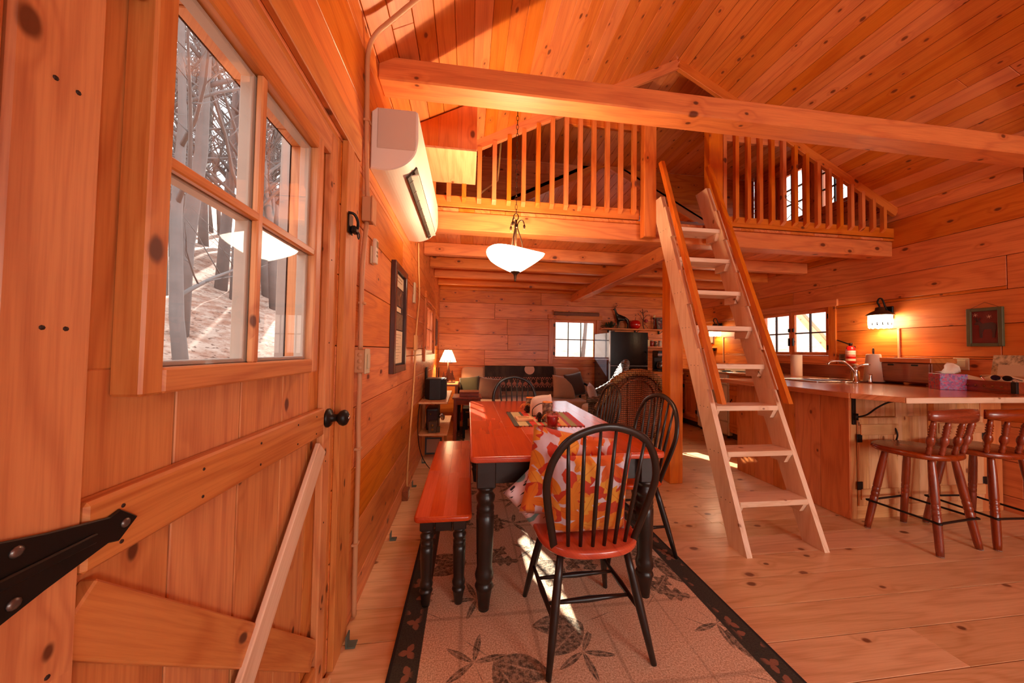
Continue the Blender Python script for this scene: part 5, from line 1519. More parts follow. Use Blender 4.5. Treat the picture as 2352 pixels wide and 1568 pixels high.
# paper towels
pt = empty('paper_towel_roll', (4.25, 3.82, ZC), 'white paper towel roll standing below the right window', 'paper towel')
pw = plain('paper_white', C(236,214,190), 0.85)
lathe('roll', [(0, 0.058), (0.002, 0.06), (0.275, 0.06), (0.277, 0.058), (0.277, 0.02)], pw, pt, (4.25, 3.83, ZC+0.001), None, 26)
lathe('core', [(0, 0.02), (0.004, 0.02)], wood('brown', 'Z'), pt, (4.25, 3.83, ZC+0.277), None, 16)
ph = empty('paper_towel_holder', (4.18, 2.93, ZC), 'flared paper towel roll on a black wire stand beside the faucet', 'paper towel')
lathe('roll', [(0, 0.078), (0.003, 0.08), (0.28, 0.055), (0.283, 0.05), (0.283, 0.018)], pw, ph, (4.20, 2.96, ZC+0.012), None, 26)
tube('wire_base', [(4.20+0.10*math.cos(a), 2.96+0.10*math.sin(a), ZC+0.006) for a in [2*PI*i/20 for i in range(20)]], 0.005, BLACK, ph, 6, True)
tube('wire_arm', [(4.10, 2.96, ZC+0.006), (4.20, 2.93, ZC+0.04), (4.22, 2.82, ZC+0.11)], 0.005, BLACK, ph, 6)
tube('wire_loop', spline([(4.195, 2.96, ZC+0.29), (4.19, 2.96, ZC+0.345), (4.205, 2.96, ZC+0.35), (4.205, 2.96, ZC+0.29)], 4), 0.004, BLACK, ph, 6)
# fire extinguisher on the wall
fe = empty('fire_extinguisher', (XR-0.06, 3.36, 1.2), 'red fire extinguisher with white label on the right wall', 'fire extinguisher')
redp = plain('extinguisher_red', C(206,24,20), 0.3)
lathe('cylinder', [(0, 0.034), (0.006, 0.043), (0.17, 0.043), (0.195, 0.034), (0.205, 0.018)], redp, fe, (XR-0.055, 3.37, 1.195), None, 22)
for (z0, z1) in ((1.30, 1.345), (1.225, 1.25)):
    lathe('label_band', [(0, 0.0436), (z1-z0, 0.0436)], plain('label_white', C(226,196,176), 0.5), fe, (XR-0.055, 3.37, z0), None, 22, False)
for i in range(4):
    lathe('print_line', [(0, 0.0439), (0.003, 0.0439)], redp if i < 2 else plain('label_white', C(226,196,176), 0.5), fe, (XR-0.055, 3.37, 1.325-0.012*i if i < 2 else 1.29-0.012*(i-2)), None, 22, False)
lathe('valve', [(0, 0.016), (0.02, 0.016), (0.025, 0.022), (0.035, 0.02)], BLACK, fe, (XR-0.055, 3.37, 1.40), None, 12)
tube('hose', spline([(XR-0.05, 3.385, 1.42), (XR-0.03, 3.47, 1.45), (XR-0.02, 3.54, 1.475)], 4), 0.007, BLACK, fe, 7)
bx('wall_bracket', XR-0.02, XR-0.001, 3.355, 3.385, 1.21, 1.40, BLACK, fe, 0.002)
o = empty('electrical_outlet', (XR, 3.49, 1.19), 'grey electrical outlet beside the fire extinguisher', 'outlet')
bx('plate', XR-0.012, XR-0.001, 3.455, 3.53, 1.19, 1.305, plain('grey_plate', C(140,120,100), 0.5), o, 0.003)
bx('socket', XR-0.015, XR-0.012, 3.475, 3.51, 1.205, 1.245, plain('grey_socket', C(90,76,64), 0.5), o, 0.002)
bx('socket', XR-0.015, XR-0.012, 3.475, 3.51, 1.255, 1.295, plain('grey_socket', C(90,76,64), 0.5), o, 0.002)
o = empty('electrical_outlet', (XR, 2.43, 1.18), 'cream electrical outlet behind the tissue box', 'outlet')
bx('plate', XR-0.012, XR-0.001, 2.46, 2.56, 1.17, 1.28, IVORY, o, 0.003)
bx('socket', XR-0.015, XR-0.012, 2.48, 2.54, 1.19, 1.26, IVORY, o, 0.002)
# bread box
bb = empty('bread_box', (4.30, 2.72, ZC), 'wooden bread box with two dark finger pulls on the counter', 'box')
bx('body', 4.22, 4.48, 2.53, 2.93, ZC+0.022, ZC+0.215, wood('brown', 'Y'), bb, 0.006)
dr = bx('front_door', 4.205, 4.219, 2.54, 2.92, ZC+0.03, ZC+0.21, wood('brown', 'Y'), bb, 0.004)
for y in (2.64, 2.82):
    bx('finger_pull', 4.200, 4.2045, y-0.025, y+0.025, ZC+0.185, ZC+0.20, BLACK, dr, 0.002)
bx('lid', 4.19, 4.49, 2.52, 2.94, ZC+0.216, ZC+0.262, wood('cab', 'Y'), bb, 0.005)
bx('foot_rail', 4.20, 4.48, 2.53, 2.56, ZC+0.001, ZC+0.021, wood('brown', 'X'), bb, 0.003)
bx('foot_rail', 4.20, 4.48, 2.90, 2.93, ZC+0.001, ZC+0.021, wood('brown', 'X'), bb, 0.003)
# tissue box
def floral():
    s = NT('floral_card'); uv = s.obj(); n1 = s.n('TexVoronoi', {'Vector': uv, 'Scale': 95.0}).outputs['Color']
    c = s.ramp(s.xyz(n1)[0], [(0.0, C(140,60,120)), (0.3, C(206,70,120)), (0.5, C(120,130,170)), (0.75, C(196,60,90)), (1.0, C(80,70,140))])
    s.bsdf(c, 0.5); return s.m
tx = empty('tissue_box', (4.07, 2.34, ZC), 'pink and purple patterned tissue box on the counter', 'tissue box')
rt = Matrix.Translation((4.07, 2.345, ZC+0.0675)) @ Matrix.Rotation(rad(-28), 4, 'Z')
link('carton', boxmesh(0.17, 0.12, 0.133, 0.002, floral()), None, tx, rt)
rn = random.Random(4); vs = []; fs = []
for i in range(9):
    for j in range(7):
        u, v = i/8-0.5, j/6
        vs.append((u*0.17*(0.45+0.55*v)+0.012*v, 0.025*math.sin(11*u+2)*v+0.004*rn.uniform(-1, 1), 0.067+0.105*v*max(0.12, 1-1.9*abs(u-0.05))))
for i in range(8):
    for j in range(6): fs.append((i*7+j, (i+1)*7+j, (i+1)*7+j+1, i*7+j+1))
tiss = link('tissue', mesh('tissue', vs, fs, True), pw, tx, rt)
sm_ = tiss.modifiers.new('thickness', 'SOLIDIFY'); sm_.thickness = 0.002
# catch-all tray and its contents
RT = wood('stool', 'Y')
def TR(x, y, z): return Matrix.Translation((4.20, 2.135, ZC+0.001)) @ Matrix.Rotation(rad(-10), 4, 'Z') @ Matrix.Translation((x, y, z))
ty = empty('catch_all_tray', (4.20, 2.135, ZC), 'dark red wooden tray with black corners at the right end of the counter', 'tray')
link('floor', boxmesh(0.22, 0.34, 0.008, 0.001, RT), None, ty, TR(0, 0, 0.004))
for (x, y, dx, dy) in ((-0.106, 0, 0.010, 0.34), (0.106, 0, 0.010, 0.34), (0, -0.165, 0.20, 0.010), (0, 0.165, 0.20, 0.010)):
    link('side', boxmesh(dx, dy, 0.085, 0.002, RT), None, ty, TR(x, y, 0.0505))
for (x, y) in ((-0.108, -0.167), (-0.108, 0.167), (0.108, -0.167), (0.108, 0.167)):
    link('corner_plate', boxmesh(0.02, 0.03, 0.088, 0.002, BLACK), None, ty, TR(x, y, 0.05))
brass = plain('brass_stud', C(150,104,50), 0.3, 0.8)
for y in (-0.10, -0.05, 0.0, 0.05, 0.10):
    m = TR(-0.112, y, 0.05); lathe('stud', [(0, 0.008), (0.003, 0.007), (0.005, 0.003)], brass, ty, m.translation, m @ Vector((-1, 0, 0)), 10)
def loose(name, label, cat, build):
    t = empty(name, tuple(TR(0, 0, 0.02).translation), label, cat, None); build(t)
loose('red_pen', 'red pen sticking out of the dark red tray', 'pen', lambda t: (lathe('barrel', [(0, 0.003), (0.01, 0.005), (0.12, 0.005)], redp, t, TR(-0.02, 0.02, 0.03).translation, TR(0.01, 0.12, 0.13).translation, 8), lathe('tip', [(0, 0.005), (0.012, 0.003)], BLACK, t, TR(0.0055, 0.105, 0.115).translation, TR(0.01, 0.12, 0.13).translation, 8)))
def sung(t):
    for sg in (-1, 1):
        m = TR(-0.02, -0.03+sg*0.033, 0.115) @ Matrix.Rotation(rad(90), 4, 'Y')
        link('lens', mesh('lens', [(0.022*math.cos(2*PI*i/14), 0.028*math.sin(2*PI*i/14), 0) for i in range(14)]+[(0.022*math.cos(2*PI*i/14), 0.028*math.sin(2*PI*i/14), 0.004) for i in range(14)], [tuple(range(13, -1, -1)), tuple(range(14, 28))]+[(i, (i+1) % 14, 14+(i+1) % 14, 14+i) for i in range(14)]), plain('dark_lens', C(30,22,20), 0.1), t, m)
        tube('temple', [TR(-0.02, -0.03+sg*0.06, 0.118).translation, TR(0.06, -0.03+sg*0.055, 0.10).translation], 0.003, BLACK, t, 6)
loose('sunglasses', 'dark sunglasses lying on top of the dark red tray', 'sunglasses', sung)
def keysb(t):
    tube('ring', [TR(-0.03, -0.11+0.014*math.cos(a), 0.10+0.014*math.sin(a)).translation for a in [2*PI*i/12 for i in range(12)]], 0.0018, CHROME, t, 5, True)
    for k in range(3): link('key', boxmesh(0.003, 0.012, 0.05, 0.001, CHROME), None, t, TR(-0.03+0.006*k, -0.11+0.012*k, 0.075) @ Matrix.Rotation(rad(25*k-20), 4, 'X'))
loose('key_ring', 'bunch of keys lying in the dark red tray', 'keys', keysb)
def papers(t):
    for k, (x, y, a) in enumerate(((-0.04, 0.10, 20), (0.03, 0.05, -12), (0.04, -0.06, 8))):
        link('sheet', boxmesh(0.10, 0.12, 0.002, 0, plain('note_paper', C(206,176,140), 0.8)), None, t, TR(x, y, 0.092+0.004*k) @ Euler((rad(18), rad(-20), rad(a))).to_matrix().to_4x4())
loose('loose_notes', 'loose paper notes sticking out of the dark red tray', 'paper', papers)
# brochure box behind
def brochure():
    s = NT('brochure_print'); n1 = s.noise(s.obj(), 26, 4, 0.7)
    s.bsdf(s.ramp(n1, [(0.35, C(92,80,64)), (0.5, C(190,160,120)), (0.62, C(214,186,146))]), 0.6); return s.m
bc_ = empty('brochure_box', (4.38, 2.12, ZC), 'open cardboard box of printed maps and brochures against the right wall', 'box')
bx('carton', 4.33, 4.50, 1.94, 2.30, ZC+0.001, ZC+0.13, plain('cardboard', C(196,140,92), 0.8), bc_, 0.003)
for k, (y0, y1, z1, x) in enumerate(((1.95, 2.29, 0.30, 4.42), (1.95, 2.24, 0.22, 4.38))):
    link('sheet', boxmesh(0.004, y1-y0, z1-0.10, 0.0, brochure() if k == 0 else plain('note_paper', C(206,176,140), 0.8)), None, bc_, Matrix.Translation((x+0.02, (y0+y1)/2, ZC+0.10+(z1-0.10)/2)) @ Matrix.Rotation(rad(12), 4, 'Y'))
# far corner: framed print, little shelf, knife block, utensils
t, B = framed('picture_frame', 5.62, 5.78, 1.47, 1.66, 0.02, 0.02, FR, 'small dark framed print beside the farther wall lamp', x=XR, sg=-1)
B('print', 5.64, 5.76, 1.49, 1.64, 0.001, 0.008, plain('card', C(214,190,156), 0.6), bev=0)
o = empty('corner_shelf', (XR-0.06, 5.75, 1.38), 'small wooden shelf below the farther wall lamp', 'shelf')
bx('board', XR-0.12, XR-0.001, 5.55, 5.98, 1.39, 1.41, wood('cab', 'Y'), o, 0.003)
bx('bracket', XR-0.10, XR-0.001, 5.60, 5.615, 1.34, 1.389, BLACK, o, 0.002)
bx('bracket', XR-0.10, XR-0.001, 5.90, 5.915, 1.34, 1.389, BLACK, o, 0.002)
kb = empty('knife_block', (4.25, 5.42, ZC), 'wooden knife block full of dark handled knives in the far corner', 'knife block')
mk = Matrix.Translation((4.28, 5.42, ZC+0.09)) @ Matrix.Rotation(rad(-20), 4, 'Y')
link('block', boxmesh(0.10, 0.12, 0.17, 0.006, wood('brown', 'Z')), None, kb, mk)
for i in range(6):
    link('knife_handle', boxmesh(0.02, 0.022, 0.09, 0.005, BLACK), None, kb, mk @ Matrix.Translation((-0.025+0.03*(i//3), -0.036+0.036*(i % 3), 0.13)))
uc = empty('utensil_crock', (4.25, 5.65, ZC), 'brown utensil crock with metal tools in the far corner', 'crock')
lathe('crock', [(0, 0.055), (0.01, 0.06), (0.15, 0.062), (0.155, 0.055), (0.145, 0.05)], plain('brown_glaze', C(110,66,36), 0.3), uc, (4.25, 5.66, ZC+0.001), None, 18)
for k in range(4):
    a = rad(80*k); tube('utensil', [(4.25+0.02*math.cos(a), 5.66+0.02*math.sin(a), ZC+0.12), (4.25+0.05*math.cos(a), 5.66+0.05*math.sin(a), ZC+0.27)], [0.004, 0.008], steel, uc, 6)
# ================================================================== things on the dining table
ZT = 0.76+ZF+0.0012
def stripes(name, seed):
    s = NT(name); x, y, z = s.xyz(s.obj())
    u = s.ma('MULTIPLY', s.ma('ADD', x, 5.0+seed), 46.0)
    fl = s.n('TexWhiteNoise', {'W': s.ma('FLOOR', u)}, noise_dimensions='1D').outputs[0]
    c = s.ramp(fl, [(0.0, C(206,60,40)), (0.16, C(150,140,96)), (0.32, C(214,150,84)), (0.48, C(84,78,66)), (0.62, C(170,70,84)), (0.78, C(196,168,120)), (1.0, C(104,60,44))])
    c.node.color_ramp.interpolation = 'CONSTANT'
    p = s.bsdf(c, 0.9); s.bump(p, s.noise(s.vec(s.ma('MULTIPLY', x, 40), s.ma('MULTIPLY', y, 600), 0), 1, 1), 0.4, 0.003)
    return s.m
TASS = plain('tassel_thread', C(92,44,36), 0.9)
def placemat(cx, cy, w, l, rz, label, seed):
    t = empty('striped_placemat', (cx, cy, ZT), label, 'placemat', 'striped placemats')
    m = Matrix.Translation((cx, cy, ZT+0.002)) @ Matrix.Rotation(rad(rz), 4, 'Z')
    link('cloth', boxmesh(w, l, 0.0035, 0.001, stripes('stripe_cloth_%d' % seed, seed)), None, t, m)
    rn = random.Random(seed)
    for sg in (-1, 1):
        for i in range(9):
            x = -w/2+w*(i+0.5)/9; y = sg*l/2
            p = [m @ Vector((x, y, 0.0)), m @ Vector((x+rn.uniform(-0.006, 0.006), y+sg*0.012, 0.001)), m @ Vector((x+rn.uniform(-0.01, 0.01), y+sg*0.026, 0.0))]
            tube('tassel', p, [0.0018, 0.0035, 0.002], TASS, t, 5)
placemat(0.44, 2.48, 0.24, 0.50, 0, 'striped woven placemat on the table under the small wooden sign', 1)
placemat(0.70, 2.46, 0.24, 0.50, -4, 'striped woven placemat on the table under the red candle', 2)
ZP = ZT+0.0045
sgn_ = empty('wooden_sign', (0.42, 2.42, ZP), 'small tan wooden sign block lying on the striped placemat', 'sign')
wb_ = bx('block', 0.355, 0.475, 2.36, 2.47, ZP, ZP+0.018, wood('cabl', 'X'), sgn_, 0.003)
for i in range(3):
    bx('lettering', 0.372, 0.372+RN.uniform(0.06, 0.085), 2.385+0.027*i, 2.392+0.027*i, ZP+0.018, ZP+0.0186, plain('sign_ink', C(120,70,40), 0.7), wb_, 0)
nh = empty('napkin_holder', (0.56, 2.56, ZP), 'wire napkin holder with a stack of white paper napkins on the table', 'napkin holder')
pts = spline([(-0.085, 0, 0.0), (-0.082, 0, 0.09), (-0.06, 0, 0.135), (0.0, 0, 0.150), (0.06, 0, 0.152), (0.086, 0, 0.148), (0.086, 0, 0.0)], 5)
for k in range(4):
    pl = [(p.x*(1-0.02*k), p.z*(1-0.03*k)) for p in pts]
    extrude('napkin', pl, 0.006, plain('napkin_paper', C(232,200,178), 0.9), nh, frame_mat((0.575, 2.59-0.011*k, ZP+0.004), (1, 0.06, 0), (0, 0, 1)), 0.001)
for y in (2.535, 2.605):
    tube('wire', spline([(0.50, y, ZP+0.003), (0.505, y, ZP+0.06), (0.575, y, ZP+0.10), (0.645, y, ZP+0.06), (0.65, y, ZP+0.003)], 5), 0.003, BLACK, nh, 6)
tube('base_wire', [(0.50, 2.535, ZP+0.003), (0.65, 2.535, ZP+0.003), (0.65, 2.605, ZP+0.003), (0.50, 2.605, ZP+0.003)], 0.003, BLACK, nh, 6, True)
def bark():
    s = NT('birch_bark'); v = s.obj(); n1 = s.noise(v, 34, 4, 0.7)
    p = s.bsdf(s.ramp(n1, [(0.35, C(58,40,32)), (0.5, C(120,86,66)), (0.65, C(186,150,120))]), 0.9); s.bump(p, n1, 0.6, 0.01)
    return s.m
BK = bark()
def log_candle(x, y, h, z, label):
    t = empty('bark_candle', (x, y, z), label, 'candle', 'bark wrapped candles')
    lathe('bark', [(0, 0.036), (0.01, 0.038), (h*0.5, 0.036), (h-0.006, 0.038), (h, 0.036)], BK, t, (x, y, z), None, 20)
    lathe('wax_top', [(0, 0.036), (0.003, 0.0375), (0.006, 0.034), (0.0065, 0.008)], plain('amber_wax', C(226,130,50), 0.4), t, (x, y, z+h), None, 20)
    lathe('wick', [(0, 0.0015), (0.01, 0.001)], plain('wick', C(230,200,150), 0.8), t, (x, y, z+h+0.006), None, 6)
log_candle(0.525, 2.76, 0.115, ZT, 'bark wrapped candle behind the napkins, farther along the table')
log_candle(0.575, 2.36, 0.135, ZP, 'bark wrapped candle in front of the napkins')
def cone(x, y, z, r, h, label, seed):
    t = empty('pine_cone', (x, y, z), label, 'pine cone', 'pine cones on the table')
    rn = random.Random(seed); parts = []
    for i in range(42):
        f = i/42; a = i*2.4; zz = 0.008+h*f; rr = r*(1-f**2)*0.95+0.003
        d = Vector((math.cos(a), math.sin(a), 0.35)).normalized(); s_ = Vector((-math.sin(a), math.cos(a), 0))*0.007
        c = Vector((0, 0, zz))
        p = [c+d*rr*0.3-s_*0.5, c+d*rr*0.3+s_*0.5, c+d*rr+s_, c+d*rr*1.08+Vector((0, 0, 0.003)), c+d*rr-s_]
        q = [v+Vector((0, 0, 0.0025)) for v in p]
        parts.append((p+q, [(0, 1, 2, 3, 4)[::-1], (5, 6, 7, 8, 9), (2, 3, 8, 7), (3, 4, 9, 8), (1, 2, 7, 6), (4, 0, 5, 9)]))
    joinmesh('scales', parts, plain('cone_brown', C(82,48,30), 0.7, 0, 0.3, 60), t, Matrix.Translation((x, y, z)))
    lathe('core', [(0, r*0.4), (h*0.5, r*0.4), (h, 0.004)], plain('cone_core', C(60,34,22), 0.8), t, (x, y, z), None, 8)
for i, (x, y, r, h, lb) in enumerate(((0.515, 2.35, 0.028, 0.055, 'pine cone left of the front bark candle'), (0.62, 2.33, 0.03, 0.06, 'pine cone right of the front bark candle, behind the red candle'), (0.49, 2.70, 0.028, 0.055, 'pine cone beside the back bark candle'))):
    cone(x, y, ZP if y < 2.6 else ZT, r, h, lb, i)
straw = plain('straw_raffia', C(214,140,66), 0.8)
for k, (cx, cy, cz, lb) in enumerate(((0.57, 2.31, ZP+0.006, 'raffia bow tied at the front bark candle'), (0.47, 2.665, ZT+0.06, 'raffia bow tied at the back bark candle'))):
    t = empty('raffia_bow', (cx, cy, cz), lb, 'bow', 'raffia bows')
    for i in range(7):
        a = rad(-70+23*i)
        tube('strand', spline([(cx, cy, cz+0.035-(0.03 if k else 0)), (cx+0.03*math.sin(a), cy-0.01, cz+0.05-(0.03 if k else 0)+0.006*math.cos(a)), (cx+0.055*math.sin(a), cy-0.016, cz+0.03-(0.03 if k else 0)+0.01*math.cos(3*a))], 3), 0.0022, straw, t, 5)
rc = empty('glass_candle', (0.56, 2.16, ZT), 'red candle in a clear glass tumbler on the table', 'candle')
cg = NT('tumbler_glass'); g_ = cg.n('BsdfGlass', {'Color': (1, 0.98, 0.97, 1), 'Roughness': 0.0, 'IOR': 1.35}); tr_ = cg.n('BsdfTransparent', {'Color': (0.96, 0.95, 0.94, 1)})
mx_ = cg.n('MixShader', {0: 0.7, 1: g_, 2: tr_}); cg.t.links.new(mx_.outputs[0], cg.out.inputs[0])
lathe('tumbler', [(0, 0.032), (0.004, 0.034), (0.012, 0.034), (0.05, 0.038), (0.108, 0.043), (0.108, 0.0405), (0.05, 0.0355), (0.016, 0.031), (0.016, 0.002)], cg.m, rc, (0.56, 2.16, ZT), None, 28)
lathe('wax', [(0, 0.0305), (0.03, 0.033), (0.064, 0.0362), (0.066, 0.034), (0.065, 0.004)], plain('red_wax', C(190,30,36), 0.35, Subsurface_Weight=0.0), rc, (0.56, 2.16, ZT+0.0165), None, 24)
lathe('wick', [(0, 0.0012), (0.012, 0.001)], BLACK, rc, (0.56, 2.16, ZT+0.082), None, 6)
# ================================================================== sitting area at the back
def build_sofa():
    t = empty('sofa', (1.0, 5.75, 0), 'taupe futon sofa with black bent arms against the back wall', 'sofa')
    tp = plain('taupe_microfibre', C(186,142,112), 0.9, 0, 0.12, 6, 0.2, 20, Sheen_Weight=0.3)
    x0, x1 = -0.06, 2.02
    for x in (x0+0.05, x1-0.05):
        for y in (5.42, 6.0): bx('leg', x-0.025, x+0.025, y-0.025, y+0.025, 0.0125, 0.25, DARKP, t, 0.004)
    bx('base_rail', x0, x1, 5.36, 5.42, 0.20, 0.29, DARKP, t, 0.005); bx('base_rail', x0, x1, 6.0, 6.06, 0.20, 0.29, DARKP, t, 0.005)
    bx('seat_cushion', x0, x1, 5.30, 6.02, 0.29, 0.47, tp, t, 0.06, 4)
    m = Matrix.Translation(((x0+x1)/2, 6.01, 0.72)) @ Matrix.Rotation(rad(-14), 4, 'X')
    link('back_cushion', boxmesh(x1-x0+0.1, 0.19, 0.52, 0.085, tp, 5), None, t, m)
    bk_ = plain('black_arm', C(24,20,20), 0.25, 0.2, Coat_Weight=0.4)
    for x in (x0-0.07, x1+0.07):
        tube('arm', spline([(x, 6.05, 0.02), (x, 6.03, 0.45), (x, 5.98, 0.66), (x, 5.85, 0.71), (x, 5.5, 0.68), (x, 5.38, 0.62), (x, 5.34, 0.45), (x, 5.36, 0.02)], 6), 0.022, bk_, t, 10)
        tube('arm_brace', [(x, 6.03, 0.25), (x, 5.35, 0.25)], 0.016, bk_, t, 8)
    return t
build_sofa()
def throw_mat():
    s = NT('woven_throw'); x, y, z = s.xyz(s.obj())
    # local z runs down the sofa back: 0 at the fringe, 0.42 at the top
    dark = C(44,32,30); rose = C(196,122,100)
    def tri(v, per): return s.ma('ABSOLUTE', s.ma('SUBTRACT', s.ma('FRACT', s.ma('DIVIDE', s.ma('ADD', v, 10.0), per)), 0.5))
    a = s.ma('ADD', s.ma('MULTIPLY', tri(x, 0.10), 2.0), s.ma('MULTIPLY', tri(z, 0.11), 2.0))
    dia = s.mr(a, 0.92, 0.95, 0.0, 1.0)
    bars = s.ma('GREATER_THAN', s.ma('FRACT', s.ma('MULTIPLY', z, 62.0)), 0.45)
    geo = s.ma('MULTIPLY', dia, bars)
    zig = s.ma('LESS_THAN', s.ma('ABSOLUTE', s.ma('SUBTRACT', s.ma('FRACT', s.ma('MULTIPLY', s.ma('ADD', s.ma('MULTIPLY', tri(x, 0.085), 0.17), z), 15.0)), 0.5)), 0.17)
    zone = s.ma('MULTIPLY', s.ma('GREATER_THAN', z, -0.16), s.ma('LESS_THAN', z, 0.035))
    zz = s.ma('MULTIPLY', s.ma('MAXIMUM', s.ma('LESS_THAN', s.ma('ABSOLUTE', s.ma('SUBTRACT', z, 0.005)), 0.022), s.ma('LESS_THAN', s.ma('ABSOLUTE', s.ma('ADD', z, 0.135)), 0.022)), zig)
    mid = s.ma('MULTIPLY', geo, s.ma('LESS_THAN', s.ma('ABSOLUTE', s.ma('ADD', z, 0.065)), 0.042))
    pat = s.ma('MULTIPLY', s.ma('MAXIMUM', zz, mid), zone)
    # pale moon disc near the top
    r2 = s.ma('ADD', s.ma('POWER', s.ma('SUBTRACT', x, 0.18), 2.0), s.ma('POWER', s.ma('SUBTRACT', z, 0.17), 2.0))
    moon = s.ma('LESS_THAN', r2, 0.0085)
    top = s.mix(s.mr(s.noise(s.vec(s.ma('MULTIPLY', x, 9), 0.0, s.ma('MULTIPLY', z, 3)), 1, 3), 0.4, 0.7), dark, C(70,54,44))
    c = s.mix(pat, top, rose); c = s.mix(moon, c, C(212,168,146))
    s.bsdf(c, 0.95); return s.m
th = empty('throw_blanket', (0.95, 5.85, 0.55), 'dark woven throw blanket with geometric bands and a pale moon, over the sofa back', 'blanket')
mt = Matrix.Translation((0.93, 6.01, 0.72)) @ Matrix.Rotation(rad(-14), 4, 'X') @ Matrix.Translation((0, -0.104, 0.04))
link('cloth', boxmesh(1.26, 0.012, 0.45, 0.005, throw_mat()), None, th, mt)
link('top_fold', boxmesh(1.26, 0.20, 0.012, 0.005, plain('throw_dark', C(44,32,30), 0.95)), None, th, mt @ Matrix.Translation((0, 0.10, 0.225)))
frg = plain('fringe', C(150,112,92), 0.95); parts = []
rn = random.Random(3)
for i in range(150):
    x = -0.625+1.25*i/149
    parts.append(tubev([(x, -0.004, -0.222), (x+rn.uniform(-.006, .006), -0.010, -0.25), (x+rn.uniform(-.01, .01), -0.006, -0.285)], [0.0028, 0.0026, 0.001], 4))
for sg in (-1, 1):
    for i in range(60):
        z = -0.22+0.44*i/59
        parts.append(tubev([(sg*0.63, -0.004, z), (sg*0.645, -0.010, z-0.004), (sg*0.665, -0.006, z-rn.uniform(0.005, 0.02))], [0.0028, 0.0026, 0.001], 4))
joinmesh('fringe', parts, frg, th, mt)['kind'] = 'stuff'
def vel(name, c): return plain(name, c, 0.85, 0, 0.15, 9, 0.15, 30, Sheen_Weight=0.4)
for (x, y, z, w, tilt, rz, roll, mat, lb) in (
    (0.03, 5.72, 0.66, 0.36, -22, -20, 8, vel('olive_velvet', C(62,54,28)), 'dark olive green pillow at the left end of the sofa'),
    (0.36, 5.66, 0.63, 0.40, -24, -8, -6, vel('brown_velvet', C(104,66,52)), 'brown pillow beside the olive pillow on the sofa'),
    (1.67, 5.66, 0.66, 0.42, -22, 8, -6, vel('taupe_velvet', C(178,138,108)), 'taupe pillow at the right end of the sofa'),
    (1.90, 5.74, 0.70, 0.42, -16, 24, 8, vel('dark_brown_velvet', C(64,46,40)), 'dark brown pillow tucked behind the taupe pillow')):
    tag(pillow('sofa_pillow', w, w, 0.13, mat, None, PM(x, y, z, tilt, rz, roll)), lb, 'pillow', 'sofa pillows')
# corner lamp table and tree lamp
ct_ = empty('corner_table', (-0.31, 5.5, 0), 'small wooden corner table under the tree lamp', 'table')
bx('top', -0.50, -0.14, 5.22, 5.80, 0.72, 0.745, wood('brown', 'Y'), ct_, 0.004)
bx('cloth', -0.49, -0.15, 5.25, 5.77, 0.7455, 0.75, plain('lamp_doily', C(214,150,100), 0.9), ct_, 0.001)
for (x, y) in ((-0.47, 5.26), (-0.17, 5.26), (-0.47, 5.76), (-0.17, 5.76)): bx('leg', x-0.02, x+0.02, y-0.02, y+0.02, 0.0, 0.719, wood('brown', 'Z'), ct_, 0.003)
tl = empty('tree_lamp', (-0.32, 5.5, 0.75), 'table lamp with pine tree base and glowing tree trimmed shade', 'lamp')
irn = plain('rust_iron', C(96,50,26), 0.5, 0.4)
bx('base', -0.44, -0.20, 5.44, 5.56, 0.7505, 0.765, irn, tl, 0.003)
def treecut(cx, y, h, w, z):
    n = 5; L_ = [(-0.008, 0), (-0.008, 0.03)]
    for i in range(n):
        f0, f1 = i/n, (i+1)/n
        L_ += [(-w*(1-f0), 0.03+(h-0.03)*f0*0.98), (-w*(1-f0)*0.55, 0.03+(h-0.03)*(f0+0.14))]
    poly = L_+[(0, h)]+[(-p[0], p[1]) for p in L_[::-1]]
    extrude('tree_plate', poly, 0.005, irn, tl, frame_mat((cx, y, z), (1, 0, 0), (0, 0, 1)))
treecut(-0.31, 5.505, 0.27, 0.075, 0.765); treecut(-0.25, 5.48, 0.19, 0.055, 0.765); treecut(-0.385, 5.52, 0.16, 0.05, 0.765)
tube('rod', [(-0.32, 5.5, 0.765), (-0.32, 5.5, 1.10)], 0.006, irn, tl, 8)
s = NT('parchment_shade'); d = s.n('BsdfTranslucent', {'Color': (1.0, 0.85, 0.62, 1)}); em = s.n('Emission', {'Color': (1.0, 0.74, 0.42, 1), 'Strength': 5.0})
ad = s.n('AddShader', {0: d, 1: em}); s.t.links.new(ad.outputs[0], s.out.inputs[0])
shd = lathe('shade', [(0, 0.135), (0.19, 0.055)], s.m, tl, (-0.32, 5.5, 1.085), None, 32, False)
for k in range(9):
    a = rad(185+21*k); r = 0.134
    nrm = Vector((math.cos(a), math.sin(a), 0)); sd = Vector((-nrm.y, nrm.x, 0)); upv = Vector((-nrm.x*0.42, -nrm.y*0.42, 1))
    extrude('tree_trim', [(-0.012, 0.004), (0.012, 0.004), (0.0, 0.042+0.01*(k % 2))], 0.0015, irn, shd, frame_mat((-0.32+nrm.x*r, 5.5+nrm.y*r, 1.087), sd, upv))
tube('shade_rim', [(-0.32+0.135*math.cos(a), 5.5+0.135*math.sin(a), 1.085) for a in [2*PI*i/24 for i in range(24)]], 0.0025, irn, shd, 5, True)
lathe('finial', [(0, 0.006), (0.012, 0.011), (0.025, 0.004)], irn, tl, (-0.32, 5.5, 1.277), None, 10)
l = bpy.data.lights.new('tree_lamp_bulb', 'POINT'); l.energy = 22; l.color = (1.0, 0.6, 0.28); l.shadow_soft_size = 0.03
o = bpy.data.objects.new('tree_lamp_bulb', l); o.location = (-0.32, 5.5, 1.17); COL.objects.link(o); attach(o, tl)
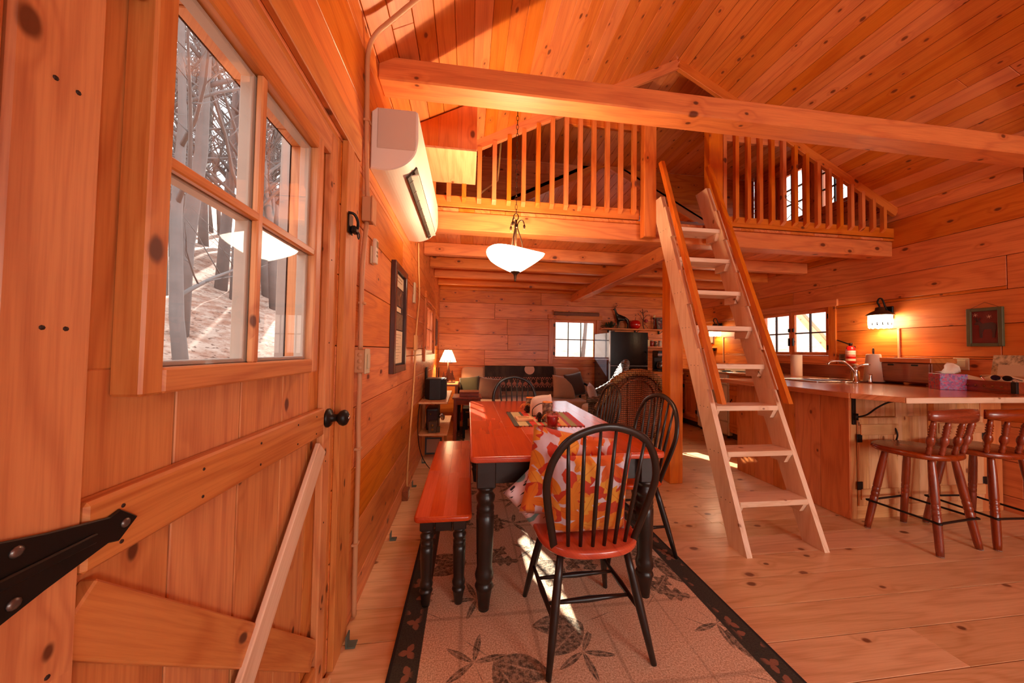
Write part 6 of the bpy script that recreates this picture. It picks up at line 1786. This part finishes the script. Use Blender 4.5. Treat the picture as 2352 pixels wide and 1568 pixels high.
# side table with a wooden box
sd_ = empty('side_table', (0.0, 4.6, 0), 'red brown wooden side table near the wall shelves', 'table')
bx('top', -0.19, 0.19, 4.36, 4.78, 0.645, 0.665, wood('stool', 'X'), sd_, 0.004)
for (x, y) in ((-0.155, 4.40), (0.155, 4.40), (-0.155, 4.74), (0.155, 4.74)): bx('leg', x-0.018, x+0.018, y-0.018, y+0.018, 0.0, 0.6445, wood('stool', 'Z'), sd_, 0.003)
for y in (4.40, 4.74): bx('apron', -0.137, 0.137, y-0.008, y+0.008, 0.57, 0.644, wood('stool', 'X'), sd_, 0.002)
wbx = empty('wooden_box', (0.03, 4.5, 0.665), 'flat red brown wooden box on the side table', 'box')
bx('body', -0.10, 0.15, 4.44, 4.68, 0.666, 0.715, wood('stool', 'X'), wbx, 0.003)
bx('lid', -0.105, 0.155, 4.435, 4.685, 0.7155, 0.73, wood('stool', 'X'), wbx, 0.003)
# black stool under the side table
bs = empty('black_stool', (0.06, 5.0, 0), 'low black stool behind the side table', 'stool')
bx('seat', -0.06, 0.22, 4.86, 5.14, 0.40, 0.44, BLACK, bs, 0.006)
for (x, y) in ((-0.04, 4.88), (0.2, 4.88), (-0.04, 5.12), (0.2, 5.12)): bx('leg', x-0.018, x+0.018, y-0.018, y+0.018, 0.0125, 0.40, BLACK, bs, 0.003)
# wall shelves with radio and old cameras
sh_ = empty('pine_shelves', (-0.37, 4.3, 0), 'two deep pine wall shelves on the left wall below the window', 'shelf')
for (z, y0) in ((0.70, 3.78), (0.345, 3.80)): bx('shelf_board', XL+0.001, -0.215, y0, 4.86, z-0.022, z, wood('cabl', 'Y'), sh_, 0.003)
for y in (4.10, 4.78):
    bx('support', XL+0.001, XL+0.04, y-0.018, y+0.018, 0.02, 0.677, wood('cab', 'Z'), sh_, 0.003)
bx('support', -0.30, -0.27, 4.62, 4.66, 0.0, 0.322, wood('cab', 'Z'), sh_, 0.003)
ra = empty('speaker_radio', (-0.35, 4.02, 0.70), 'black speaker radio on the upper wall shelf', 'radio')
poly = [(-0.49, 4.20), (-0.49, 4.02), (-0.43, 3.93), (-0.31, 3.93), (-0.25, 4.00), (-0.25, 4.20)]
extrude('cabinet', poly, 0.235, plain('speaker_black', C(30,28,30), 0.5), ra, Matrix.Translation((0, 0, 0.701)), 0.006)
bx('grille', -0.425, -0.315, 3.925, 3.9295, 0.72, 0.92, plain('speaker_cloth', C(44,42,44), 0.8), ra, 0.001)
bx('top_trim', -0.47, -0.27, 3.99, 4.18, 0.937, 0.944, plain('speaker_trim', C(80,76,76), 0.4), ra, 0.002)
ro_ = empty('wifi_router', (-0.42, 4.45, 0.70), 'black router with antennas behind the radio', 'router')
bx('body', -0.50, -0.32, 4.30, 4.50, 0.701, 0.85, plain('speaker_black', C(30,28,30), 0.5), ro_, 0.006)
for x in (-0.40, -0.37): lathe('antenna', [(0, 0.006), (0.20, 0.005)], BLACK, ro_, (x, 4.4, 0.851), None, 8)
bx('dock', -0.52, -0.505, 4.25, 4.42, 0.701, 1.06, BLACK, ro_, 0.004)
oc = empty('projector_case', (-0.38, 4.1, 0.345), 'old black and brown camera case on the lower wall shelf', 'camera')
bx('case', -0.47, -0.33, 3.98, 4.24, 0.346, 0.60, plain('case_leather', C(44,28,24), 0.4, 0, 0.2, 30), oc, 0.02, 3)
bx('inset', -0.455, -0.345, 3.972, 3.979, 0.38, 0.57, plain('case_dark', C(70,30,24), 0.5), oc, 0.002)
lathe('lens', [(0, 0.03), (0.04, 0.028), (0.042, 0.02)], CHROME, oc, (-0.325, 4.05, 0.50), (-0.2, 3.95, 0.52), 14)
lathe('reel', [(0, 0.035), (0.012, 0.035)], CHROME, oc, (-0.29, 4.10, 0.47), (-0.1, 4.0, 0.47), 14)
lathe('badge', [(0, 0.012), (0.003, 0.010)], brass, oc, (-0.42, 3.9715, 0.53), (-0.42, 0, 0.53), 10)
bc2 = empty('box_camera', (-0.38, 3.87, 0.345), 'small brown vintage box camera on the lower wall shelf', 'camera')
bx('body', -0.425, -0.335, 3.84, 3.93, 0.346, 0.47, plain('camera_brown', C(86,60,36), 0.5, 0, 0.2, 40), bc2, 0.004)
for z in (0.385, 0.43): lathe('lens', [(0, 0.016), (0.006, 0.014), (0.007, 0.006)], brass, bc2, (-0.38, 3.8395, z), (-0.38, 0, z), 14)
bx('grip', -0.334, -0.30, 3.86, 3.92, 0.346, 0.41, plain('camera_brown', C(86,60,36), 0.5), bc2, 0.003)
ff = empty('floor_frame', (-0.40, 4.2, 0), 'small grey framed panel leaning under the lower shelf', 'frame')
mm = Matrix.Translation((-0.40, 4.20, 0.105)) @ Matrix.Rotation(rad(-8), 4, 'X')
link('panel', boxmesh(0.16, 0.01, 0.16, 0.0, plain('beige_panel', C(206,160,130), 0.7)), None, ff, mm)
for (x, z, dx, dz) in ((-0.09, 0, 0.02, 0.20), (0.09, 0, 0.02, 0.20), (0, 0.09, 0.16, 0.02), (0, -0.09, 0.16, 0.02)):
    link('frame_side', boxmesh(dx, 0.018, dz, 0.002, plain('slate_frame', C(74,76,76), 0.4)), None, ff, mm @ Matrix.Translation((x, 0, z)))
t = empty('black_cable', (XL+0.05, 3.9, 0), 'thin black cable drooping from the upper wall shelf to the floor', 'cable')
tube('cable', spline([(-0.45, 4.28, 0.705), (-0.515, 3.95, 0.69), (-0.52, 3.74, 0.60), (-0.515, 3.70, 0.35), (-0.48, 3.72, 0.15), (-0.40, 3.70, 0.02), (-0.30, 3.55, 0.008)], 6), 0.0045, BLACK, t, 6)
bx('plug', -0.30, -0.265, 3.52, 3.56, 0.002, 0.022, BLACK, t, 0.003)
# ------------------------------------------------------------------ wicker armchairs
def wick_mat(name, c1, c2):
    s = NT(name); v = s.obj(); x, y, z = s.xyz(v)
    w1 = s.n('TexWave', {'Vector': v, 'Scale': 13.0, 'Distortion': 0.5}, wave_type='BANDS', bands_direction='Z').outputs['Fac']
    w2 = s.n('TexWave', {'Vector': v, 'Scale': 11.0, 'Distortion': 0.5}, wave_type='BANDS', bands_direction='X').outputs['Fac']
    f = s.ma('MULTIPLY', w1, s.ma('MULTIPLY_ADD', w2, 0.6, 0.4))
    p = s.bsdf(s.mix(f, c1, c2), 0.55); s.bump(p, f, 0.8, 0.012); return s.m
def braid(parts, pts, r, seg=10, tw=7.0):
    """rope of two twisted strands plus core"""
    parts.append(tubev(pts, r*0.8, seg))
    for ph in (0, 2.1, 4.2):
        pr = []
        n = len(pts)
        for i, p in enumerate(pts):
            t = (pts[min(i+1, n-1)]-pts[max(i-1, 0)]).normalized()
            a = Vector((0, 1, 0)); u = (a-t*a.dot(t)).normalized(); w_ = t.cross(u); q = i*0.9+ph
            pr.append(p+(u*math.cos(q)+w_*math.sin(q))*r*0.55)
        parts.append(tubev(pr, r*0.5, 6))
def wicker_chair(mw, m, mdark, label, pillow_white=False):
    """armchair facing local +Y, origin at the floor"""
    t = empty('wicker_armchair', (0, 0, 0), label, 'armchair', 'wicker armchairs')
    wdt = 0.39
    pts = [(-0.40, 0.22, 0.60), (-0.435, 0.02, 0.66), (-0.42, -0.20, 0.80), (-0.33, -0.31, 1.0), (-0.17, -0.36, 1.11), (0.0, -0.375, 1.14), (0.17, -0.36, 1.11), (0.33, -0.31, 1.0), (0.42, -0.20, 0.80), (0.435, 0.02, 0.66), (0.40, 0.22, 0.60)]
    sp_ = spline(pts, 8); parts = []; braid(parts, sp_, 0.045)
    joinmesh('braided_rim', parts, m, t, None, True)
    # woven back and sides below the rim
    top = spline([(p[0]*0.93, p[1]*0.93+0.01, p[2]-0.03) for p in pts], 4); vs = []; fs = []; rows = 8
    for p in top:
        for k in range(rows+1):
            f = k/rows
            vs.append((p.x*(1-0.14*f), p.y*(1-0.12*f)+0.03*f, p.z*(1-f)+0.30*f))
    n = len(top)
    for i in range(n-1):
        for k in range(rows):
            a = i*(rows+1)+k; fs.append((a, a+1, a+rows+2, a+rows+1))
    o = link('woven_back', mesh('woven_back', vs, fs, True), mdark, t)
    o.modifiers.new('thickness', 'SOLIDIFY').thickness = 0.016
    for i in range(2, n-2, 5):
        a, b = Vector(vs[i*(rows+1)]), Vector(vs[i*(rows+1)+rows])
        out = Vector((a.x, a.y, 0)).normalized()*0.014
        tube('stake', [a+out, b+out], 0.011, mdark, t, 7)
    arch = spline([(-0.27, -0.26, 0.62), (-0.24, -0.315, 0.86), (-0.12, -0.345, 0.99), (0.0, -0.352, 1.02), (0.12, -0.345, 0.99), (0.24, -0.315, 0.86), (0.27, -0.26, 0.62)], 5)
    tube('inner_arch', [p*1.03 for p in arch], 0.012, mdark, t, 7)
    sp2 = [(0.36*math.cos(a), 0.02+0.30*math.sin(a)) for a in [2*PI*i/24 for i in range(24)]]
    extrude('seat', sp2, 0.05, mdark, t, Matrix.Translation((0, 0, 0.34)), 0.012)
    extrude('cushion', [(p[0]*0.86, p[1]*0.9+0.01) for p in sp2], 0.09, plain('cushion_cream', C(206,176,150), 0.9), t, Matrix.Translation((0, 0, 0.391)), 0.03, True, 3)
    for (x, y) in ((-0.30, -0.2), (0.30, -0.2), (-0.32, 0.2), (0.32, 0.2)):
        tube('leg', [(x*1.06, y*1.1, 0.0), (x, y, 0.36)], 0.02, m, t, 8)
    lo = [Vector((0.34*math.cos(a), 0.01+0.24*math.sin(a), 0.14)) for a in [2*PI*i/24 for i in range(24)]]
    tube('foot_hoop', lo, 0.011, m, t, 7, True)
    t.matrix_basis = mw
    return t
WB, WBD = wick_mat('wicker_honey', C(96,58,26), C(214,154,86)), wick_mat('wicker_brown', C(74,34,16), C(206,118,66))
WG, WGD = wick_mat('wicker_grey', C(70,62,56), C(168,154,142)), wick_mat('wicker_grey_dark', C(60,52,46), C(140,126,114))  # grey tone stands for sunlight on this chair, put into the colour
wicker_chair(T(1.98, 3.92, 0, -8) @ Matrix.Diagonal((0.84, 0.9, 0.93, 1)), WB, WBD, 'brown wicker armchair with its braided back to the table')
wicker_chair(T(2.0, 4.82, 0, 72) @ Matrix.Diagonal((0.95, 0.95, 1.0, 1)), WG, WGD, 'grey wicker armchair facing the sofa, behind the brown one')
tag(pillow('throw_pillow', 0.34, 0.30, 0.12, plain('white_linen', C(214,208,216), 0.9), None, PM(1.86, 4.82, 0.66, -20, 66, 4)), 'white pillow on the grey wicker armchair beside the sofa', 'pillow')
# ------------------------------------------------------------------ loft: bed, pale cord
ld = empty('loft_bed', (1.7, 3.95, 2.549), 'low loft bed with a shiny blue quilt behind the railing', 'bed')
def quilt():
    s = NT('blue_quilt'); v = s.obj()
    p = s.bsdf(s.mix(s.noise(v, 9, 2), C(66,84,130), C(150,160,190)), 0.25, 0.0, Sheen_Weight=0.5, Coat_Weight=0.4)
    s.bump(p, s.noise(v, 24, 2), 0.6, 0.02); return s.m
bx('mattress', 1.05, 2.62, 3.36, 4.70, 2.549, 2.74, plain('mattress_white', C(200,196,200), 0.9), ld, 0.04, 3)
n = 26; vs = []; fs = []
for i in range(n+1):
    for j in range(n+1):
        u, v = i/n, j/n
        x, y = 1.0+1.67*u, 3.31+1.42*v
        e = min(u, 1-u, v*1.0)*12
        z = 2.58+0.20*min(1, e)+0.022*math.sin(17*u+5*v)*math.sin(11*v+3*u)+0.10*math.exp(-((u-0.25)**2+(v-0.3)**2)*14)
        vs.append((x, y, z))
for i in range(n):
    for j in range(n): fs.append((i*(n+1)+j, (i+1)*(n+1)+j, (i+1)*(n+1)+j+1, i*(n+1)+j+1))
q = link('quilt', mesh('quilt', vs, fs, True), quilt(), ld); q.modifiers.new('thickness', 'SOLIDIFY').thickness = 0.02
t = empty('hanging_cable', (0.3, 3.3, 2.55), 'pale cord hanging from the dormer ceiling behind the loft railing', 'cord')
tube('cord', [(0.31, 3.30, ZD-0.002), (0.29, 3.30, 3.4), (0.262, 3.30, 2.99), (0.12, 3.30, 2.87), (-0.05, 3.30, 2.70), (-0.08, 3.30, 2.56)], 0.010, CC, t, 7)
lathe('hook', [(0, 0.02), (0.012, 0.016)], CC, t, (0.31, 3.30, ZD-0.014), None, 10)
# ================================================================== outdoors
def terrain():
    n = 60; vs = []; fs = []
    rn = random.Random(2)
    def hz(x, y):
        d = math.hypot(x-2, y-1.5)
        base = -0.55
        rise = max(0.0, d-7.0)
        k = 0.12+0.46*max(0.0, -(x-2)/max(d, 0.01))
        return base+rise*k+0.25*math.sin(x*0.5+1)*math.sin(y*0.45)
    for i in range(n+1):
        for j in range(n+1):
            x, y = -55+110*i/n, -40+110*j/n
            vs.append((x, y, hz(x, y)+rn.uniform(-0.06, 0.06)))
    for i in range(n):
        for j in range(n):
            cx, cy = -55+110*(i+0.5)/n, -40+110*(j+0.5)/n
            fs.append((i*(n+1)+j, (i+1)*(n+1)+j, (i+1)*(n+1)+j+1, i*(n+1)+j+1))
    s = NT('leaf_litter'); v = s.obj()
    c = s.mix(s.mr(s.noise(v, 2.2, 5, 0.7), 0.35, 0.65), C(150,104,84), C(186,158,142))
    c = s.mix(s.mr(s.noise(v, 9.0, 3), 0.55, 0.7), c, C(104,70,56))
    s.bsdf(c, 1.0)
    o = tag(link('ground', mesh('ground', vs, fs, True), s.m), kind='structure')
    return hz
hz = terrain()
BARKT = plain('tree_bark', C(128,118,114), 0.95, 0, 0.25, 3.0)
def tree(x, y, h, r, seed, label, levels=3, lean=(0, 0)):
    rn = random.Random(seed); parts = []
    z0 = hz(x, y)-0.2
    def grow(p, d, L, rad_, lev):
        n = 5; pts = [p]; q = p; dd = d.copy()
        for i in range(n):
            dd = (dd+Vector((rn.uniform(-1, 1), rn.uniform(-1, 1), rn.uniform(-0.4, 0.7)))*(0.10 if lev == 0 else 0.22)).normalized()
            q = q+dd*L/n; pts.append(q)
        parts.append(tubev(pts, [rad_*(1-0.75*i/n) for i in range(n+1)], 7 if lev == 0 else (5 if lev == 1 else 3)))
        if lev < levels:
            k = (13 if lev == 0 else 7) if lev < 2 else 5
            for b in range(k):
                f = rn.uniform(0.22 if lev == 0 else 0.2, 0.98); i = min(int(f*n), n-1)
                bp = pts[i].lerp(pts[i+1], f*n-i)
                a = rn.uniform(0, 2*PI); o_ = Vector((math.cos(a), math.sin(a), rn.uniform(0.15, 1.0))).normalized()
                grow(bp, (dd*0.35+o_).normalized(), L*rn.uniform(0.28, 0.48), rad_*(1-0.7*f)*0.5, lev+1)
    grow(Vector((x, y, z0)), Vector((lean[0], lean[1], 1)).normalized(), h, r, 0)
    o = joinmesh('bare_tree', parts, BARKT, None, None, True)
    # keep the origin at the foot
    me = o.data
    me.transform(Matrix.Translation((-x, -y, -z0))); o.matrix_basis = Matrix.Translation((x, y, z0))
    tag(o, label, 'tree', 'bare trees outside')
rn = random.Random(31)
near = [(-4.9, 6.6, 9, 0.12, (-0.05, 0.0)), (-6.6, 8.6, 11, 0.17, (0.06, 0.0)), (-6.4, 11.0, 11, 0.15, (-0.08, 0)), (-9.0, 13.4, 12, 0.2, (-0.05, 0)), (-10.0, 17.5, 12, 0.18, (-0.06, 0.05)), (-11.5, 15.0, 13, 0.2, (0.05, 0)), (-13.0, 20.5, 13, 0.22, (0, 0)), (-8.6, 10.6, 12, 0.13, (0, 0))]
for i, (x, y, h, r, le) in enumerate(near):
    tree(x, y, h, r, 100+i, 'bare grey tree on the hillside seen through the door window', 3, le)
for i in range(26):
    a = rn.uniform(math.atan2(2.0, -1), math.atan2(1.05, -1)); d = rn.uniform(15, 32)
    x, y = d*math.cos(a), d*math.sin(a)
    tree(x, y, rn.uniform(9, 14), rn.uniform(0.12, 0.22), 200+i, 'bare grey tree on the hillside seen through the door window', 2)
for i in range(6):
    x, y = 10+rn.uniform(0, 9), 3.5+3.0*i+rn.uniform(-1, 1)
    tree(x, y, rn.uniform(9, 12), rn.uniform(0.10, 0.16), 300+i, 'bare grey tree seen through the right wall window', 2)
for i in range(4):
    x, y = 3.2+1.6*i+rn.uniform(-0.5, 0.5), 15+rn.uniform(0, 6)
    tree(x, y, rn.uniform(9, 12), rn.uniform(0.10, 0.16), 400+i, 'bare grey tree seen through the back window', 2)
# porch timber outside the door: dark red log return with a weathered post
pf = empty('porch_side_wall', (-1.12, 2.45, -0.5), 'narrow dark red log porch wall outside the door window', 'wall')
for k in range(12):
    bx('log', -1.19, -1.03, 2.40, 2.55, -0.5+0.29*k, -0.5+0.29*k+0.288, wood('outlog', 'X'), pf, 0.008)
bx('post', -1.27, -1.195, 2.38, 2.50, -0.5, 2.98, plain('weathered_post', C(176,158,146), 0.7, 0, 0.15, 10), pf, 0.006)
bx('outer_board', -1.028, -0.99, 2.36, 2.46, -0.5, 2.98, plain('weathered_post', C(176,158,146), 0.7), pf, 0.004)
# porch framing outside the right window
pr = empty('porch_frame', (5.6, 4.6, -0.5), 'porch posts with a diagonal brace outside the right window', 'porch')
wpale = wood('cabl', 'Z')
bx('post', 5.54, 5.66, 4.28, 4.40, -0.5, 2.9, wpale, pr, 0.006)
bx('post', 5.54, 5.66, 6.3, 6.42, -0.5, 2.9, wpale, pr, 0.006)
bar('brace', (5.60, 5.20, 2.25), (5.60, 4.42, 1.30), 0.10, 0.08, wood('cabl', 'X'), pr, (1, 0, 0), 0.004)
bx('rail', 5.56, 5.64, 4.42, 6.28, 1.18, 1.26, wood('cabl', 'Y'), pr, 0.004)
bx('header', 5.54, 5.66, 3.2, 7.0, 2.30, 2.44, wood('cabl', 'Y'), pr, 0.006)
